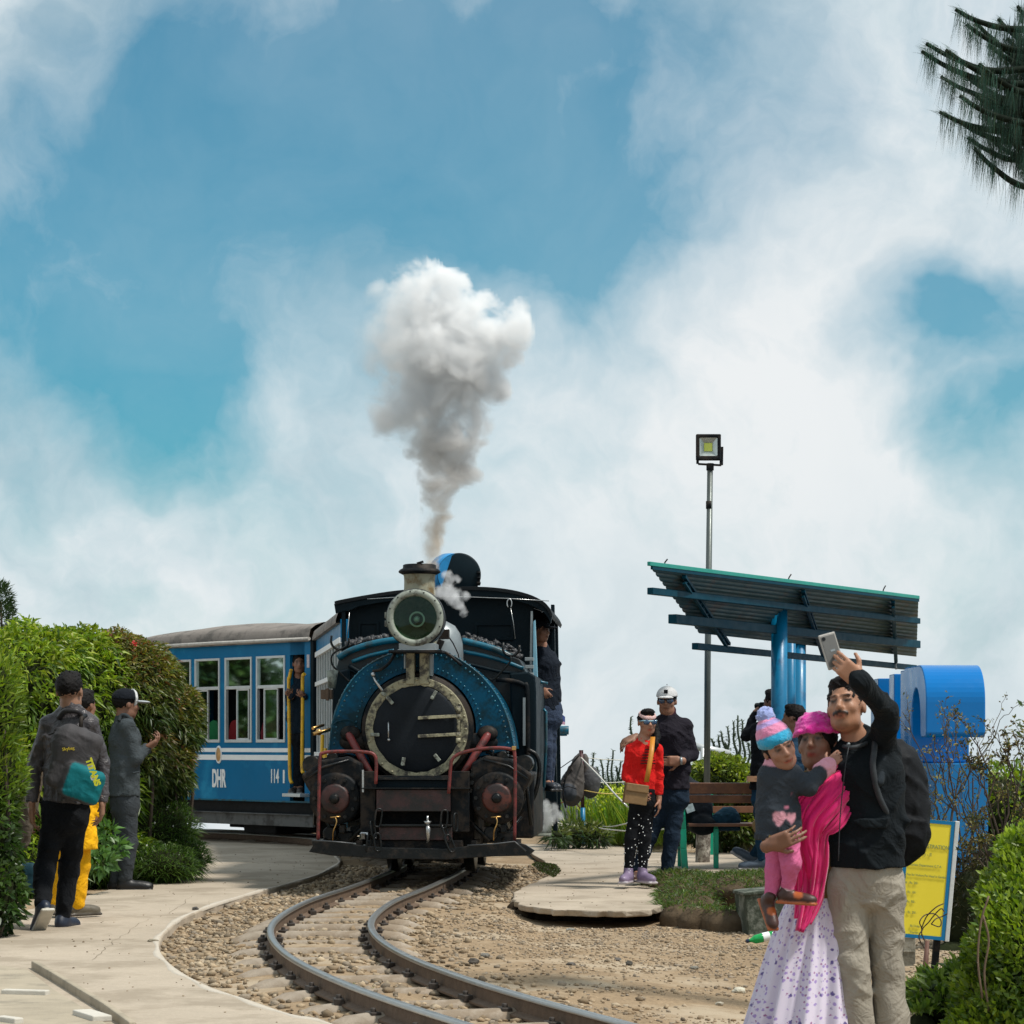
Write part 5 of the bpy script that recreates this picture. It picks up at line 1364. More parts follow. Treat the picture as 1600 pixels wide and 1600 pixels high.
mb = MB(); a = P(1071, 1256, 25.70); b = P(1085, 1270, 25.70); mb.box((a + b) / 2, (.085, .006, .08), (0, R(-20), 0)); mb.build('bag_label', mat('pale_label', (.45, .55, .62), rough=.5, var=.4, vscale=40), o_)
o_.location = (0, 0, 0)
o_ = sdf_mesh('bag', [ell(Pm(1133, 1282, 25.9), (.155, .11, .10), col=(.012, .05, .085)), ell(Pm(1138, 1274, 25.9), (.10, .09, .09), col=(.016, .06, .10), k=.05), rbox(Pm(1133, 1294, 25.85), (.30, .2, .05), .02, col=(.012, .04, .07), k=.03), cone(Pm(1113, 1276, 25.78), Pm(1150, 1270, 25.78), .006, .006, (.03, .12, .18))], .009, M_bag, fold=(.006, 26, 3.0))
tag(o_, 'small blue cloth bag lying on the bench seat', 'bag')
mb = MB(); c = P(1183, 1217, 25.3); mb.box((0, 0, 0), (.20, .10, .055)); mb.box((0, -.052, .01), (.05, .004, .012)); o_ = mb.build('box', mat('carton_wood', (.50, .27, .15), rough=.7, var=.15, bump=.2), bevel=.004); o_.location = c; tag(o_, 'small pale wooden box on the top rail of the bench', 'box')
# weathered stumps
mb = MB()
c = P(1098, 1350, 27.0); rows = []
for i in range(9):
    z_ = .42 * i / 8; rows.append([Vector((.075 * (1 + .12 * math.sin(a * 3 + z_ * 5)) * math.cos(a), .075 * math.sin(a), z_)) for a in [2 * math.pi * k / 14 for k in range(14)]])
mb.grid(rows, True, closed=True); mb.prism([(p.x, p.y) for p in rows[-1]], .42, .425); o_ = mb.build('stump', mat('bleached_wood', (.42, .39, .33), rough=.9, var=.3, vscale=9, bump=.8, bscale=30, col2=(.12, .10, .08), c2amt=.2, c2scale=12)); o_.location = (c.x, c.y, 0); tag(o_, 'bleached wooden stump under the bench', 'stump')

# ---- giant blue letters
M_let = mat('gloss_blue_letters', srgb(0, 106, 176), rough=0.2, var=0.04, vscale=2, bump=0.03, bscale=4, spec=.35)
M_ped = mat('pedestal_blue', srgb(0, 108, 168), rough=0.4, var=0.06, vscale=2, bump=0.05)
lx0, lx1 = P(1447, 1100, 20).x, P(1540, 1100, 20).x
ztop = P(0, 1037, 20).z; zped = P(0, 1193, 20).z; zh = P(0, 1152, 20).z
ped = MB(); ped.bx(lx0 + .06, lx1 + .02, 20.0, 26.5, -.08, zped); o_ = ped.build('pedestal', M_ped, bevel=.006); tag(o_, 'long blue pedestal carrying the giant blue letters', 'pedestal')
def arc(cx, cz, ry, rz_, a0, a1, n=12): return [(cx + ry * math.cos(R(a0 + (a1 - a0) * i / n)), cz + rz_ * math.sin(R(a0 + (a1 - a0) * i / n))) for i in range(n + 1)]
outer_ = [(20.0, zh + .03), (20.0, ztop - .31)] + arc(20.35, ztop - .30, .35, .30, 180, 90) + [(20.75, ztop), (21.1, ztop), (21.1, zped + .002)]
inner_ = [(20.72, zped + .002), (20.72, ztop - .42)] + arc(20.50, ztop - .42, .22, .24, 0, 180) + [(20.28, zh + .03), (20.24, zh)]+ [(20.03, zh)]
mb = MB(); mb.prism(outer_ + inner_, lx0, lx1, 'X'); o_ = mb.build('letter', M_let, bevel=.010); tag(o_, 'nearest giant glossy blue letter with a rounded hook, right behind the man taking the selfie', 'letter')
for i, (Dn, ty, lxp, prof) in enumerate(((21.7, 1047, 1414, 'I'), (23.0, 1053, 1397, 'L'), (24.5, 1060, 1372, 'E'))):
    x_ = P(lxp, 1100, Dn).x; zt2 = P(0, ty, Dn).z; w_ = .45
    if prof == 'E': poly = [(Dn, zped + .002), (Dn, zped + .16), (Dn + .22, zped + .16), (Dn + .22, 1.34), (Dn, 1.34), (Dn, 1.5), (Dn + .22, 1.5), (Dn + .22, zt2 - .17), (Dn, zt2 - .17), (Dn, zt2), (Dn + .5, zt2), (Dn + .5, zped + .002)]
    elif prof == 'L': poly = [(Dn, zped + .002), (Dn, zt2), (Dn + .3, zt2), (Dn + .3, zped + .002)]
    else: poly = [(Dn, zped + .002), (Dn, zt2), (Dn + .25, zt2), (Dn + .25, zped + .002)]
    mb = MB(); mb.prism(poly, x_, x_ + w_, 'X'); o_ = mb.build('letter', M_let, bevel=.008)
    tag(o_, ['second giant blue letter, directly behind the nearest hooked one', 'third giant blue letter from the front, a plain upright', 'furthest giant blue letter, notched, beside the raised arm'][i], 'letter')

# ---- yellow notice board
SD = 15.6
TL, TR, BR, BL = P(1417, 1277, SD), P(1496, 1284, SD), P(1481, 1471, SD), P(1400, 1463, SD)
sc_ = (TL + TR + BR + BL) / 4; ux = (TR - TL).normalized(); uz = ((TL - BL) + (TR - BR)).normalized(); uz = (uz - ux * uz.dot(ux)).normalized(); uy = uz.cross(ux)
SW, SH = (TR - TL).length, (TL - BL).length
Mb = Matrix((( ux.x, uy.x, uz.x, sc_.x), (ux.y, uy.y, uz.y, sc_.y), (ux.z, uy.z, uz.z, sc_.z), (0, 0, 0, 1)))
sign = empty('notice_board', (0, 0, 0), 0, 'yellow notice board with a blue border leaning behind the man with the phone', 'sign'); sign.matrix_world = Mb
mb = MB(); mb.bx(-SW / 2, SW / 2 - .015, 0, .02, -SH / 2, SH / 2); mb.build('board', mat('sign_yellow', (.80, .66, .045), rough=.35, var=.05, vscale=3, bump=.03), sign)
mb = MB(); w_ = .022; mb.band([(-SW / 2, SH / 2), (SW / 2 - .015, SH / 2), (SW / 2 - .015, -SH / 2), (-SW / 2, -SH / 2)], [(-SW / 2 + w_, SH / 2 - w_), (SW / 2 - .015 - w_, SH / 2 - w_), (SW / 2 - .015 - w_, -SH / 2 + w_), (-SW / 2 + w_, -SH / 2 + w_)], -.004, .0); mb.build('border', mat('sign_blue', srgb(4, 110, 160), rough=.4, var=.05, bump=.05), sign)
mb = MB(); mb.bx(SW / 2 - .014, SW / 2 + .012, -.008, .035, -SH / 2 - .004, SH / 2 + .004); mb.build('edge_frame', mat('sign_edge', (.55, .58, .58), rough=.5, var=.1), sign, bevel=.004)
M_ink = mat('sign_ink', (.13, .22, .12), rough=.6, var=.2); kk = SH / 190.0
for txt, y, sz, x, al in (('TERRITORIAL ADMINISTRATION', 44, 7.5, 71, 'RIGHT'), ('( G.T.A. ) - II', 57, 7, 44, 'RIGHT'), ('Tourism Department G.T.A.', 74, 5, 62, 'RIGHT'), ('Entry Fee for Visitors Per Head in Garden', 90, 4.6, 70, 'RIGHT'), ('Adult : Rs. 20/-', 103, 5, 27, 'RIGHT'), ('Child : Rs. 10/-', 118, 5, 25, 'RIGHT'), ('Parking : Rs. 50/-', 133, 5, 25, 'RIGHT'), ('Camera : Rs. 20/-', 150, 5, 28, 'RIGHT'), ('By Order', 171, 4.5, 36, 'RIGHT'), ('Tourism', 181, 4.5, 34, 'RIGHT')):
    font_mesh(txt, sz * kk * 1.15, 'lettering', M_ink, sign, (-SW / 2 + x * kk * 1.0, -.0045, SH / 2 - y * kk - 1.5 * kk), (R(90), 0, 0), .85 if sz > 6 else .8, ext=.0008, align=al)
for x_ in (-.12, .10):
    mb = MB(); mb.bx(x_ - .02, x_ + .02, .025, .06, -SH / 2 - .42, SH / 2 - .1); mb.build('leg', M_blk, sign)
mb = MB(); c = P(1408, 1500, 16.2); mb.box((0, 0, .25), (.16, .14, .66)); 
for i in range(6): mb.box((0, -.072, .0 + i * .09), (.15, .008, .012))
o_ = mb.build('concrete_post', mat('board_marked_concrete', (.36, .34, .29), rough=.9, var=.3, vscale=6, bump=.6, col2=(.15, .14, .11), c2amt=.2), bevel=.01); o_.location = (c.x, c.y, -.15); tag(o_, 'short board-marked concrete post under the yellow notice', 'post')
# ---- concrete trough, bottle
mb = MB(); a = P(1164, 1398, 18.6); 
mb.bx(0, .55, 0, .35, -.35, 0); mb.bx(-.012, .56, -.012, .36, -.01, .018); o_ = mb.build('concrete_trough', mat('mossy_concrete', (.17, .18, .15), rough=.9, var=.35, vscale=8, bump=.6, col2=(.04, .05, .035), c2amt=.22, c2scale=7), bevel=.008); o_.location = (a.x, a.y, a.z); o_.rotation_euler = (0, R(-5), R(8)); tag(o_, 'mossy grey concrete trough at the foot of the grass bank', 'trough')
bo = empty('plastic_bottle', G(1170, 1477, -.13), R(-20), 'crushed green plastic bottle on the stones beside the flowered skirt', 'bottle')
M_bot = mat('green_plastic', (.01, .42, .10), rough=.12, trans=.35, var=.3, vscale=30, bump=.3, bscale=40)
mb = MB(); mb.lathe([(0, 0), (.012, 0), (.012, .02), (.03, .05), (.032, .10), (.027, .13), (.032, .16), (.030, .21), (0, .21)], (0, 0, .03), 'X', 20); o_ = mb.build('bottle_body', M_bot, bo)
mb = MB(); mb.lathe([(.0325, .105), (.0325, .155)], (0, 0, .03), 'X', 20); mb.build('wrapper', M_white, bo)
mb = MB(); mb.lathe([(0, -.012), (.013, -.012), (.013, .008)], (0, 0, .03), 'X', 14); mb.build('cap', mat('cap_blue', (.01, .03, .08), rough=.4), bo)
bo.rotation_euler = (0, R(-12), R(10))

# ---- post with a hanging rucksack, wires, tarpaulin
q = P(911.5, 1300, 31.0)
fp = empty('fence_post', (q.x, q.y, 0), 0, 'thin post painted red above and blue below with a rucksack hung on it', 'post')
Mf = Matrix.Translation((-q.x, -q.y, 0))
mb = MB(Mf); mb.cyl(P(911, 1318, 31), P(910.5, 1262, 31), .03, n=14); mb.build('lower_shaft', M_shb, fp)
mb = MB(Mf); mb.cyl(P(910.5, 1262, 31), P(908, 1173, 31), .022, .026, n=14); mb.box(P(908, 1174, 31), (.05, .05, .03)); mb.build('upper_shaft', mat('post_maroon', (.06, .015, .02), rough=.5, var=.2), fp)
cb = (.085, .075, .07); 
o_ = sdf_mesh('rucksack', [ell(Pm(893, 1232, 30.9), (.15, .13, .22), col=cb), ell(Pm(902, 1205, 30.9), (.08, .1, .20), col=cb, k=.08), ell(Pm(922, 1222, 31.1), (.13, .1, .20), col=(.075, .075, .08), k=.03), ell(Pm(914, 1195, 31.1), (.05, .08, .14), col=cb, k=.05), cone(Pm(905, 1178, 30.9), Pm(890, 1200, 30.8), .015, .02, (.05, .045, .045)), ell(Pm(889, 1238, 30.8), (.09, .08, .11), col=(.05, .055, .065), k=.03), cone(Pm(890, 1200, 30.8), Pm(876, 1225, 30.8), .018, .014, (.05, .045, .045))], .012, M_bag, fold=(.006, 16, 2.0))
mb = MB(); mb.tube(catmull([P(x, y, 30.7) for x, y in ((905, 1180), (893, 1195), (884, 1215), (880, 1240), (884, 1262))], 4), .012, 6); mb.build('strap', M_blk, o_)
mb = MB(); mb.tube(catmull([P(x, y, 30.66) for x, y in ((877, 1233), (888, 1229), (901, 1233))], 4), .006, 6); mb.build('zip', M_blk, o_)
tag(o_, 'grey brown rucksack hanging from the red and blue post', 'rucksack')
M_wire = mat('pale_rope', (.55, .53, .47), rough=.8, var=.15)
def wire(pts, r_, lab, m_=M_wire):
    mb = MB(); mb.tube(catmull([P(x, y, d) for x, y, d in pts], 6), r_, 6); tag(mb.build('rope', m_), lab, 'rope')
wire([(906, 1181, 31), (935, 1186, 31.5), (990, 1188, 32.5), (1040, 1186, 33)], .0055, 'topmost thin rope running right from the head of the red and blue post')
wire([(908, 1184, 30.9), (940, 1217, 30), (960, 1240, 29), (980, 1260, 28.4)], .010, 'pale rope slanting down from the post head towards the girl')
wire([(911, 1222, 31), (950, 1223, 31.4), (990, 1221, 32)], .006, 'level rope tied to the post at rucksack height')
wire([(912, 1235, 31), (945, 1240, 31), (1000, 1240, 31.5)], .007, 'yellowish rope just above the flowering grass', mat('yellow_rope', (.55, .40, .12), rough=.8))
wire([(862, 1283, 30), (885, 1288, 30.5), (910, 1286, 31), (950, 1292, 30.5), (985, 1286, 30), (1030, 1284, 30)], .0075, 'upper of the two low ropes in front of the tall grass')
wire([(862, 1290, 30), (911, 1290, 30.9), (950, 1296, 30), (1000, 1299, 29.5), (1060, 1293, 29)], .0085, 'lower of the two low ropes in front of the tall grass')
wire([(873, 1202, 31), (890, 1190, 31), (905, 1180, 31)], .006, 'dark cord from the post head towards the engine', M_blk)
# tarpaulin behind the rucksack
mb = MB(); A_ = P(868, 1236, 32.2); tarp = []
for i in range(9):
    u = i / 8; row = []
    for k in range(7):
        v = k / 6; x = 858 + 74 * u; top = 1232 + 8 * math.sin(u * 3) + 14 * abs(u - .4); y = top + (1300 - top) * v
        row.append(P(x, y, 32.2 - .8 * v + .10 * math.sin(u * 9 + v * 3)))
    tarp.append(row)
mb.grid(tarp, True); o_ = mb.build('tarpaulin', mat('grey_tarp', (.045, .05, .058), rough=.5, var=.3, vscale=3, bump=.4), fix=False); o_.modifiers.new('solid', 'SOLIDIFY').thickness = .01; tag(o_, 'slate grey tarpaulin sheet behind the hanging rucksack', 'tarpaulin')
mb = MB(); mb.tube([P(874, 1256, 31.1), P(893, 1247, 31.2), P(895, 1249, 31.2), P(909, 1266, 31.1)], .008, 6); o_ = mb.build('tent_pole', mat('orange_trim', (.5, .22, .06), rough=.5)); tag(o_, 'orange edged rod across the grey tarpaulin', 'rod')
# flag and green cylinder behind the engine
flag = empty('flag', P(866, 1128, 30.5), 0, 'small red white and blue flag behind the engine cab', 'flag')
mb = MB(); mb.cyl((0, 0, -.3), (.0, 0, .2), .008, n=8); mb.build('flagstick', M_blk, flag)
rows = [[Vector((.01 + .12 * u, .01 * math.sin(u * 7), .16 - .10 * u - (.19 - .02 * u) * v * (1 - .45 * u))) for v in [k / 6 for k in range(7)]] for u in [i / 8 for i in range(9)]]
mb = MB(); mb.grid([r_[:5] for r_ in rows], True); mb.build('blue_field', mat('flag_blue', srgb(60, 75, 130), rough=.8, var=.3, vscale=30), flag, fix=False)
mb = MB(); mb.grid([r_[4:] for r_ in rows], True); mb.build('striped_field', mat('flag_pale', (.45, .25, .33), rough=.8, var=.4, vscale=50), flag, fix=False)
mb = MB(); mb.cyl((0, 0, 0), (.16, 0, 0), .05, n=20); mb.cyl((.02, 0, -.055), (.14, 0, -.055), .012, n=8); o_ = mb.build('spotlight', M_teal, bevel=.004); o_.location = P(867, 1141, 29.5); tag(o_, 'short teal cylinder lamp sticking out behind the engine', 'lamp')
mb = MB(); a = P(1085, 1162, 30); mb.cyl((a.x, 30, 1.22), (a.x + .42, 30.2, 1.13), .045, n=16); mb.cyl((a.x + .1, 30.0, 0), (a.x + .1, 30.0, 1.2), .03, n=12); mb.cyl((a.x + .4, 30.2, 0), (a.x + .4, 30.2, 1.15), .03, n=12); o_ = mb.build('handrail', M_alu); tag(o_, 'pale steel tube railing behind the pole and the bushes', 'railing')
# ================================================================== PEOPLE
M_skin = mat('skin', (0, 0, 0), rough=0.48, var=0.05, vscale=14, bump=0.12, bscale=120, attr=True, sss=0.06, spec=0.4)
M_cloth = mat('cloth', (0, 0, 0), rough=0.85, var=0.10, vscale=9, bump=0.5, bscale=160, attr=True, sheen=0.02, spec=0.10, wrk=1.0, wsc=5.5)
M_leath = mat('leather', (0, 0, 0), rough=0.36, var=0.14, vscale=12, bump=0.45, bscale=60, attr=True, spec=.35, wrk=1.0, wsc=6)
M_hair = mat('hair', (0.006, 0.005, 0.005), rough=0.62, var=0.3, vscale=60, bump=0.5, bscale=150, spec=.18)
M_knit = mat('knit', (0, 0, 0), rough=0.9, var=0.16, vscale=30, bump=0.9, bscale=60, attr=True, sheen=0.4, spec=0.1)
M_shoe = mat('shoe', (0, 0, 0), rough=0.45, var=0.12, vscale=20, bump=0.2, attr=True)
def Rm_(fwd, up=(0, 0, 1)):
    f = unit(fwd); u = np.asarray(up, float); u = unit(u - f * np.dot(u, f)); s_ = np.cross(f, u)
    return np.stack([s_, f, u], 1)          # columns: side, forward, up
def head_prims(c, fwd, up, sc, skin, female=False, tash=False, hood=0):
    M = Rm_(fwd, up); S_, F_2, U = M[:, 0], M[:, 1], M[:, 2]; c = np.asarray(c, float)
    at = lambda a, b, d: c + sc * (S_ * a + F_2 * b + U * d)
    sk = np.array(skin); lip = sk * np.array([.95, .55, .52]) if not female else sk * np.array([1.25, .45, .48])
    dk = (.012, .009, .008); P_ = []
    e = lambda a, b, d, r, col=None, k=.012, op='add': P_.append(ell(at(a, b, d), np.array(r) * sc, M, col, k * sc, op))
    e(0, -.012, .028, (.076, .096, .088), sk)
    e(0, .022, -.035, (.053, .066, .080), sk, .03)
    e(0, .052, -.088, (.030, .030, .022), sk, .03)          # chin
    spx = 0.0
    for s_ in (-1, 1):
        e(s_ * .036, .058, -.022, (.026, .026, .024), sk, .02)  # cheek
        e(s_ * .040, .015, -.070, (.020, .040, .026), sk, .03)  # jaw
        e(s_ * .030, .096, .011, (.019, .016, .012), sk * .8, .008, 'sub')   # socket
        e(s_ * .030, .074, .008, (.013, .013, .010), sk * .8, .004)
        P_.append(cone(at(s_ * .014, .086, .0175), at(s_ * .046, .076, .0145), .005 * sc, .004 * sc, sk * .75, .005 * sc))  # upper lid
        P_.append(cone(at(s_ * .012, .090, .031), at(s_ * .046, .080, .032), .007 * sc, .005 * sc, sk, .008 * sc))
        for r3, cc_ in (((.0150, .03, .0062), (.16, .135, .12)), ((.0085, .03, .0064), dk)): P_.append(dict(ell(at(s_ * .030 + (.0 if cc_ is not dk else spx), .085, .0075), np.array(r3) * sc, M, cc_, 0), op='paint'))
        P_.append(dict(cone(at(s_ * .013, .085, .0125), at(s_ * .047, .078, .0115), .0035 * sc, .0030 * sc, dk, 0, M[:, 1], 6.0, 1.0), op='paint'))  # lash line
        P_.append(dict(ell(at(s_ * .031, .085, .0300), np.array((.0215, .03, .0052)) * sc, M, (.018, .013, .011), 0), op='paint'))  # brow
        e(s_ * .077, -.008, -.008, (.009, .018, .028), sk * .92, .008)  # ear
        e(s_ * .011, .096, -.026, (.009, .010, .008), sk, .008)  # nostril wing
    P_.append(cone(at(0, .086, .012), at(0, .108, -.022), .009 * sc, .012 * sc, sk, .012 * sc))
    e(0, .080, -.050, (.027, .016, .018), sk, .02)
    P_.append(cone(at(-.025, .080, -.052), at(0, .094, -.055), .004 * sc, .006 * sc, lip, .005 * sc)); P_.append(cone(at(.025, .080, -.052), at(0, .094, -.055), .004 * sc, .006 * sc, lip, .005 * sc))
    P_.append(cone(at(-.014, .086, -.063), at(.014, .086, -.063), .006 * sc, .006 * sc, lip, .005 * sc))
    P_.append(dict(cone(at(-.023, .090, -.0585), at(.023, .090, -.0585), .0032 * sc, .0032 * sc, sk * .25), op='paint'))
    P_.append(dict(ell(at(0, .09, -.0600), np.array((.0225, .03, .0085)) * sc, M, lip, 0), op='paint'))
    P_.append(dict(ell(at(0, .09, -.0580), np.array((.023, .03, .0022)) * sc, M, sk * .22, 0), op='paint'))
    if tash:
        for s_ in (-1, 1):
            P_.append(cone(at(0, .100, -.0405), at(s_ * .030, .086, -.050), .0095 * sc, .006 * sc, dk, .003 * sc))
        P_.append(dict(ell(at(0, .09, -.0435), np.array((.036, .04, .0085)) * sc, M, (.014, .010, .009), 0), op='paint'))
        P_.append(dict(ell(at(0, .09, -.096), np.array((.036, .04, .026)) * sc, M, sk * .72, 0), op='paint'))
        P_.append(dict(rbox(at(0, .02, -.006), np.array((.2, .02, .03)) * sc, .004, M, sk * .8, 0), op='paint'))
    return P_, at, M
def hair_prims(at, M, sc, short=True, full=0.0, cap=False):
    P_ = [ell(at(0, -.018, .036), np.array((.082, .101, .089)) * sc, M, (.01, .009, .009), 0.01), ell(at(0, .035, .098), np.array((.06, .05, .03)) * sc, M, (.01, .009, .009), .02 * sc)]
    P_.append(ell(at(0, .100, -.008), np.array((.069, .066, .080)) * sc, M, None, 0, 'sub'))
    n = M[:, 2] * .75 + M[:, 1] * -.66; c = at(0, -.03, -.055 - full)
    if cap:
        P_ = [P_[0], P_[2]]; c3 = at(0, 0, .045); n3 = M[:, 2]; P_.append(dict(f=lambda X: (X - c3) @ n3, lo=None, hi=None, col=None, k=0, op='clip'))
    n2 = -(M[:, 2]) ; c2 = at(0, 0, -.06 - full)
    P_.append(dict(f=lambda X: (X - c2) @ n2, lo=None, hi=None, col=None, k=0, op='clip'))
    return P_
def hand_prims(w_, d_, pn, sc, col, curl=.5, th=1, spread=.12):
    """w_: wrist, d_: direction of the fingers, pn: palm normal, th: which side the thumb leaves"""
    w_ = np.asarray(w_, float); d_ = unit(d_); pn = np.asarray(pn, float); pn = unit(pn - d_ * np.dot(pn, d_)); s_ = np.cross(d_, pn)
    M = np.stack([s_, d_, pn], 1); P_ = []
    P_.append(rbox(w_ + d_ * .048 * sc, np.array((.080, .090, .030)) * sc, .013 * sc, M, col, .01 * sc))
    P_.append(cone(w_ - d_ * .03 * sc, w_ + d_ * .02 * sc, .026 * sc, .025 * sc, col, .012 * sc, s_, 1.15, .8))
    for i, (L, r_) in enumerate(((.075, .0088), (.084, .0092), (.078, .0088), (.062, .0078))):
        o = (i - 1.5) * .0205; b = w_ + (d_ * (.090 - .004 * abs(i - 1.2)) + s_ * o * -th) * sc; dd = unit(d_ + s_ * o * -th * spread * 10)
        cu = curl * (1 + .18 * (i - 1)); ang = 0
        for j, fr in enumerate((.44, .32, .24)):
            ang += cu * (1.0, 1.15, .8)[j]
            v = dd * math.cos(ang) + pn * math.sin(ang); e_ = b + v * L * fr * sc * 1.1
            P_.append(cone(b, e_, r_ * sc * (1.05 - .1 * j), r_ * sc * (.95 - .1 * j), col, .003 * sc)); b = e_
    b = w_ + (d_ * .022 + s_ * .032 * th + pn * .006) * sc
    v = unit(d_ * .62 + s_ * .75 * th + pn * .35); e_ = b + v * .042 * sc; P_.append(cone(b, e_, .0125 * sc, .0105 * sc, col, .010 * sc))
    v = unit(d_ * .85 + s_ * .35 * th + pn * (.35 + curl * .4)); P_.append(cone(e_, e_ + v * .034 * sc, .0100 * sc, .0080 * sc, col, .003 * sc))
    return P_
def shoe_prims(an, toe, sc, col, sole, sole2=None):
    an = np.asarray(an, float); t = unit(toe); up = np.array([0, 0, 1.0]); up = unit(up - t * np.dot(up, t)); s_ = np.cross(t, up); M = np.stack([s_, t, up], 1)
    P_ = [ell(an + (t * .075 - up * .038) * sc, np.array((.044, .135, .040)) * sc, M, col, 0), ell(an + (-t * .005 - up * .025) * sc, np.array((.040, .062, .055)) * sc, M, col, .03 * sc), ell(an + (t * .155 - up * .050) * sc, np.array((.043, .055, .028)) * sc, M, col, .02 * sc),
          cone(an + up * .0 * sc, an + up * .03 * sc, .040 * sc, .042 * sc, col, .02 * sc)]
    P_.append(rbox(an + (t * .070 - up * .075) * sc, np.array((.088, .285, .022)) * sc, .010 * sc, M, sole, .004 * sc))
    return P_
def limb(a, b, c, ra, rb, rc, col, k=.03, side=None):
    return [cone(a, b, ra, rb, col, k), cone(b, c, rb, rc, col, k)]

def person(spec):
    D = spec['D']; sc = spec.get('sc', 1.0); h = spec.get('h', .010)
    J = {k: np.array(P(v[0], v[1], D + (v[2] if len(v) > 2 else 0))) for k, v in spec['J'].items()}
    fwd = unit(spec['fwd']); side = unit(np.cross(fwd, [0, 0, 1])); skin = spec['skin']
    g = spec.get('girth', 1.0)
    root_xy = spec.get('root', (J['hipL'] + J['hipR']) / 2)
    zb = spec.get('zb', 0.0)
    root = empty('person', (root_xy[0], root_xy[1], zb), 0, spec['label'], 'person')
    off_ = np.array([root_xy[0], root_xy[1], zb])
    for k in J: J[k] = J[k] - off_
    # ---- body: one continuous skin
    hp, at, M = head_prims(J['head'], spec.get('hf', spec['fwd']), spec.get('hu', (0, 0, 1)), sc * spec.get('hs', 1.0), skin, spec.get('female', False), spec.get('tash', False))
    hs = sc * spec.get('hs', 1.0)
    B = list(hp)
    B.append(cone(at(0, -.022, -.055), J['neck'] + np.array([0, 0, -.03]), .044 * hs, .054 * hs, skin, .012))
    cols = skin
    B += [cone(J['waist'], J['chest'], .10 * sc * g, .105 * sc * g, cols, .03, side, 1.25, .85), cone((J['hipL'] + J['hipR']) / 2, J['waist'], .11 * sc * g, .10 * sc * g, cols, .04, side, 1.2, .85),
          cone(J['shL'], J['shR'], .05 * sc, .05 * sc, cols, .05), cone(J['chest'], J['neck'], .085 * sc, .05 * sc, cols, .05)]
    for q in 'LR':
        B += limb(J['sh' + q], J['el' + q], J['wr' + q], .034 * sc, .030 * sc, .024 * sc, cols)
        if 'kn' + q in J: B += limb(J['hip' + q], J['kn' + q], J['an' + q], .07 * sc, .050 * sc, .036 * sc, cols); B.append(cone(J['an' + q], J['an' + q] + unit(spec['toe' + q]) * .14 * sc + np.array([0, 0, -.05 * sc]), .032 * sc, .025 * sc, cols, .03))
        hd = spec.get('hand' + q)
        if hd: B += hand_prims(J['wr' + q], hd[0], hd[1], sc * spec.get('hsc', 1.0), skin, hd[2], hd[3])
    body = sdf_mesh('body', B, h, M_skin, root, basecol=skin)
    # ---- top
    T = spec['top']; tc_ = T['col']; r_ = T.get('r', 1.0); bot = J['top_end'] if 'top_end' in J else J['waist']
    C_ = [cone(J['waist'], J['chest'], .135 * sc * g * r_, .150 * sc * g * r_, tc_, .03, side, 1.22, .82), cone(bot, J['waist'], .150 * sc * g * r_, .135 * sc * g * r_, tc_, .05, side, 1.18, .88),
          cone(J['shL'], J['shR'], .062 * sc * r_, .062 * sc * r_, tc_, .05 * sc), cone(J['neck'] + np.array([0, .01, -.035 * sc]), J['shL'], .060 * sc, .055 * sc * r_, tc_, .03 * sc), cone(J['neck'] + np.array([0, .01, -.035 * sc]), J['shR'], .060 * sc, .055 * sc * r_, tc_, .03 * sc), cone(J['chest'], J['neck'] + np.array([0, 0, -.045 * sc]), .12 * sc * r_, .06 * sc, tc_, .06 * sc)]
    if T.get('collar'): C_.append(cone(J['neck'] + np.array([0, 0, -.03 * sc]), J['neck'] + np.array([0, 0, T['collar'] * sc]), .068 * sc, .062 * sc, T.get('ccol', tc_), .012))
    for q in 'LR':
        e_ = J['wr' + q] if T.get('sleeve', 1.0) >= 1 else J['el' + q] + (J['wr' + q] - J['el' + q]) * T['sleeve']
        C_ += limb(J['sh' + q], J['el' + q], e_, .064 * sc * r_, .054 * sc * r_, .042 * sc * r_, tc_, .018 * sc) if q != T.get('slim') else limb(J['sh' + q], J['el' + q], e_, .066 * sc, .048 * sc, .046 * sc, tc_, .018 * sc)
    for xt in T.get('extra', []): C_.append(xt(J, sc))
    zc = bot[2] - .01
    C_.append(dict(f=lambda X: zc - X[..., 2], lo=None, hi=None, col=None, k=0, op='clip')) if T.get('clip', True) else None
    for cp in T.get('clips', []): C_.append(cp(J, sc))
    top = sdf_mesh(T.get('name', 'jacket'), C_, h, T.get('mat', M_cloth), root, fold=T.get('fold', (.008, 15, 1.0)), paint=T.get('paint'), basecol=tc_)
    # ---- trousers
    if 'leg' in spec:
        L = spec['leg']; lc = L['col']; lr = L.get('r', 1.0); hc_ = (J['hipL'] + J['hipR']) / 2
        K = [cone(hc_ + np.array([0, 0, .08 * sc]), hc_ + np.array([0, 0, -.02 * sc]), .135 * sc * g, .14 * sc * g, lc, .04, side, 1.2, .88)]
        for q in 'LR':
            K += [cone(J['hip' + q], J['kn' + q], .094 * sc * lr, .072 * sc * lr, lc, .018 * sc), cone(J['kn' + q], J['an' + q] + np.array([0, 0, .02 * sc]), .074 * sc * lr, L.get('cuff', .058) * sc * lr, lc, .03)]
        zt2 = hc_[2] + .14 * sc
        sdf_mesh(L.get('name', 'trousers'), K, h, L.get('mat', M_cloth), root, fold=L.get('fold', (.007, 13, 2.0)), paint=L.get('paint'), basecol=lc)
    for q in 'LR':
        if spec.get('shoe') and 'an' + q in J:
            sh = spec['shoe']; sdf_mesh('shoe', shoe_prims(J['an' + q], spec['toe' + q], sc * sh.get('s', 1.0), sh['col'], sh['sole']), max(.006, h * .8), M_shoe, root)
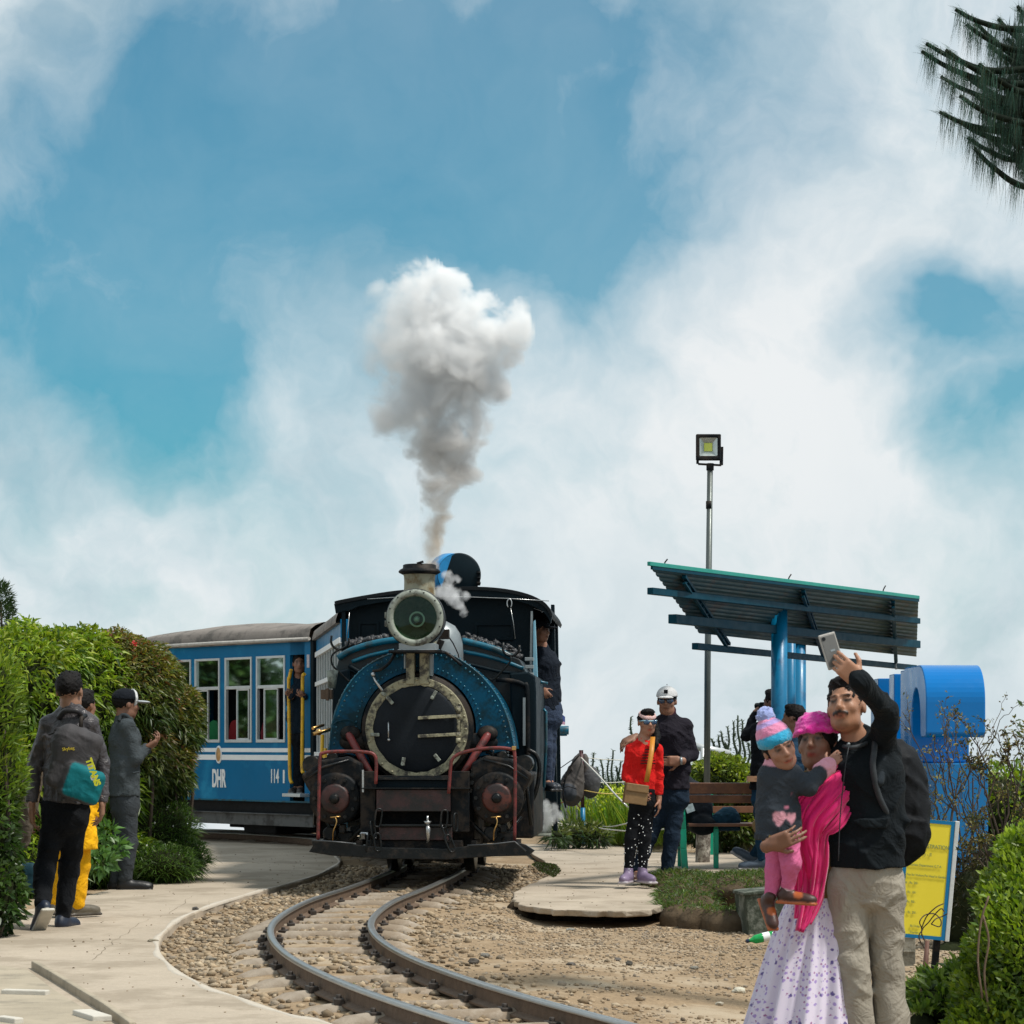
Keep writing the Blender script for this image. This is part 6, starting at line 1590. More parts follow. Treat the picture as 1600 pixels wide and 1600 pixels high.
    if spec.get('hair'):
        sdf_mesh('hair', hair_prims(at, M, hs, full=spec.get('hairlen', 0), cap=spec['hair'] == 'cap'), min(h, .008), M_hair, root, fold=(.0045 if spec['hair'] == 'cap' else spec.get('hf_amp', .008), 62, 3.0))
    return root, J, at, M, hs, off_
def cap_obj(root, at, M, hs, col, brim, name='cap', brimlen=.080):
    P_ = [ell(at(0, -.012, .044), np.array((.091, .112, .088)) * hs, M, col, 0)]
    n = -M[:, 2]; c = at(0, 0, .040); 
    P_.append(dict(f=lambda X: (X - c) @ n, lo=None, hi=None, col=None, k=0, op='clip'))
    P_.append(ell(at(0, .125, .030), np.array((.068, brimlen, .012)) * hs, M, brim, .003)); P_.append(ell(at(0, -.01, .143), np.array((.008, .008, .006)) * hs, M, col, .003))
    return sdf_mesh(name, P_, .006, M_cloth, root, basecol=col)

BL = (.010, .013, .017); 
# ---------------------------------------------------------- the selfie trio
man, J, at, M, hs, off_ = person(dict(D=10.9, sc=1.0, h=.0062, skin=(.34, .172, .105), label='moustached man in a black jacket and beige trousers taking a selfie with raised arm', tash=True, zb=-.2,
    fwd=(-.35, -1, 0), hf=(-.42, -.9, .22), hu=(-.12, 0, 1), hs=1.0, hair=True, hf_amp=.007, girth=.93,
    J=dict(head=(1322, 1105, -.03), neck=(1340, 1152), shL=(1308, 1190, .05), shR=(1380, 1176, .0), elL=(1300, 1262, .2), wrL=(1290, 1300, .30), elR=(1386, 1112, -.20), wrR=(1341, 1062, -.40), chest=(1346, 1215), waist=(1352, 1300), top_end=(1352, 1352), hipL=(1323, 1378), hipR=(1381, 1376), knL=(1332, 1512, -.03), knR=(1386, 1515, .04), anL=(1344, 1662), anR=(1396, 1664, .05)),
    handR=((-.72, -.1, .62), (0, 1, .1), .62, -1), handL=((-.5, .1, -.8), (0, -1, 0), .3, 1), hsc=1.0,
    toeL=(-.2, -1, 0), toeR=(.2, -1, 0),
    top=dict(col=(.0075, .0105, .013), fold=(.011, 10, 1.3), r=1.07, slim='R', collar=.012, extra=[lambda J, s: cone(J['shR'] + np.array([0, -.05, .03]), J['chest'] + np.array([.06, -.14, -.02]), .018, .018, (.02, .026, .032), .004), lambda J, s: rbox(J['waist'] + np.array([.0, -.145, .04]), (.15, .015, .05), .006, None, (.010, .014, .017), .004)]),
    leg=dict(col=(.30, .272, .225), r=1.0, cuff=.078, fold=(.010, 9, 2.2)), shoe=dict(col=(.02, .018, .016), sole=(.03, .03, .03))))
M_leath2 = mat('leather_trim', (.03, .028, .030), rough=.4, var=.2, vscale=12, bump=.2, spec=.3); M_suit2 = mat('suit_trim', (.036, .043, .048), rough=.85, var=.1, spec=.1)
def seam(name, pts, r_, m_, off__, par, n=8):
    mb = MB(); mb.tube(catmull([Vector(P(*p)) - Vector(off__) for p in pts], 5), r_, n); return mb.build(name, m_, par)
M_strap = mat('strap_grey', (.022, .027, .032), rough=.7, var=.2, vscale=30, bump=.3)
seam('zip', [(1327, 1163, 10.80), (1322, 1190, 10.735), (1316, 1240, 10.725), (1312, 1290, 10.735), (1310, 1345, 10.735)], .0025, M_strap, off_, man)
seam('backpack_strap', [(1368, 1152, 10.86), (1366, 1172, 10.77), (1364, 1200, 10.745), (1372, 1240, 10.76), (1388, 1275, 10.80), (1400, 1300, 10.92)], .013, M_strap, off_, man)
seam('collar_edge', [(1318, 1166, 10.83), (1330, 1168, 10.79), (1350, 1163, 10.82), (1364, 1152, 10.90)], .009, M_strap, off_, man)
MB_ = MB(); q = J['neck'] + np.array([-.05, -.085, -.03]); MB_.sphere(q, .008); MB_.build('snap_button', M_silver, man)
def lw(pt): return np.array(P(*pt)) - off_
bpk = sdf_mesh('backpack', [ell(np.array(P(1398, 1250, 11.14)), (.15, .13, .25), col=(.006, .007, .009)), ell(np.array(P(1408, 1300, 11.14)), (.12, .12, .15), col=(.006, .007, .009), k=.08), ell(np.array(P(1392, 1195, 11.10)), (.10, .10, .10), col=(.006, .007, .009), k=.08)], .009, M_bag, fold=(.010, 13, 5.0)); tag(bpk, 'large black backpack worn on the back of the selfie taking man', 'backpack')
# phone
mb = MB(); mb.box((0, 0, 0), (.076, .010, .150)); ph = mb.build('phone', mat('phone_case', (.30, .29, .27), rough=.35, var=.1), bevel=.008); pc = P(1299, 1017, 10.56)
ph.location = pc; ph.rotation_euler = (R(-8), R(-15), R(15)); tag(ph, 'grey smartphone held up in the raised hand', 'phone')
mb = MB(); mb.box((0, -.0058, 0), (.062, .002, .130)); mb.build('phone_back', mat('phone_back_grey', (.13, .13, .125), rough=.3, var=.1), ph, bevel=.003)
mb = MB(); mb.cyl((-.02, -.004, .055), (-.02, -.009, .055), .008, n=14); mb.build('phone_lens', M_blk2, ph)
mb = MB(); mb.box((0.004, -.0075, .0), (.02, .001, .008)); mb.build('phone_badge', M_silver, ph)

PK = (.62, .004, .13)
def skirt_sdf(): pass
wom, J, at, M, hs, off_ = person(dict(D=10.98, sc=.93, h=.0066, skin=(.20, .098, .062), female=True, label='woman in a bright pink knitted hat, pink shawl and long white flowered skirt', zb=-.2,
    fwd=(-.2, -1, 0), hf=(-.40, -.9, .18), hu=(-.10, 0, 1), hs=1.08,
    J=dict(head=(1277, 1163, -.04), neck=(1284, 1208), shL=(1250, 1232, .0), shR=(1313, 1232, .06), elL=(1194, 1290, -.20), wrL=(1205, 1320, -.43), elR=(1322, 1295, .12), wrR=(1318, 1330, .2), chest=(1282, 1255), waist=(1280, 1340), top_end=(1282, 1398), hipL=(1262, 1410), hipR=(1300, 1410), knL=(1255, 1530), knR=(1300, 1530), anL=(1250, 1668), anR=(1300, 1668)),
    handL=((.93, -.25, .38), (-.1, 1, .15), .30, -1), handR=((0, .2, -1), (-1, 0, 0), .3, 1), hsc=.97, toeL=(-.2, -1, 0), toeR=(.1, -1, 0),
    top=dict(name='blouse', col=(.12, .075, .028), fold=(.006, 14, 1.0), r=.93, sleeve=.55), shoe=dict(col=(.05, .02, .02), sole=(.03, .03, .03))))
# knitted hat
hatp = [ell(at(0, -.015, .062), np.array((.100, .110, .082)) * hs, M, (.60, .03, .30), 0), ell(at(0, -.01, .045), np.array((.104, .116, .045)) * hs, M, (.72, .03, .32), .01)]
n_c = -(M[:, 2] + .12 * M[:, 1]); c_c = at(0, 0, .040)
hatp.append(dict(f=lambda X: (X - c_c) @ n_c, lo=None, hi=None, col=None, k=0, op='clip'))
tag(sdf_mesh('knitted_hat', hatp, .006, M_knit, wom, fold=(.007, 42, 2.0)), 'bright pink knitted hat')
sdf_mesh('hair', [ell(at(0, -.014, .020), np.array((.086, .100, .085)) * hs, M, (.01, .01, .01), 0), ell(at(0, .11, -.018), np.array((.062, .085, .068)) * hs, M, None, 0, 'sub'), ell(at(.045, -.075, -.07), np.array((.04, .04, .06)) * hs, M, (.01, .01, .01), .04)], .009, M_hair, wom, fold=(.004, 40, 1))
# skirt: pleated cone of cloth
def flower_mat():
    m = bpy.data.materials.new('flowered_cotton'); m.use_nodes = True; m.node_tree.nodes.clear(); t = NT(m.node_tree)
    uv = t.n('ShaderNodeUVMap'); uv.uv_map = 'UVMap'
    def dots(sc, lo, hi, offs):
        mp = t.n('ShaderNodeMapping'); mp.inputs['Scale'].default_value = (sc, sc, 1); mp.inputs['Location'].default_value = (offs, offs * .7, 0); t.l(uv.outputs[0], mp.inputs[0])
        v = t.n('ShaderNodeTexVoronoi', feature='F1', distance='EUCLIDEAN'); v.inputs['Scale'].default_value = 1.0; v.inputs['Randomness'].default_value = .35; t.l(mp.outputs[0], v.inputs['Vector'])
        nz_ = t.noise(mp.outputs[0], 3.2, 3, .6)
        d = t.math('ADD', v.outputs['Distance'], t.math('MULTIPLY', t.math('SUBTRACT', nz_, .5), .55))
        return t.ramp(d, [(lo, 1.0), (hi, 0.0)])
    a = dots(26, .20, .27, 0.0); b = dots(26, .12, .17, .45); c = dots(13, .10, .14, .3)
    col = t.mix(a, (.66, .60, .72, 1), (.32, .22, .52, 1)); col = t.mix(b, col, (.30, .10, .26, 1)); col = t.mix(c, col, (.07, .04, .22, 1))
    f = t.noise(uv.outputs[0], 90, 2); col = t.mix(t.math('MULTIPLY', f, .25), col, (.5, .5, .62, 1))
    bs = t.n('ShaderNodeBsdfPrincipled'); t.l(col, bs.inputs['Base Color']); bs.inputs['Roughness'].default_value = .85; bs.inputs['Sheen Weight'].default_value = .15; bs.inputs['Specular IOR Level'].default_value = .2
    out = t.n('ShaderNodeOutputMaterial'); t.l(bs.outputs[0], out.inputs[0]); return m
def sk_row(v, n=220):
    a_t = np.array(P(1278, 1392, 10.98)); a_b = np.array(P(1254, 1668, 10.98)); c = a_t + (a_b - a_t) * v
    rx = .105 + .18 * v ** .75; ry = .10 + .13 * v ** .8; out = []
    for k in range(n):
        a = 2 * math.pi * k / n
        pl = .030 * v ** .7 * (math.sin(a * 11 + .6 * math.sin(a * 3) + v * .8) + .5 * math.sin(a * 23 + 2 + v * 1.5)) * .8 + .012 * v * math.sin(a * 5 + v * 4)
        out.append(Vector((c[0] + (rx + pl) * math.cos(a), c[1] + (ry + pl) * math.sin(a), c[2])) - Vector(off_))
    return out
rows = [sk_row(i / 44) for i in range(45)]
mb = MB(); mb.grid(rows, True, closed=True); sk_ = mb.build('skirt', flower_mat(), wom, fix=False)
uvl = sk_.data.uv_layers.new(name='UVMap'); nn = 220
for poly in sk_.data.polygons:
    for li in poly.loop_indices:
        vi = sk_.data.loops[li].vertex_index; r_i, k_i = divmod(vi, nn)
        if k_i == 0 and any((sk_.data.loops[l].vertex_index % nn) == nn - 1 for l in poly.loop_indices): k_i = nn
        uvl.data[li].uv = (k_i / nn * 1.9, r_i / 44 * .95)
mb = MB(); rw = [[Vector((p.x, p.y, p.z + dz)) for p in sk_row(.0)] for dz in (-.03, .035)]; mb.grid([[Vector((p.x * 1.02, p.y, p.z)) for p in r_] for r_ in rw], True, closed=True); o_ = mb.build('waistband', mat('magenta_band', (.45, .02, .14), rough=.8), wom, fix=False)
# shawl: thin folded cloth over the shoulder, crossing the chest and hanging down
def ribbon(name, ctr, widths, m, parent, offs, seed, thick=.006, fold_n=2.6, amp=.012, n=40, depth=None):
    rows = []
    cs = catmull([Vector(P(*c_)) - Vector(offs) for c_ in ctr], 10); ws = np.interp(np.linspace(0, 1, len(cs)), np.linspace(0, 1, len(widths)), widths)
    for i, c_ in enumerate(cs):
        t = (cs[min(i + 1, len(cs) - 1)] - cs[max(i - 1, 0)]).normalized(); s_ = t.cross(Vector((0, 1, 0))).normalized(); nv = s_.cross(t)
        if nv.y > 0: nv = -nv
        row = []
        for k in range(n):
            u = k / (n - 1) - .5
            b = math.cos(u * math.pi) * .5
            w_ = amp * (3.2 * noise.noise(Vector((u * fold_n * 3.2 + i * .02, i * .035, seed))) + 1.6 * noise.noise(Vector((u * fold_n * 8 - i * .03, i * .08, seed + 5))))
            row.append(c_ + s_ * (u * ws[i]) + nv * (b * ws[i] * .35 + w_))
        rows.append(row)
    mb = MB(); mb.grid(rows, True); o = mb.build(name, m, parent, fix=False); sd_ = o.modifiers.new('solid', 'SOLIDIFY'); sd_.thickness = thick; return o
M_shawl = mat('pink_silk', (.70, .004, .15), rough=.6, var=.12, vscale=10, bump=.15, bscale=90, sheen=.3, spec=.3)
ribbon('shawl', [(1318, 1190, 11.02), (1312, 1212, 10.86), (1288, 1240, 10.76), (1262, 1275, 10.74), (1256, 1310, 10.77), (1262, 1350, 10.80), (1264, 1400, 10.83), (1254, 1440, 10.80)], [.12, .18, .19, .17, .14, .13, .12, .07], M_shawl, wom, off_, 1.0, amp=.009)
ribbon('shawl', [(1312, 1240, 10.86), (1296, 1275, 10.79), (1277, 1300, 10.78), (1272, 1350, 10.80), (1266, 1400, 10.80), (1250, 1456, 10.77)], [.16, .15, .10, .11, .09, .03], mat('pink_silk_dark', (.60, .003, .13), rough=.6, var=.12, bump=.15, sheen=.3), wom, off_, 4.0, amp=.009)
mb = MB(); c = Vector(P(1200, 1319, 10.57)) - Vector(off_); mb.tube([c + Vector((.012 * math.cos(a) * .6, .03 * math.sin(a), .034 * math.cos(a))) for a in [R(x) for x in range(0, 360, 20)]], .005, 8, closed=True); mb.build('bangle', M_brass, wom, fix=False)

# child carried in front
kid = empty('person', (P(1220, 1250, 10.62).x, 10.62, .55), 0, 'small child in striped bobble hat and dark jacket carried by the woman', 'person')
ko = np.array(kid.location); kD = 10.66
K = lambda x, y, d=0.0: np.array(P(x, y, kD + d)) - ko
sk = (.30, .15, .10)
hp, at, M = head_prims(K(1217, 1170, -.02), (.22, -.97, -.06), (-.42, 0, 1), .80, sk, True)
B = hp + [cone(at(0, -.01, -.05), K(1222, 1200), .032, .034, sk, .01), cone(K(1218, 1225), K(1217, 1290), .045, .06, sk, .03), cone(K(1234, 1214), K(1262, 1229, -.03), .024, .024, sk, .01), cone(K(1262, 1229, -.03), K(1296, 1194, .02), .024, .02, sk, .01),
          cone(K(1205, 1212), K(1196, 1250, .05), .03, .03, sk, .02), cone(K(1228, 1310, -.02), K(1236, 1350, -.04), .040, .034, sk, .0), cone(K(1236, 1350, -.04), K(1230, 1390), .036, .022, sk, .02), cone(K(1218, 1315, .02), K(1212, 1360, .04), .040, .034, sk, .0), cone(K(1212, 1360, .04), K(1203, 1402, .03), .036, .022, sk, .02)]
B += hand_prims(K(1294, 1196, .02), (.6, .2, .55), (.3, 1, 0), .62, sk, .5, 1)
sdf_mesh('body', B, .0055, M_skin, kid, basecol=sk)
GJ = (.035, .042, .052)
Tk = [cone(K(1217, 1222), K(1216, 1278), .078, .088, GJ, .02, (1, 0, 0), 1.05, .9), cone(K(1216, 1278), K(1214, 1312), .088, .094, GJ, .03), cone(K(1206, 1212), K(1232, 1210), .050, .048, GJ, .04), cone(K(1234, 1214, -.02), K(1262, 1229, -.05), .046, .042, GJ, .025), cone(K(1262, 1229, -.05), K(1286, 1203, 0), .042, .035, GJ, .02), cone(K(1205, 1214), K(1195, 1256, .05), .045, .04, GJ, .03),
      cone(K(1283, 1206, 0), K(1294, 1196, .01), .040, .038, (.62, .30, .38), .0), cone(K(1218, 1206), K(1216, 1197), .060, .058, (.62, .30, .38), .005, (1, 0, 0), 1.15, .9)]
for (x, y) in ((1240, 1241), (1231, 1262)): Tk.append(dict(ell(K(x, y, -.12), (.013, .06, .010), None, (.60, .20, .28), 0), op='paint'))
for (x, y, r_) in ((1214, 1276, .022), (1224, 1276, .022), (1219, 1284, .020), (1235, 1277, .018), (1243, 1276, .018), (1239, 1283, .016)): Tk.append(dict(ell(K(x, y, -.12), (r_ * .75, .08, r_), None, (.68, .32, .38), 0), op='paint'))
zc = K(1215, 1312)[2]; Tk.append(dict(f=lambda X: zc - X[..., 2], lo=None, hi=None, col=None, k=0, op='clip'))
sdf_mesh('jacket', Tk, .006, M_cloth, kid, fold=(.005, 24, 1.0), basecol=GJ)
for (a, b, c) in (((1228, 1298, -.02), (1236, 1348, -.04), (1231, 1386, 0)), ((1216, 1303, .03), (1212, 1360, .04), (1204, 1397, .03))):
    sdf_mesh('legging', [cone(K(*a), K(*b), .056, .042, (.56, .13, .27), .02), cone(K(*b), K(*c), .042, .028, (.56, .13, .27), .02), cone(K(*c), K(c[0] - 1, c[1] + 4, c[2]), .028, .026, (.5, .45, .45), 0)], .0065, M_cloth, kid, fold=(.003, 30, 2), basecol=(.56, .13, .27))
for an, toe in ((K(1230, 1393), (1, -.35, -.05)), (K(1201, 1406, .03), (.25, -.75, -.9))):
    sdf_mesh('shoe', shoe_prims(an, toe, .60, (.05, .02, .015), (.38, .10, .03)) + [dict(ell(an + unit(toe) * .045 + np.array([0, 0, -.012]), (.022, .05, .018), None, (.38, .09, .02), 0), op='paint')], .005, M_shoe, kid)
nb = -(M[:, 2] + .1 * M[:, 1]); cb_ = at(0, 0, .024)
hatk = [ell(at(0, -.01, .055), np.array((.095, .105, .062)) * .8, M, (.02, .30, .50), 0), ell(at(0, -.02, .092), np.array((.086, .092, .055)) * .8, M, (.66, .22, .38), .01), ell(at(0, -.03, .122), np.array((.066, .070, .045)) * .8, M, (.42, .30, .62), .01), ell(at(0, -.035, .140), np.array((.052, .055, .035)) * .8, M, (.66, .24, .40), .01),
        dict(f=lambda X: (X - cb_) @ nb, lo=None, hi=None, col=None, k=0, op='clip')]
sdf_mesh('knitted_hat', hatk, .005, M_knit, kid, fold=(.003, 70, 1))
sdf_mesh('hair', [ell(at(0, -.022, .015), np.array((.082, .094, .085)) * .8, M, (.01, .01, .01), 0), ell(at(0, .10, -.020), np.array((.060, .075, .070)) * .8, M, None, 0, 'sub')], .006, M_hair, kid, fold=(.004, 50, 1))
sdf_mesh('bobble', [ell(at(-.01, -.05, .178), .040, None, (.30, .36, .66), 0)], .005, M_knit, kid, fold=(.006, 70, 3))

# ---------------------------------------------------------- couple on the slab
JE = (.012, .022, .038)
cpm, J, at, M, hs, off_ = person(dict(D=22.7, sc=1.0, h=.011, skin=(.27, .135, .085), label='man in white cap, sunglasses and dark polo neck with his arm round the girl',
    fwd=(-.2, -1, 0), hf=(-.15, -1, .0), hs=1.05, hair='cap',
    J=dict(head=(1042, 1096), neck=(1044, 1116), shL=(1021, 1134), shR=(1070, 1134), elL=(1000, 1162, .15), wrL=(990, 1152, -.1), elR=(1082, 1180, .0), wrR=(1062, 1189, -.2), chest=(1046, 1150), waist=(1048, 1200), top_end=(1048, 1232), hipL=(1040, 1245), hipR=(1056, 1245), knL=(1014, 1308), knR=(1050, 1308, -.03), anL=(997, 1362), anR=(1042, 1364, -.05)),
    handL=((-.7, -.4, -.35), (.2, .5, -.8), .45, 1), handR=((-1, -.15, .0), (.1, .9, 0), .25, 1), hsc=1.15, toeL=(-.3, -1, 0), toeR=(-.3, -1, 0),
    top=dict(name='sweater', col=(.016, .014, .020), fold=(.008, 14, 1), collar=.04, ccol=(.05, .012, .02), sleeve=.75), leg=dict(col=JE, r=1.0), shoe=dict(col=(.08, .04, .03), sole=(.25, .2, .18))))
cap_obj(cpm, at, M, hs, (.50, .50, .50), (.55, .55, .55))
mb = MB(); c = Vector(at(0, .100, .082)); mb.box(c, (.034, .016, .030)); mb.build('cap_badge', M_blk, cpm)
def glasses(root, at, hs, frame_m, lens_m):
    mb = MB()
    for s_ in (-1, 1):
        c = Vector(at(s_ * .033, .094, .004)); mb.sphere(c, .027 * hs, 14, 8, (1.05, .3, .85))
    o1 = mb.build('sunglasses', lens_m, root)
    tag(o1, kind='stuff'); mb = MB(); mb.tube([at(-.075, .01, .012), at(-.062, .088, .018), at(0, .102, .014), at(.062, .088, .018), at(.075, .01, .012)], .006, 8); mb.build('frame', frame_m, o1)
M_mirror = mat('mirror_lens', (.01, .05, .12), rough=.08, spec=.9, coat=.6, bump=0, var=.1)
glasses(cpm, at, hs, M_blk, M_mirror)
mb = MB(); c = J['wrR']; mb.cyl(c + np.array([-.0, 0, 0]), c + np.array([.022, 0, 0.0]), .036, n=16); mb.build('watch', M_silver, cpm)

girl, J, at, M, hs, off_ = person(dict(D=22.2, sc=.88, h=.010, skin=(.34, .17, .11), female=True, girth=.86, label='girl in red jumper, polka dot leggings and blue sunglasses carrying a tan shoulder bag',
    fwd=(.1, -1, 0), hf=(.25, -1, -.02), hs=1.1, hair=True, hairlen=.03,
    J=dict(head=(1011, 1129, 0), neck=(1006, 1154), shL=(986, 1171), shR=(1027, 1171), elL=(978, 1213, .0), wrL=(997, 1232, -.16), elR=(1030, 1212, .0), wrR=(1030, 1250, -.03), chest=(1006, 1182), waist=(1004, 1218), top_end=(1005, 1240), hipL=(997, 1250), hipR=(1012, 1250), knL=(986, 1310), knR=(1007, 1310), anL=(982, 1364), anR=(1004, 1364)),
    handL=((.7, -.2, -.6), (0, 1, .1), .35, -1), handR=((0, -.1, -1), (-1, .2, 0), .3, -1), toeL=(-.3, -1, 0), toeR=(.45, -1, 0),
    top=dict(name='jumper', col=(.60, .016, .014), fold=(.006, 20, 2), r=.88), leg=dict(name='leggings', col=(.008, .009, .011), r=.86, cuff=.05, fold=(.003, 16, 1)), shoe=dict(col=(.20, .15, .24), sole=(.42, .38, .40), s=1.15)))
hb1 = unit(M[:, 2] * .93 + M[:, 1] * .36); hb0 = at(0, .02, .052); hb2 = at(0, .02, .080)
sdf_mesh('headband', [ell(at(0, -.010, .034), np.array((.086, .104, .095)) * hs, M, (.60, .40, .38), 0), dict(f=lambda X: -((X - hb0) @ hb1), lo=None, hi=None, col=None, k=0, op='clip'), dict(f=lambda X: (X - hb2) @ hb1, lo=None, hi=None, col=None, k=0, op='clip')], .006, M_cloth, girl)
glasses(girl, at, hs, mat('pale_blue_frame', (.25, .42, .50), rough=.4), M_mirror)
sdf_mesh('braid', [cone(at(-.07, -.03, .0), at(-.085, .02, -.12), .04, .032, (.01, .01, .01), .02), cone(at(-.085, .02, -.12), at(-.055, .09, -.20), .034, .026, (.01, .01, .01), .02), cone(at(-.055, .09, -.20), at(-.035, .11, -.25), .026, .012, (.01, .01, .01), .01)], .008, M_hair, girl, fold=(.005, 50, 1))
random.seed(3)
mb = MB()
for i in range(84):
    t = random.random(); q = 'LR'[i % 2]; a, b, c = J['hip' + q], J['kn' + q], J['an' + q]; p_ = a + (b - a) * t * 2 if t < .5 else b + (c - b) * (t * 2 - 1); r_ = .088 - .045 * t; an = random.uniform(-.5, 3.6)
    mb.sphere(p_ + np.array([math.cos(an) * r_ * .93, -abs(math.sin(an)) * r_ * .93, 0]), .0052, 6, 4, (1, .6, 1))
tag(mb.build('polka_dots', M_white, girl, fix=False), kind='stuff')
for i, z_ in enumerate((.0, .022, .044, .066, .088, .11)):
    mb = MB(); w_ = (.13, .125, .10, .10, .06, .05)[i]; mb.box(J['chest'] + np.array([.03, -.118 - .001 * i, -.06 + z_ * 1.1]), (w_, .012, .008)); mb.build('shirt_stripe', M_blk, girl)
M_tan = mat('tan_leather', (.30, .15, .055), rough=.5, var=.2, vscale=12, bump=.25)
mb = MB(); mb.box((0, 0, 0), (.20, .08, .17)); mb.prism([(-.10, .02), (.10, .02), (.10, .088), (-.10, .088)], -.052, -.04, 'Y'); o_ = mb.build('handbag', mat('handbag_leather', (.22, .13, .055), rough=.5, var=.2, vscale=12, bump=.25), bevel=.014); o_.location = P(993, 1241, 21.95); o_.rotation_euler = (0, R(8), R(10)); tag(o_, 'tan leather handbag at the hip of the girl in red', 'handbag')
mb = MB(); a = [P(x, y, d) for x, y, d in ((1020, 1152, 22.12), (1018, 1175, 21.99), (1014, 1200, 21.97), (1010, 1222, 21.95))]; rows = [[p + Vector((-.021, 0, 0)), p + Vector((.021, 0, 0))] for p in a]; mb.grid(rows, True); o2 = mb.build('strap', mat('orange_strap', (.50, .20, .02), rough=.5), fix=False); o2.modifiers.new('s', 'SOLIDIFY').thickness = .006; o2.parent = o_; o2.matrix_parent_inverse = (Matrix.Translation(o_.location) @ o_.rotation_euler.to_matrix().to_4x4()).inverted()

# ---------------------------------------------------------- two men by the hedge
SU = (.050, .060, .066)
sm, J, at, M, hs, off_ = person(dict(D=22.0, sc=1.02, h=.011, skin=(.20, .10, .065), label='man in a dark grey suit and black and white cap standing by the hedge',
    fwd=(.85, .45, 0), hf=(.85, .52, -.05), hs=1.05, hair='cap',
    J=dict(head=(197, 1101), neck=(193, 1117), shL=(188, 1136, .14), shR=(199, 1135, -.14), elL=(208, 1188, .12), wrL=(229, 1172, .05), elR=(212, 1187, -.14), wrR=(228, 1169, -.07), chest=(195, 1155), waist=(194, 1200), top_end=(193, 1242), hipL=(192, 1255, .06), hipR=(198, 1255, -.06), knL=(190, 1318, .06), knR=(201, 1318, -.05), anL=(182, 1378, .05), anR=(196, 1376, -.05)),
    handL=((.75, .1, .55), (-.5, 0, .8), .5, 1), handR=((.8, .1, .5), (-.5, .2, .8), .55, -1), hsc=1.15, toeL=(1, .1, 0), toeR=(1, .15, 0),
    top=dict(col=SU, fold=(.007, 13, 4), r=1.02), leg=dict(col=(.040, .046, .052), r=1.02, fold=(.008, 11, 1)), shoe=dict(col=(.006, .006, .007), sole=(.006, .006, .006), s=1.1)))
cap_obj(sm, at, M, hs, (.008, .010, .014), (.35, .38, .40))
sdf_mesh('cap_panel', [ell(at(0, -.012, .049), np.array((.099, .118, .096)) * hs, M, (.55, .56, .56), 0), dict(f=lambda X: -((X - at(0, .045, .05)) @ M[:, 1]), lo=None, hi=None, col=None, k=0, op='clip'), dict(f=lambda X: ((X - at(0, .072, .05)) @ M[:, 1]), lo=None, hi=None, col=None, k=0, op='clip')], .006, M_cloth, sm)

seam('pocket_flap', [(207, 1208, 21.76), (217, 1206, 21.79)], .008, M_suit2, off_, sm)
seam('jacket_collar', [(186, 1127, 21.86), (190, 1118, 21.88), (199, 1119, 21.86), (206, 1130, 21.86)], .018, M_suit2, off_, sm)
LJ = (.055, .050, .054)
lm, J, at, M, hs, off_ = person(dict(D=17.4, sc=1.0, h=.0095, skin=(.26, .14, .09), label='man in a black leather jacket walking away with a rucksack on his back',
    fwd=(.15, 1, 0), hf=(.2, 1, 0), hs=1.10, hair=True, hairlen=.035,
    J=dict(head=(109, 1080), neck=(110, 1102), shL=(77, 1132), shR=(139, 1130), elL=(55, 1195, .05), wrL=(49, 1262, -.02), elR=(160, 1192, .05), wrR=(160, 1252, -.02), chest=(108, 1155), waist=(108, 1215), top_end=(106, 1252), hipL=(88, 1275), hipR=(117, 1275), knL=(70, 1355, -.0), knR=(108, 1358, .12), anL=(66, 1416, -.25), anR=(98, 1434, .10)),
    handL=((.05, .1, -1), (1, 0, 0), .4, -1), handR=((-.05, .1, -1), (-1, 0, 0), .4, 1), hsc=1.1, toeL=(-.45, .75, -.75), toeR=(.25, 1, 0),
    top=dict(col=LJ, fold=(.009, 13, 3), mat=M_leath, r=1.0, collar=.02), leg=dict(col=(.008, .009, .011), r=1.0, fold=(.010, 9, 2)), shoe=dict(col=(.012, .018, .035), sole=(.50, .47, .40), s=1.12)))
seam('yoke_seam', [(76, 1148, 17.26), (90, 1143, 17.235), (108, 1141, 17.225), (126, 1141, 17.235), (140, 1145, 17.26)], .006, M_leath2, off_, lm)
seam('collar', [(92, 1122, 17.33), (100, 1112, 17.30), (110, 1110, 17.29), (122, 1112, 17.30), (130, 1121, 17.34)], .020, M_leath2, off_, lm)
gB = (.055, .052, .055); tB = (.004, .13, .15); D0 = 17.17
pb = lambda x, y, d=0.0: np.array(P(x, y, D0 + d))
Mt = np.array(Matrix.Rotation(R(-19), 3, 'Y').transposed())
rk = sdf_mesh('rucksack', [rbox(pb(116, 1188), (.29, .16, .44), .06, Mt, gB, 0), ell(pb(108, 1162), (.12, .09, .12), col=gB, k=.05), rbox(pb(128, 1225, -.05), (.28, .13, .24), .05, Mt, gB, .03),
    dict(rbox(pb(133, 1224, -.08), (.25, .22, .23), .03, Mt, tB, 0), op='paint'), dict(cone(pb(97, 1196, -.1), pb(140, 1181, -.1), .006, .006, (.004, .004, .004)), op='paint')], .0085, M_bag, fold=(.005, 16, 2), basecol=gB)
tag(rk, 'grey and teal rucksack with a yellow stripe on the leather jacket man', 'rucksack')
mb = MB(); mb.tube([pb(x, y, d) for x, y, d in ((126, 1140, .0), (127, 1122, .02), (134, 1118, .10))], .014, 10); mb.tube([pb(x, y, d) for x, y, d in ((96, 1145, .0), (98, 1137, -.02), (106, 1136, 0), (112, 1142, 0))], .006, 8); mb.build('strap', M_blk, rk)
M_yt = mat('yellow_print', (.55, .55, .02), rough=.6, var=.15)
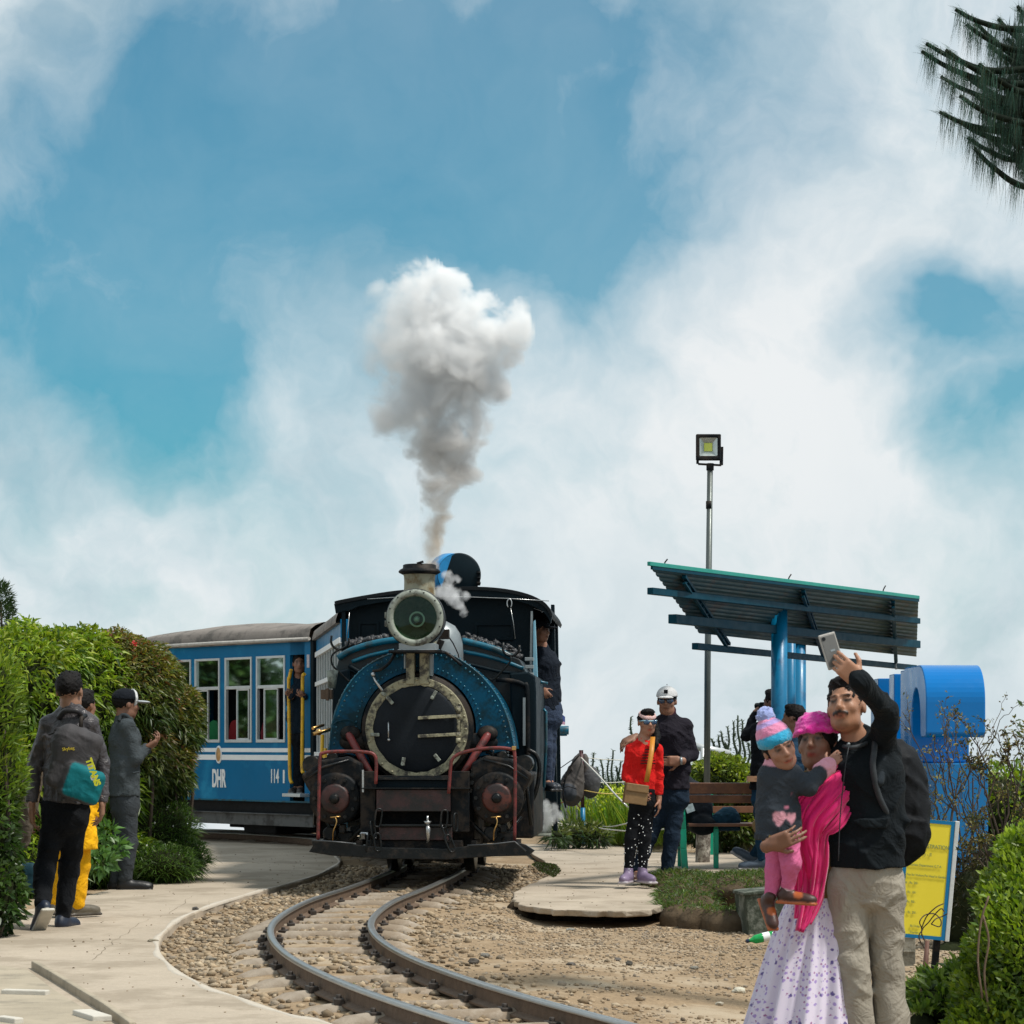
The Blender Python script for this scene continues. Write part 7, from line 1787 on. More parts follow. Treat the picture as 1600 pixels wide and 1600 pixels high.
o_ = font_mesh('TITANS', .056, 'lettering', M_yt, rk, P(134, 1187, D0 - .17), (R(90), R(70), 0), 1.0, ext=.004, align='LEFT', bold=.003)
o_ = font_mesh('Skybag', .030, 'lettering', mat('yellow_thread', (.6, .45, .03), rough=.6), rk, P(107, 1172, D0 - .10), (R(90), R(-8), 0), 1.0, ext=.002)
for x, y in ((142, 1198), (146, 1215)): mb = MB(); c = pb(x, y, -.155); mb.cyl(c, c + np.array([0, -.006, 0]), .020, n=18); mb.build('badge', M_white, rk)

ym, J, at, M, hs, off_ = person(dict(D=18.4, sc=.93, h=.012, skin=(.22, .11, .07), female=True, label='woman in a yellow tunic and trousers almost hidden behind the leather jacket man', hair=True, hairlen=.05,
    fwd=(.4, 1, 0), hf=(.5, 1, 0), hs=1.05,
    J=dict(head=(131, 1103), neck=(125, 1128), shL=(90, 1155), shR=(135, 1155), elL=(55, 1215), wrL=(45, 1270), elR=(146, 1215), wrR=(150, 1270), chest=(112, 1170), waist=(112, 1225), top_end=(118, 1325), hipL=(104, 1275), hipR=(128, 1275), knL=(100, 1350), knR=(126, 1350), anL=(88, 1412), anR=(119, 1414)),
    handL=((0, 0, -1), (1, 0, 0), .3, 1), handR=((0, 0, -1), (-1, 0, 0), .3, 1), toeL=(.4, 1, 0), toeR=(.6, .5, 0),
    top=dict(name='tunic', col=(.78, .40, .01), r=1.05), leg=dict(col=(.75, .38, .01), r=1.0, cuff=.070), shoe=dict(col=(.10, .085, .06), sole=(.06, .05, .04))))
for nm, pr, m_ in (('shawl', [cone(K2, K3, r0, r1, (.085, .07, .055), .03) for K2, K3, r0, r1 in ((np.array(P(60, 1180, 18.2)) - off_, np.array(P(42, 1255, 18.1)) - off_, .07, .085), (np.array(P(42, 1255, 18.1)) - off_, np.array(P(38, 1320, 18.1)) - off_, .075, .04))], M_cloth),):
    sdf_mesh(nm, pr, .012, m_, ym, fold=(.014, 16, 2))
o_ = sdf_mesh('handbag', [rbox(np.array(P(41, 1372, 18.1)), (.16, .10, .22), .04, None, (.008, .035, .05), 0)], .011, M_bag, fold=(.006, 20, 2)); tag(o_, 'dark blue bag hanging low beside the woman in yellow', 'bag')

# ---------------------------------------------------------- people on the train
dm, J, at, M, hs, off_ = person(dict(D=31.42, sc=.98, h=.013, zb=.62, skin=(.26, .13, .085), label='man in dark clothes looking out of the coach doorway between the yellow rails', hair=True,
    fwd=(-.1, -1, 0), hf=(.1, -1, 0), hs=1.08,
    J=dict(head=(468, 1037, -.05), neck=(468, 1056), shL=(457, 1070, .1), shR=(478, 1072, 0), elL=(455, 1092, .1), wrL=(455, 1087, -.30), elR=(478, 1095, .0), wrR=(475, 1088, -.38), chest=(468, 1085), waist=(469, 1120), top_end=(469, 1145), hipL=(466, 1150), hipR=(473, 1150), knL=(466, 1190), knR=(472, 1190), anL=(463, 1230), anR=(470, 1230)),
    handL=((-.5, -.4, .5), (.3, -1, 0), .9, 1), handR=((-.3, -.5, .3), (.3, 1, 0), .9, 1), toeL=(-.3, -1, 0), toeR=(0, -1, 0),
    top=dict(name='sweater', col=(.012, .022, .035)), leg=dict(col=(.010, .013, .018), r=.95), shoe=dict(col=(.05, .045, .045), sole=(.2, .2, .2))))
hm, J, at, M, hs, off_ = person(dict(D=24.85, sc=1.0, h=.012, zb=.5, skin=(.26, .13, .085), label='man in a dark jacket and jeans clinging to the outside of the engine cab',
    fwd=(.55, -1, 0), hf=(.85, -.7, -.05), hs=1.0, hair='cap',
    J=dict(head=(844, 985, -.1), neck=(845, 1006), shL=(842, 1024, -.05), shR=(859, 1026, .1), elL=(845, 1060, .1), wrL=(846, 1078, -.18), elR=(864, 1062, .1), wrR=(852, 1080, -.1), chest=(851, 1040), waist=(853, 1085), top_end=(853, 1110), hipL=(851, 1120), hipR=(858, 1120), knL=(853, 1168, -.05), knR=(859, 1168, .05), anL=(854, 1222), anR=(858, 1222, .1)),
    handL=((.3, -.4, -.3), (0, 1, 0), .9, 1), handR=((-.8, -.3, 0), (0, 1, 0), .9, -1), toeL=(.4, -1, 0), toeR=(.5, -1, 0),
    top=dict(col=(.010, .014, .022), r=.92), leg=dict(col=(.035, .05, .085), r=.9), shoe=dict(col=(.03, .035, .045), sole=(.03, .03, .03))))
cap_obj(hm, at, M, hs, (.010, .012, .016), (.010, .012, .016))
fm, J, at, M, hs, off_ = person(dict(D=25.4, sc=.95, h=.014, zb=.6, skin=(.24, .12, .09), label='engine driver peering out of the dark cab beside the headlight', hair=True,
    fwd=(-.2, -1, 0), hf=(-.5, -1, 0), hs=1.05,
    J=dict(head=(602, 988, -.3), neck=(604, 1008), shL=(590, 1025), shR=(622, 1025), elL=(586, 1062), wrL=(590, 1090, -.2), elR=(626, 1062), wrR=(620, 1090, -.2), chest=(606, 1040), waist=(606, 1080), top_end=(606, 1100), hipL=(600, 1105), hipR=(612, 1105), knL=(600, 1160), knR=(612, 1160), anL=(600, 1215), anR=(612, 1215)),
    handL=((0, -1, 0), (0, 0, -1), .4, 1), handR=((0, -1, 0), (0, 0, -1), .4, 1), toeL=(0, -1, 0), toeR=(0, -1, 0),
    top=dict(col=(.010, .010, .012)), leg=dict(col=(.01, .01, .012)), shoe=dict(col=(.01, .01, .01), sole=(.01, .01, .01))))
# ---------------------------------------------------------- people by the shelter
pm, J, at, M, hs, off_ = person(dict(D=25.4, sc=1.0, h=.012, skin=(.16, .085, .06), label='man in black holding a camera to his face, half hidden by the blue post', hair=True,
    fwd=(-.4, .9, 0), hf=(-.8, .6, 0), hs=1.08,
    J=dict(head=(1209, 1098), neck=(1205, 1125), shL=(1184, 1138), shR=(1222, 1138), elL=(1166, 1150, .05), wrL=(1179, 1117, .1), elR=(1232, 1165, .1), wrR=(1210, 1120, .2), chest=(1199, 1155), waist=(1198, 1200), top_end=(1196, 1232), hipL=(1190, 1245), hipR=(1206, 1245), knL=(1190, 1298), knR=(1206, 1298), anL=(1192, 1345), anR=(1180, 1338, .3)),
    handL=((.75, .1, .65), (.3, 1, -.2), .8, -1), handR=((-.6, 0, .6), (0, 1, 0), .8, 1), hsc=1.1, toeL=(-1, .1, 0), toeR=(-.8, .4, .5),
    top=dict(col=(.008, .009, .012), r=1.0), leg=dict(col=(.012, .045, .09), r=.95), shoe=dict(col=(.06, .085, .12), sole=(.45, .42, .42), s=1.15)))
mb = MB(); mb.box((0, 0, 0), (.12, .07, .075)); mb.cyl((-.01, .03, 0), (-.01, .11, 0), .032, n=16); o_ = mb.build('camera_body', M_blk2, bevel=.008); o_.location = P(1196, 1103, 25.5); o_.rotation_euler = (0, 0, R(50)); tag(o_, 'black camera held up by the man behind the blue post', 'camera')
dw, J, at, M, hs, off_ = person(dict(D=23.6, sc=.92, h=.013, skin=(.22, .11, .07), female=True, label='dark haired person behind the two knitted hats, turned towards the shelter', hair=True, hairlen=.05,
    fwd=(-.8, .6, 0), hf=(-.9, .5, 0), hs=1.12,
    J=dict(head=(1240, 1122), neck=(1243, 1148), shL=(1228, 1165), shR=(1262, 1168), elL=(1228, 1210), wrL=(1232, 1250), elR=(1266, 1210), wrR=(1262, 1250), chest=(1245, 1185), waist=(1245, 1225), top_end=(1245, 1245), hipL=(1238, 1260), hipR=(1252, 1260), knL=(1238, 1315), knR=(1252, 1315), anL=(1238, 1358), anR=(1252, 1358)),
    handL=((0, 0, -1), (1, 0, 0), .3, 1), handR=((0, 0, -1), (-1, 0, 0), .3, 1), toeL=(-.8, .6, 0), toeR=(-.8, .6, 0),
    top=dict(col=(.02, .05, .09)), leg=dict(col=(.012, .02, .03)), shoe=dict(col=(.02, .02, .02), sole=(.02, .02, .02))))
# ================================================================== VEGETATION
M_leaf = leaf_mat('leaf', .30, .42)
M_grass = leaf_mat('grass_blade', .35, .5)
M_needle = leaf_mat('pine_needle', .12, .5)
M_bark = mat('bark', (.065, .048, .036), rough=.9, var=.3, vscale=12, bump=.8, bscale=40)
M_core = mat('plant_dark_core', (.018, .022, .010), rough=1.0, var=.4, vscale=14, bump=1.0, bscale=30, spec=.05)
rv = np.random.RandomState(11)
def nrm(a): return a / (np.linalg.norm(a, axis=-1, keepdims=True) + 1e-9)
def leaves(name, pos, dirs, length, width, cols, m, parent=None, droop=.35, seg=2, kind=None, twist=1.0):
    """each leaf: a bent lance of 2*seg triangles/quads, from numpy arrays"""
    n = len(pos); d = nrm(dirs); L = length[:, None]; W_ = width[:, None] / 2
    rnd = rv.normal(0, 1, (n, 3)) * twist + np.array([0, 0, .6]); s = nrm(np.cross(d, rnd)); 
    g = np.array([0, 0, -1.0])
    p0 = pos; p1 = pos + d * L * .45 + g * (droop * .12) * L; p2 = pos + d * L * .98 + g * (droop * .55) * L
    fold_ = nrm(np.cross(s, d)) * W_ * .35
    V = np.stack([p0, p1 - s * W_ + fold_, p1 - fold_ * .2, p1 + s * W_ + fold_, p2], 1).reshape(-1, 3)
    b = (np.arange(n) * 5)[:, None]
    F = np.concatenate([b + np.array([[0, 2, 1]]), b + np.array([[0, 3, 2]]), b + np.array([[1, 2, 4]]), b + np.array([[2, 3, 4]])], 0)
    C = np.repeat(cols, 5, axis=0)
    o = mesh_np(name, V, F, C, m, parent)
    if kind: o['kind'] = kind
    return o
def shade_cols(n, base, tips, tipw, var=.22):
    c = np.array(base)[rv.randint(0, len(base), n)] * (1 + rv.normal(0, var, (n, 1)))
    t = np.array(tips)[rv.randint(0, len(tips), n)] if len(tips) else c
    return np.clip(c * (1 - tipw[:, None]) + t * tipw[:, None], .002, 1)
def blob_shell(blobs, n, inset=.25):
    """points on and just inside the union of ellipsoids; returns position, outward normal"""
    B = np.array([list(c) + list(r) for c, r in blobs]); area = (B[:, 3] * B[:, 5] + B[:, 4] * B[:, 5] + B[:, 3] * B[:, 4]); k = rv.choice(len(B), n * 2, p=area / area.sum())
    u = nrm(rv.normal(0, 1, (n * 2, 3))); rr = 1 - inset * rv.uniform(0, 1, (n * 2, 1)) ** 1.6
    bump = 1 + .10 * np.sin(u[:, :1] * 7 + k[:, None]) * np.sin(u[:, 2:] * 6 + k[:, None] * 2)
    P_ = B[k, :3] + u * B[k, 3:] * rr * bump; N = nrm(u / B[k, 3:])
    ok = np.ones(len(P_), bool)
    for j in range(len(B)):
        q = ((P_ - B[j, :3]) / B[j, 3:]); ok &= (k == j) | ((q ** 2).sum(1) > (1 - inset) ** 2)
    ok &= P_[:, 2] > -.02
    return P_[ok][:n], N[ok][:n]
def core(blobs, parent, f=.80):  # solid dark shell added inside the foliage to block the view through
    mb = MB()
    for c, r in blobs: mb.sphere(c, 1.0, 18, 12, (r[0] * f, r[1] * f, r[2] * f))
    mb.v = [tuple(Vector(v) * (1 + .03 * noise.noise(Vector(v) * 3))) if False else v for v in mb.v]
    o = mb.build('dark_core', M_core, parent, fix=False); o['kind'] = 'stuff'; return o
def shrub(name, label, cat, blobs, n, L, Wd, base, tips, tipf=.3, droop=.5, out=.6, up=.2, inset=.28, group=None, stems=6, crf=.80):
    c0 = np.mean([b[0] for b in blobs], axis=0); root = empty(name, (c0[0], c0[1], 0), 0, label, cat, group); o3 = np.array([c0[0], c0[1], 0])
    bl = [(np.array(c) - o3, np.array(r)) for c, r in blobs]
    p, N = blob_shell(bl, n, inset); n = len(p)
    d = N * out + rv.normal(0, .45, (n, 3)) + np.array([0, 0, up])
    hz = np.clip((N[:, 2] + .35), 0, 1); tw = np.clip(tipf * hz * 1.6 * rv.uniform(0, 1, n) * 1.4, 0, 1)
    # clumps of one twig share their colour
    cl_ = np.sin(p[:, 0] * 9) * np.sin(p[:, 1] * 8 + 1) * np.sin(p[:, 2] * 11 + 2)
    cols = shade_cols(n, base, tips, tw) * (1 + .35 * cl_[:, None])
    leaves('foliage', p, d, L * rv.uniform(.6, 1.25, n), Wd * rv.uniform(.7, 1.2, n), np.clip(cols, .002, 1), M_leaf, root, droop, kind='stuff')
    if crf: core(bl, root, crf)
    for i in range(stems):
        b = bl[i % len(bl)]; x = b[0][0] + rv.uniform(-.6, .6) * b[1][0]; y = b[0][1] + rv.uniform(-.6, .2) * b[1][1]
        mb = MB(); mb.tube([(x * .8, y, -.05), (x * .9 + .05, y, b[0][2] * .5), (x, y + .03, b[0][2])], [.022, .016, .01], 6); mb.build('stem', M_bark, root)
    return root
def X3(px, py, D): v = P(px, py, D); return (v.x, v.y, v.z)
GR1 = [(.075, .14, .014), (.05, .105, .014), (.10, .17, .016), (.035, .075, .014)]
GRy = [(.24, .32, .02), (.18, .28, .02), (.30, .34, .03)]
GRd = [(.055, .10, .022), (.035, .07, .018), (.08, .12, .024), (.08, .10, .024)]
RDt = [(.20, .07, .03), (.20, .15, .03), (.24, .20, .04), (.16, .18, .03)]
# ---- the hedge on the left: bright bush in front, reddish bushes behind it
shrub('hedge_bush', 'bright green drooping bush forming the hedge behind the two men on the left', 'bush',
      [(X3(105, 1100, 23.2), (.62, .7, .68)), (X3(30, 1100, 22.6), (.6, .8, .68)), (X3(150, 1105, 23.6), (.42, .6, .60)), (X3(90, 1230, 23.2), (.75, .6, .62)), (X3(10, 1250, 22.0), (.55, .6, .66)), (X3(110, 1330, 23.2), (.7, .5, .34)), (X3(55, 1035, 22.8), (.5, .5, .30)), (X3(125, 1030, 23.4), (.42, .5, .28)), (X3(30, 1350, 21.8), (.5, .5, .34))],
      34000, .12, .028, GR1, GRy, 1.0, .8, .55, .1)
shrub('hedge_bush', 'dark red tipped bush of the hedge between the bright bush and the coach', 'bush',
      [(X3(205, 1085, 23.6), (.42, .6, .54)), (X3(180, 1030, 23.6), (.36, .5, .26)), (X3(262, 1125, 24.2), (.32, .5, .38)), (X3(292, 1110, 24.4), (.14, .3, .20)), (X3(240, 1200, 24.0), (.38, .5, .36)), (X3(252, 1058, 23.8), (.18, .4, .20)), (X3(205, 1180, 23.6), (.38, .5, .5))],
      26000, .085, .022, GRd, RDt, .62, .8, .55, .1)
shrub('hedge_bush', 'yellow green feathery bush at the left edge of the photo', 'bush',
      [(X3(-10, 1110, 16.9), (.18, .3, .40)), (X3(-5, 1210, 16.9), (.17, .3, .35))], 5200, .075, .017, [(.07, .13, .015), (.10, .16, .02)], GRy, .7, .2, .6, .7)
shrub('hedge_bush', 'dark leafy creeper at the foot of the hedge at the left edge', 'bush',
      [(X3(-22, 1400, 16.6), (.26, .25, .28)), (X3(-12, 1340, 17.2), (.18, .25, .3)), (X3(-20, 1310, 16.8), (.2, .3, .3))], 3600, .07, .034, [(.03, .065, .014), (.02, .045, .012)], [(.07, .12, .02)], .4, .5, .6, .2)
shrub('shrub', 'light green leafy seedling between the yellow tunic and the suit trousers', 'plant',
      [(X3(178, 1325, 21.4), (.09, .12, .06)), (X3(158, 1345, 21.2), (.10, .12, .07)), (X3(168, 1300, 21.4), (.06, .1, .05))], 190, .10, .05, [(.06, .14, .03)], [(.10, .2, .05)], .5, .3, .7, .3, stems=0, crf=0)
shrub('pine_sprig', 'dark feathery conifer tip rising above the hedge at the left edge', 'tree', [(X3(-14, 940, 23), (.18, .25, .17)), (X3(-4, 965, 23), (.14, .25, .16))], 1800, .09, .012, [(.02, .045, .014)], [(.05, .08, .02)], .3, .2, .7, .5, stems=1, crf=0)
# red flowers in the hedge
for (x, y, D) in ((213, 1006, 23.0), (278, 1093, 23.7)):
    p = np.array(X3(x, y, D)) + rv.normal(0, .010, (26, 3)) + np.array([0, -.10, 0]); leaves_o = leaves('flower', p, rv.normal(0, 1, (26, 3)), np.full(26, .028), np.full(26, .014), np.tile(np.array([[.50, .03, .03]]), (26, 1)), M_leaf, None)
    tag(leaves_o, {213: 'red flower at the top of the dark hedge bush near the coach roof', 278: 'red flower low on the right end of the hedge beside the coach window', 30: 'small red flower on the crest of the bright hedge at far left', 112: 'small red flower on the crest of the hedge above the leather jacket man'}[x], 'flower')
# grass
def grass(name, label, xy, L, base, tips, m=M_grass, wd=.009, lean=.45, zf=None, kind='stuff', dr=.5):
    n = len(xy); z = zf if zf is not None else np.full(n, 0.0); p = np.column_stack([xy, z])
    d = np.column_stack([rv.normal(0, lean, (n, 2)), np.ones(n)]); c = shade_cols(n, base, tips, rv.uniform(0, 1, n) ** 2)
    o = leaves(name, p, d, L * rv.uniform(.5, 1.2, n), np.full(n, wd) * rv.uniform(.6, 1.3, n), c, m, None, dr, twist=2.0)
    tag(o, label, 'grass' if label else None, kind=kind); return o
def scat(n, poly):
    xs_ = [p[0] for p in poly]; ys_ = [p[1] for p in poly]; x = rv.uniform(min(xs_), max(xs_), n * 3); y = rv.uniform(min(ys_), max(ys_), n * 3); k = inpoly(x, y, poly); return np.column_stack([x[k], y[k]])[:n]
# long grass under the hedge
mnd = [(X3(235, 1300, 23.8), (.42, .5, .32)), (X3(285, 1340, 23.6), (.22, .35, .18)), (X3(255, 1350, 23.0), (.30, .3, .16)), (X3(180, 1345, 23.2), (.45, .4, .26))]
p, N = blob_shell([(np.array(c), np.array(r)) for c, r in mnd], 15000, .3)
d = N * .5 + np.column_stack([rv.normal(0, .4, len(p)), rv.normal(0, .4, len(p)), rv.uniform(.4, 1.1, len(p))])
o = leaves('grass_bank', p, d, .15 * rv.uniform(.5, 1.3, len(p)), .010 * rv.uniform(.6, 1.2, len(p)), shade_cols(len(p), [(.035, .08, .012), (.05, .11, .015), (.025, .055, .01)], [(.12, .20, .03)], rv.uniform(0, 1, len(p)) ** 3), M_grass, None, 1.2, twist=2); tag(o, kind='stuff')
co = MB(); [co.sphere(c, 1, 16, 10, (r[0] * .85, r[1] * .85, r[2] * .85)) for c, r in mnd]; tag(co.build('soil_bank', M_core, fix=False), kind='stuff')
pf = p[rv.choice(len(p), 120)]; o = leaves('grass_flowers', pf + np.array([0, -.05, .06]), rv.normal(0, 1, (120, 3)), np.full(120, .022), np.full(120, .018), np.full((120, 3), .65), M_leaf, None); tag(o, kind='stuff')
# grassy earth bank right of the slab
M_earth = mat('dark_earth', (.085, .062, .04), rough=.95, var=.3, vscale=9, bump=1.0, bscale=25, spec=.1)
bank = [(G(1060, 1378, .04), (.30, .55, .10)), (G(1110, 1400, .02), (.42, .6, .16)), (G(1160, 1395, .05), (.36, .6, .17)), (G(1195, 1385, .03), (.22, .5, .13)), (G(1080, 1420, -.02), (.25, .35, .12))]
bank += [(G(x_, y_, -.05), (.13 + .05 * math.sin(x_), .16, .10)) for x_, y_ in ((1046, 1425), (1062, 1432), (1090, 1436), (1118, 1437), (1145, 1440), (1168, 1432), (1188, 1436))]
bank = [(np.array([c.x, c.y + .25, c.z - .03]), np.array(r)) for c, r in bank]
mb = MB()
for c, r in bank:
    b0 = len(mb.v); mb.sphere(c, 1, 26, 18, (r[0] * 1.02, r[1] * 1.0, r[2] * 1.0))
    for i in range(b0, len(mb.v)):
        v = Vector(mb.v[i]); q = v - Vector(c); w2 = q * (1 + .22 * noise.noise(v * 6) + .12 * noise.noise(v * 17)); w2.z = w2.z if w2.z > 0 else w2.z * 2.6; mb.v[i] = tuple(Vector(c) + w2)
tag(mb.build('earth_bank', M_earth, fix=False), kind='structure')
p, N = blob_shell(bank, 13000, .03); up = N[:, 2] > .05; p, N = p[up], N[up]
keep = (p[:, 2] > .015 + .05 * np.sin(p[:, 0] * 7) * np.sin(p[:, 1] * 5)) | (rv.uniform(0, 1, len(p)) < .40); p, N = p[keep], N[keep]
d = N * .4 + np.column_stack([rv.normal(0, .5, len(p)), rv.normal(-.1, .4, len(p)), rv.uniform(.3, 1, len(p))])
o = leaves('turf', p, d, .11 * rv.uniform(.5, 1.3, len(p)), .008 * rv.uniform(.6, 1.3, len(p)), shade_cols(len(p), [(.05, .11, .018), (.035, .075, .014), (.08, .14, .03)], [(.20, .24, .06), (.16, .13, .06)], rv.uniform(0, 1, len(p)) ** 3), M_grass, None, .9, twist=2); tag(o, kind='stuff')
# earth lip under the slab edge, coloured dark for the shadow there
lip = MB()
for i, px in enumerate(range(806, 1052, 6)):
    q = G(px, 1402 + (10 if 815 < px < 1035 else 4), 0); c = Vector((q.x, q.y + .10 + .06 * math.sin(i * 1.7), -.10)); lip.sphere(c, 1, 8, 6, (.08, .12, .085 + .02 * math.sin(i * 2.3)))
tag(lip.build('earth_lip', mat('shade_dark_earth', (.035, .026, .018), rough=1, var=.4, vscale=14, bump=1, bscale=30, spec=.05), fix=False), kind='structure')
# moss patch by the train
mp_ = [(p_.x, p_.y) for p_ in (G(838, 1348), G(868, 1352), G(876, 1362), G(866, 1372), G(845, 1362), G(832, 1352))]
xy = scat(2200, mp_); o = leaves('moss', np.column_stack([xy, np.full(len(xy), .0)]), np.column_stack([rv.normal(0, .8, (len(xy), 2)), np.ones(len(xy))]), np.full(len(xy), .03), np.full(len(xy), .012), shade_cols(len(xy), [(.04, .07, .01), (.05, .04, .02)], [], np.zeros(len(xy))), M_grass, None); tag(o, kind='stuff')
# weeds by the rails
for k, (x, y) in enumerate(((545, 1545), (566, 1552), (508, 1541), (1450, 1398), (616, 1492))):
    if k == 3: continue
    q = G(x, y, -.03); n = 26; pp = np.column_stack([rv.normal(q.x, .03, n), rv.normal(q.y, .05, n), np.full(n, -.04)])
    o = leaves('weed', pp, np.column_stack([rv.normal(0, .5, (n, 2)), np.ones(n)]), np.full(n, .06), np.full(n, .012), shade_cols(n, [(.06, .13, .02)], [(.14, .22, .03)], rv.uniform(0, 1, n)), M_grass, None)
    tag(o, {0: 'tiny green weed touching the left rail, nearer of the pair', 1: 'tiny green weed beside the left rail, right one of the pair', 2: 'tiny weed left of the left rail among brown stones', 4: 'tiny weed beside the right rail at its sharpest bend'}[k], 'weed')
# tall yellow-green grass behind the slab
xy = scat(9500, [(.72, 31.5), (2.0, 30.6), (2.6, 34), (1.9, 36.5), (.7, 36)]); hh = .95 + .15 * np.sin(xy[:, 0] * 4)
grass('tall_grass', None, xy, hh, [(.09, .19, .02), (.14, .26, .03), (.07, .14, .02)], [(.32, .36, .03)], wd=.02, lean=.22)
n = 1500; xy = scat(n, [(.75, 31.3), (2.0, 31.0), (2.4, 34), (.8, 34)]); pz = np.column_stack([xy, .42 + .22 * rv.uniform(0, 1, len(xy)) + .10 * np.sin(xy[:, 0] * 6)]); o = leaves('yellow_blossom', pz, rv.normal(0, 1, (len(pz), 3)), np.full(len(pz), .05), np.full(len(pz), .03), shade_cols(len(pz), [(.45, .48, .02), (.34, .42, .03)], [], np.zeros(len(pz))), M_leaf, None); tag(o, kind='stuff')
shrub('weed_clump', 'dark leafy weeds at the foot of the red and blue post', 'plant', [(X3(892, 1302, 30.5), (.22, .2, .12)), (X3(925, 1305, 30.5), (.18, .2, .10)), (X3(870, 1305, 30.0), (.12, .2, .06))], 700, .15, .028, [(.05, .09, .03), (.03, .05, .02)], [(.20, .22, .06)], .6, .4, .7, .3, stems=2, crf=.6)
# bushes behind the bench
shrub('flowering_bush', 'yellow green bush with a darker crown behind the park bench', 'bush', [(X3(1125, 1212, 29.6), (.34, .4, .24)), (X3(1160, 1228, 29.6), (.32, .4, .22)), (X3(1085, 1240, 29.5), (.28, .3, .20)), (X3(1125, 1290, 29.6), (.5, .4, .30)), (X3(1190, 1260, 29.8), (.3, .4, .35))], 13000, .085, .032, [(.05, .085, .02), (.04, .07, .02), (.08, .09, .03)], [(.28, .32, .03), (.20, .27, .03)], .7, .5, .6, .3)
def stalks(label, spots, D, col, group=None, cat='plant'):
    c0 = P(spots[0][0], 1250, D); root = empty('stalk_plant', (c0.x, c0.y, 0), 0, label, cat, group); off = Vector((c0.x, c0.y, 0))
    for (x0, y0, x1, y1) in spots:
        a = P(x0, y0, D) - off; b = P(x1, y1, D) - off; k = 7; mb = MB(); pts = [a.lerp(b, i / k) + Vector((.03 * math.sin(i * 1.1 + x0), 0, 0)) * (1 - i / k) for i in range(k + 1)]
        mb.tube(pts, [.018 - .008 * i / k for i in range(k + 1)], 6); mb.build('stalk', M_cac, root)
        n = 60; t = rv.uniform(.15, 1, n); pp = np.array([np.array(a.lerp(b, float(q))) for q in t]); leaves_o = leaves('bristles', pp, np.column_stack([rv.normal(0, .8, (n, 2)), rv.uniform(.2, 1, n)]), np.full(n, .05), np.full(n, .010), shade_cols(n, [col], [], np.zeros(n)), M_leaf, root, kind='stuff')
    return root
M_cac = mat('stalk_green', (.035, .055, .03), rough=.7, var=.2, vscale=20)
stalks('grey green upright stalks sticking up behind the bench to the right of the lamp pole', [(1125, 1180, 1111, 1154), (1140, 1190, 1137, 1135), (1150, 1190, 1146, 1128), (1155, 1190, 1153, 1118), (1136, 1190, 1127, 1143), (1122, 1185, 1123, 1150), (1162, 1195, 1160, 1126), (1172, 1200, 1169, 1160), (1145, 1200, 1133, 1160)], 31, (.05, .08, .04))
stalks('grey green upright stalks behind the ropes between the post and the girl', [(942, 1240, 933, 1198), (950, 1240, 938, 1186), (948, 1240, 951, 1185), (955, 1245, 958, 1172), (962, 1245, 970, 1190), (972, 1240, 963, 1198), (920, 1230, 928, 1176), (985, 1170, 986, 1120), (940, 1245, 934, 1215), (968, 1245, 975, 1205)], 33, (.045, .075, .04))
xy = scat(2600, [(.9, 33), (2.3, 32.5), (2.6, 36), (1.0, 36.5)]); grass('tall_grass', None, xy, np.full(len(xy), 1.1), [(.03, .055, .025), (.045, .07, .03)], [(.10, .14, .04)], wd=.022, lean=.3)
# ---- right foreground: hedge, twigs, shrubs
shrub('garden_hedge', 'bright leafy green hedge at the right edge in the foreground', 'hedge', [(X3(1592, 1400, 11.6), (.15, .4, .20)), (X3(1566, 1450, 11.5), (.10, .3, .13)), (X3(1556, 1500, 11.4), (.13, .4, .15)), (X3(1600, 1520, 11.3), (.24, .5, .42)), (X3(1540, 1560, 11.3), (.13, .4, .14)), (X3(1560, 1610, 11.2), (.19, .4, .18)), (X3(1545, 1410, 11.7), (.06, .2, .07)), (X3(1608, 1335, 11.8), (.12, .4, .13)), (X3(1580, 1350, 11.7), (.06, .2, .07)), (X3(1575, 1660, 11.2), (.3, .5, .3)), (X3(1520, 1600, 11.4), (.09, .3, .10))],
      17000, .046, .020, [(.05, .11, .015), (.035, .075, .014), (.08, .15, .02)], [(.24, .32, .02), (.20, .28, .02)], .75, .2, .55, .5, inset=.5, crf=.62)
shrub('low_plants', 'fresh green strappy plants at the foot of the twiggy shrub', 'plant', [(X3(1465, 1575, 12.2), (.14, .3, .16)), (X3(1510, 1560, 12.2), (.14, .3, .18)), (X3(1440, 1610, 12.0), (.1, .2, .12)), (X3(1500, 1640, 12), (.3, .3, .2))], 2600, .09, .022, [(.05, .10, .02), (.03, .07, .015)], [(.18, .26, .04)], .5, .6, .6, .6, crf=.7)
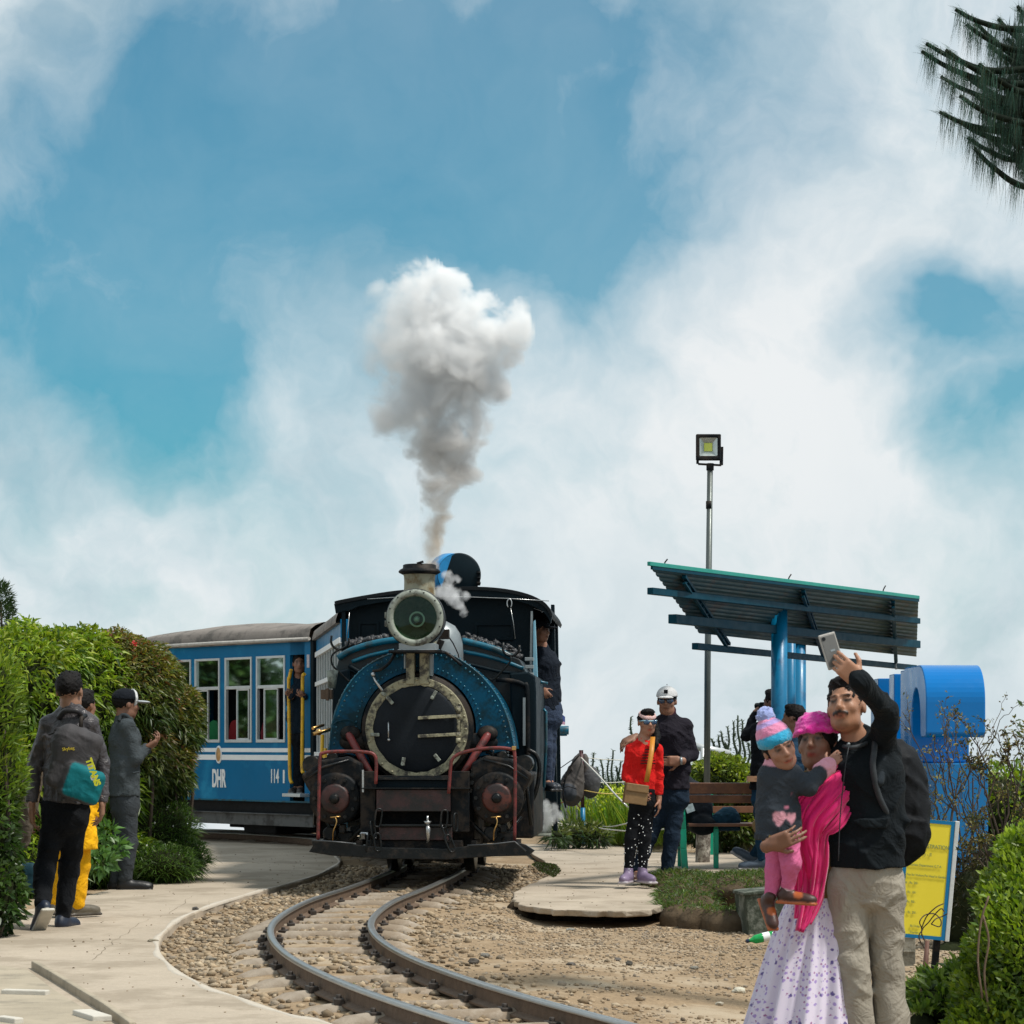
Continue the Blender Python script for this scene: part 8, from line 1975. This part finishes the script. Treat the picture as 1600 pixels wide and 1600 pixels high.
def twiggy(label, base, D, tips, nleaf, cols, rad=.008, seed=1):
    r_ = random.Random(seed); b0 = P(base[0], base[1], D); root = empty('twiggy_shrub', (b0.x, b0.y, b0.z), 0, label, 'shrub'); ends = []; mbt = MB()
    def grow(a, b, r0, depth):
        k = 6; pts = [a.lerp(b, i / k) + Vector((r_.uniform(-1, 1), r_.uniform(-1, 1), r_.uniform(-1, 1))) * (b - a).length * .05 * (0 < i < k) for i in range(k + 1)]
        mbt.tube(pts, [r0 * (1 - .5 * i / k) for i in range(k + 1)], 5, caps=False)
        if depth == 0: ends.extend(pts[3:]); return
        for j in range(r_.choice((3, 4))):
            s_ = pts[r_.choice((3, 4, 5, 6))]; L = (b - a).length * r_.uniform(.25, .5); dv = ((b - a).normalized() + Vector((r_.uniform(-1, 1), r_.uniform(-.7, .7), r_.uniform(-.3, .8))) * .8).normalized(); grow(s_, s_ + dv * L, r0 * .5, depth - 1)
    for x, y, dd in tips:
        grow(Vector((r_.uniform(-.05, .05), r_.uniform(-.05, .05), 0)), P(x, y, D + dd) - b0, rad, 2)
    o = mbt.build('branches', M_bark, root, fix=False); o['kind'] = 'stuff'
    E = np.array([list(e) for e in ends]); k = rv.randint(0, len(E), nleaf); pp = E[k] + rv.normal(0, .012, (nleaf, 3))
    leaves('foliage', pp, rv.normal(0, .7, (nleaf, 3)) + np.array([0, 0, .6]), .032 * rv.uniform(.6, 1.3, nleaf), np.full(nleaf, .012), shade_cols(nleaf, cols, [(.30, .26, .08)], rv.uniform(0, 1, nleaf) ** 3), M_leaf, root, kind='stuff')
    return root
twiggy('bare brown twiggy shrub with sparse curled leaves in front of the blue pedestal', (1500, 1500), 17.6, [(1480, 1185, 0), (1500, 1200, .1), (1462, 1225, 0), (1520, 1215, .1), (1445, 1260, -.1), (1535, 1260, 0), (1490, 1260, .2), (1530, 1330, 0), (1515, 1290, 0), (1470, 1300, -.1), (1500, 1380, 0), (1530, 1420, -.1)], 1300, [(.05, .06, .02), (.09, .07, .03), (.04, .03, .02)], .010, 4)
twiggy('dark twiggy shrub with reddish leaves between the pedestal and the bright hedge', (1560, 1500), 13.6, [(1555, 1215, 0), (1575, 1235, 0), (1590, 1225, .1), (1545, 1270, 0), (1600, 1260, 0), (1565, 1300, .1), (1585, 1310, 0), (1545, 1340, 0)], 1900, [(.035, .04, .02), (.07, .035, .02), (.03, .05, .02)], .009, 9)
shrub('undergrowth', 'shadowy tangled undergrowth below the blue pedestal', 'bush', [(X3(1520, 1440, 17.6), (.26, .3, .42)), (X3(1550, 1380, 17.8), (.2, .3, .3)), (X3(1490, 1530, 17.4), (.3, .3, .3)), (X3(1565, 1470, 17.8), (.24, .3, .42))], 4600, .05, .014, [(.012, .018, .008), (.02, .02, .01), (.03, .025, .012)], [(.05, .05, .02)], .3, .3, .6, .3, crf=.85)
mb = MB(); a = P(1447, 1475, 12.4); b = P(1436, 1610, 12.2); mb.tube([P(1449, 1470, 12.4), P(1446, 1510, 12.4), P(1441, 1560, 12.3), P(1432, 1620, 12.2)], [.010, .014, .016, .018], 8); tag(mb.build('stem', mat('stem_reddish', (.14, .065, .045), rough=.7, var=.2)), 'straight reddish brown stem right of the beige trousers', 'stem')
mb = MB()
for pts in ([(1395 + 45, 1462), (1440, 1450), (1437, 1440), (1445, 1430), (1460, 1428), (1470, 1438), (1468, 1448), (1455, 1444)], [(1440, 1450), (1448, 1432), (1462, 1418), (1474, 1412)], [(1447, 1475), (1440, 1455), (1452, 1440), (1458, 1432), (1470, 1420), (1476, 1425)], [(1442, 1452), (1436, 1462), (1440, 1475), (1452, 1490)], [(1455, 1444), (1462, 1436), (1472, 1432), (1480, 1428)]):
    mb.tube(catmull([P(x, y, 15.2 + .03 * math.sin(x)) for x, y in pts], 5), .0038, 5)
o = mb.build('dry_vine', M_bark, fix=False); tag(o, 'curled dry vine across the lower right corner of the yellow notice', 'vine', kind='stuff')
mb = MB(); 
for k, pts in enumerate(([(1535, 1560), (1528, 1500), (1533, 1440), (1545, 1400)], [(1545, 1580), (1538, 1520), (1545, 1470), (1536, 1430)])):
    mb = MB(); mb.tube(catmull([P(x, y, 10.95) for x, y in pts], 5), .0045, 7); tag(mb.build('branch', mat('pale_branch_%d' % k, (.16, .11, .075), rough=.9, var=.3, vscale=20)), ['pale bare branch on the bright hedge, the left hand one', 'pale bare branch on the bright hedge, the right hand one'][k], 'branch')
n = 7; pp = np.array([X3(1598, y, 9.5) for y in (1105, 1125, 1150, 1187, 1230, 1240, 1140)]); lsp = empty('plant', (pp[:, 0].mean(), 9.5, CH), 0, 'few green leaf tips entering at the right edge of the photo', 'plant')
o = leaves('leaf_spray', pp - np.array(lsp.location), np.column_stack([np.full(n, -.5), rv.normal(0, .3, n), rv.uniform(-.2, .9, n)]), np.full(n, .045), np.full(n, .016), shade_cols(n, [(.05, .09, .02)], [], np.zeros(n)), M_leaf, lsp, kind='stuff')
# ---- weeping pine, top right
M_twig = mat('dark_twig', (.010, .016, .011), rough=.85, var=.3, spec=.1)
pine = empty('pine_tree', (P(1760, 1162, 13).x, 13.0, 0), 0, 'weeping pine whose drooping needle branches hang in at the top right', 'tree')
po = Vector(pine.location)
mb = MB(); mb.tube([(0, 0, -.2), (.02, 0, 2), (-.03, 0, 4), (0, 0, 6)], [.20, .16, .12, .06], 16); mb.build('trunk', M_bark, pine)
tips_ = [(1440, 80), (1447, 68), (1478, 78), (1493, 15), (1510, 38), (1520, 30), (1530, 100), (1468, 175), (1500, 112), (1522, 232), (1545, 70), (1560, 190), (1580, 120), (1575, 60), (1590, 230), (1560, 30), (1590, 10), (1540, 150), (1600, 170), (1498, 190), (1520, 145), (1610, 90), (1500, 150), (1512, 215), (1545, 215), (1470, 120), (1535, 180)]
PN = []; PD = []; PL = []
rr_ = random.Random(8)
for i, (x, y) in enumerate(tips_):
    D_ = 13 + rr_.uniform(-.35, .35); tip = P(x, y, D_) - po; end = P(1690, y + rr_.uniform(10, 90), 13) - po; sagp = tip.lerp(end, .45) + Vector((0, 0, -rr_.uniform(.03, .10)))
    pts = catmull([tip, tip.lerp(sagp, .4) + Vector((0, 0, -.02)), sagp, end], 8); mb = MB(); mb.tube(pts, [.009 + .012 * k / len(pts) for k in range(len(pts))], 6); mb.build('branch', M_twig, pine)
    allp = along(pts, .010)[:95]
    for k, q in enumerate(allp):
        near = k * .010
        m_ = 16 if near < .08 else int(1 + 12 * max(0, math.sin(k * .42 + i * 1.7)))
        for _ in range(m_):
            ax_ = (pts[1] - pts[0]).normalized()
            if near < .07 and _ % 2: PD.append(-ax_ * 0 + (pts[0] - pts[2]).normalized() * 1.0 + Vector((rr_.uniform(-.4, .4), rr_.uniform(-.4, .4), rr_.uniform(-.2, .5)))); PL.append(rr_.uniform(.02, .05))
            else: PD.append(Vector((rr_.uniform(-.16, .10), rr_.uniform(-.15, .15), -1.0))); PL.append(rr_.uniform(.08, .21))
            PN.append(q + Vector((rr_.uniform(-.008, .008), rr_.uniform(-.05, .05), rr_.uniform(-.01, .01))))
PN = np.array([list(v) for v in PN]); PD = nrm(np.array([list(v) for v in PD])); PL = np.array(PL)
s_ = nrm(np.cross(PD, rv.normal(0, 1, PD.shape))) * .0011; sg = np.array([[.0, 0, -.25]])
V = np.stack([PN - s_, PN + s_, PN + PD * PL[:, None] + np.column_stack([rv.normal(-.01, .012, len(PN)), np.zeros(len(PN)), np.zeros(len(PN))])], 1).reshape(-1, 3)
F = np.arange(len(V)).reshape(-1, 3); nc = np.repeat(shade_cols(len(PN), [(.012, .04, .028), (.02, .07, .048), (.03, .11, .075)], [(.06, .07, .02)], rv.uniform(0, 1, len(PN)) ** 6), 3, axis=0)
o = mesh_np('needles', V, F, nc, M_needle, pine); o['kind'] = 'stuff'
bl = [(np.array(X3(1600, 150, 13.2)) - np.array(po), np.array((.22, .3, .26))), (np.array(X3(1650, 60, 13.2)) - np.array(po), np.array((.3, .3, .3))), (np.array(X3(1650, 215, 13.2)) - np.array(po), np.array((.22, .3, .18)))]
p, N = blob_shell(bl, 5500, .9); leaves('inner_needles', p, np.column_stack([rv.normal(0, .15, (len(p), 2)), -np.ones(len(p))]), np.full(len(p), .16), np.full(len(p), .004), shade_cols(len(p), [(.012, .03, .018), (.02, .04, .02)], [], np.zeros(len(p))), M_needle, pine, kind='stuff')
# ---- trees outside the frame on the left, mirrored by the coach windows
for k, (x, y, s_) in enumerate(((-12.0, 34.6, 1.0), (-14.6, 36.8, 1.3), (-10.6, 36.6, .9))):
    z0 = gz(x, y)
    root = empty('broadleaf_tree', (x, y, z0), 0, ['dark leafy tree left of the frame, nearest of the trees mirrored in the coach windows', 'tallest dark tree left of the frame, mirrored in the coach windows', 'smaller dark tree behind the other mirrored trees, left of the frame'][k], 'tree')
    mb = MB(); mb.tube([(0, 0, -.3), (.1, 0, 1.2 * s_), (0, .1, 2.6 * s_)], [.2, .16, .08], 10); mb.build('trunk', M_bark, root)
    bl = [(np.array((rv.uniform(-1, 1) * s_, rv.uniform(-1, 1) * s_, (.6 + rv.uniform(0, 2.2)) * s_ - z0)), np.array((1.0, 1.0, .9)) * s_) for _ in range(8)]
    core(bl, root, .75); p, N = blob_shell(bl, 4200, .3); leaves('crown', p, N + rv.normal(0, .5, p.shape), np.full(len(p), .22), np.full(len(p), .12), shade_cols(len(p), [(.02, .05, .02), (.03, .07, .02)], [(.08, .14, .03)], rv.uniform(0, 1, len(p)) ** 3), M_leaf, root, kind='stuff')

# ---- planting beyond the letters, outside the frame on the right
for k, (x, y, r3) in enumerate(((5.6, 22.5, (.9, .9, .7)), (7.2, 26.5, (1.2, 1.2, 1.0)), (5.8, 29.5, (.9, .9, .6)))):
    shrub('garden_bush', ['rounded green bush right of the pedestal, outside the frame, nearest of three', 'largest rounded green bush right of the frame, behind the nearest one', 'furthest rounded green bush right of the frame, low and wide'][k], 'bush', [((x, y, .4), r3), ((x + .8, y + .6, .35), tuple(v * .8 for v in r3)), ((x - .6, y + .5, .3), tuple(v * .6 for v in r3))], 3500, .12, .05, GR1, GRy, .6, .4, .6, .3, stems=2)
xy = scat(9000, [(4.6, 18), (8, 18), (8, 33), (4.6, 33)]); grass('lawn_grass', None, xy, np.full(len(xy), .16), [(.05, .10, .02), (.035, .075, .015)], [(.16, .22, .04)], wd=.02, lean=.5, zf=np.full(len(xy), -.08))
# ================================================================== SMOKE AND STEAM
def smoke(name, label, puffs, D, dens, col, nscale, thr, seed, vox=.035, band=.13, step=1.0, anis=.2, col2=None, zsplit=None, depthf=.8):
    c0 = P(puffs[0][0], puffs[0][1], D)
    bm = bmesh.new(); k = D / FP; r_ = random.Random(seed)
    for p_ in puffs:
        x, y, rad = p_[:3]; sy = p_[3] if len(p_) > 3 else 1.0
        c = P(x, y, D) - c0; m = Matrix.Translation((c.x, r_.uniform(-.25, .25) * rad * k, c.z)) @ Matrix.Diagonal((1, depthf, sy, 1))
        bmesh.ops.create_icosphere(bm, subdivisions=3, radius=rad * k, matrix=m)
    for v in bm.verts:
        n_ = noise.noise_vector(v.co * 5 + Vector((seed, 0, 0))); n2_ = noise.noise_vector(v.co * 13 + Vector((0, seed, 0))); v.co += n_ * .055 * min(1, .3 + v.co.z * .6) + n2_ * .018
    me = bpy.data.meshes.new(name); bm.to_mesh(me); bm.free()
    o = bpy.data.objects.new(name, me); COL.objects.link(o); o.location = c0
    ng = bpy.data.node_groups.new(name + '_volume', 'GeometryNodeTree')
    ng.interface.new_socket('Geometry', in_out='INPUT', socket_type='NodeSocketGeometry'); ng.interface.new_socket('Geometry', in_out='OUTPUT', socket_type='NodeSocketGeometry')
    gi = ng.nodes.new('NodeGroupInput'); go = ng.nodes.new('NodeGroupOutput'); mv = ng.nodes.new('GeometryNodeMeshToVolume'); sm = ng.nodes.new('GeometryNodeSetMaterial')
    mv.resolution_mode = 'VOXEL_SIZE'; mv.inputs['Voxel Size'].default_value = vox; mv.inputs['Interior Band Width'].default_value = band; mv.inputs['Density'].default_value = 1.0
    ng.links.new(gi.outputs[0], mv.inputs[0]); ng.links.new(mv.outputs[0], sm.inputs[0]); ng.links.new(sm.outputs[0], go.inputs[0])
    m = bpy.data.materials.new(name); m.use_nodes = True; m.node_tree.nodes.clear(); t = NT(m.node_tree)
    vi = t.n('ShaderNodeVolumeInfo'); tcn = t.n('ShaderNodeTexCoord'); ob = tcn.outputs['Object']
    n1_ = t.noise(ob, nscale, 6, .62, .5)
    sub_ = t.math('SUBTRACT', n1_, thr)
    edge = t.math('POWER', vi.outputs['Density'], 0.75)
    f = t.math('ADD', t.math('MULTIPLY', edge, .95), t.math('MULTIPLY', sub_, 2.2)); f = t.math('MULTIPLY', t.math('SUBTRACT', f, .10), 1.5, clamp=True)
    f = t.math('MULTIPLY', f, t.math('GREATER_THAN', vi.outputs['Density'], 0.001))
    sp = t.n('ShaderNodeSeparateXYZ'); t.l(ob, sp.inputs[0])
    if zsplit: f = t.math('ADD', f, t.math('MULTIPLY', t.ramp(sp.outputs['Z'], [(0.0, .9), (.5, 0.0)]), vi.outputs['Density']), clamp=True)
    if zsplit:      # smoke thins out towards the drifting left side and the top
        fx = t.ramp(t.math('ADD', t.math('MULTIPLY', sp.outputs['X'], 1.0), .62), [(0.0, .05), (.62, 1.0)])
        f = t.math('MULTIPLY', f, fx)
    dn = t.math('MULTIPLY', f, dens)
    if zsplit: dn = t.math('MULTIPLY', dn, t.ramp(t.math('MULTIPLY', sp.outputs['Z'], .4), [(0.0, 2.2), (.3, 1.0), (.9, .75)]) if False else 1.0)
    pv = t.n('ShaderNodeVolumePrincipled'); pv.inputs['Density Attribute'].default_value = ''
    t.l(dn, pv.inputs['Density']); pv.inputs['Anisotropy'].default_value = anis
    if col2: t.l(t.ramp(t.math('MULTIPLY', sp.outputs['Z'], 1 / zsplit), [(0.0, c4(col2)), (.28, (.76, .74, .72, 1)), (.58, (.84, .85, .86, 1)), (.86, c4(col))]), pv.inputs['Color'])  # brown smoke at the base; shaded grey and lit white put in by height
    else: pv.inputs['Color'].default_value = c4(col)
    ou = t.n('ShaderNodeOutputMaterial'); t.l(pv.outputs[0], ou.inputs['Volume'])
    me.materials.append(m); sm.inputs['Material'].default_value = m
    gm = o.modifiers.new('volume', 'NODES'); gm.node_group = ng
    return tag(o, label, 'smoke', kind='stuff')
plume = [(674, 880, 15, 1.3), (675, 862, 18), (677, 845, 20), (678, 825, 23), (682, 800, 26), (684, 778, 27), (690, 755, 32), (722, 742, 25), (737, 742, 14), (680, 735, 38), (700, 705, 45), (735, 690, 32), (668, 700, 38), (705, 670, 50), (745, 655, 34), (660, 660, 48), (720, 630, 50), (765, 600, 36), (680, 615, 62), (640, 600, 55), (735, 585, 55), (700, 560, 66), (640, 545, 60), (770, 550, 48), (790, 520, 42), (800, 500, 33), (806, 480, 22), (740, 520, 58), (680, 500, 66), (620, 510, 58), (650, 465, 52), (655, 435, 38), (652, 415, 22), (700, 465, 46), (600, 470, 34), (585, 560, 40), (575, 510, 30), (610, 640, 44), (745, 490, 40)]
smoke('smoke_plume', 'tall billowing plume of brownish grey smoke coloured paler towards its lit top above the chimney', plume, 22.5, 26.0, (.975, .98, .985), 3.4, .50, 3, vox=.03, band=.16, zsplit=2.3, col2=(.80, .66, .50))
steam = [(700, 915, 12), (708, 930, 16), (718, 945, 12), (698, 900, 11), (690, 925, 12), (722, 958, 8), (726, 930, 9), (712, 905, 9)]
smoke('steam_puff', 'small white puff of steam in front of the black cab beside the headlight', steam, 22.2, 20.0, (.97, .97, .98), 9.0, .50, 8, vox=.012, band=.05)
steam2 = [(850, 1262, 14), (842, 1272, 12), (858, 1280, 14), (864, 1262, 11), (850, 1290, 11), (870, 1275, 10)]
smoke('steam_puff', 'faint wisp of steam low behind the engine step on the right', steam2, 24.4, 16.0, (.95, .97, .98), 8.0, .50, 5, vox=.014, band=.06)
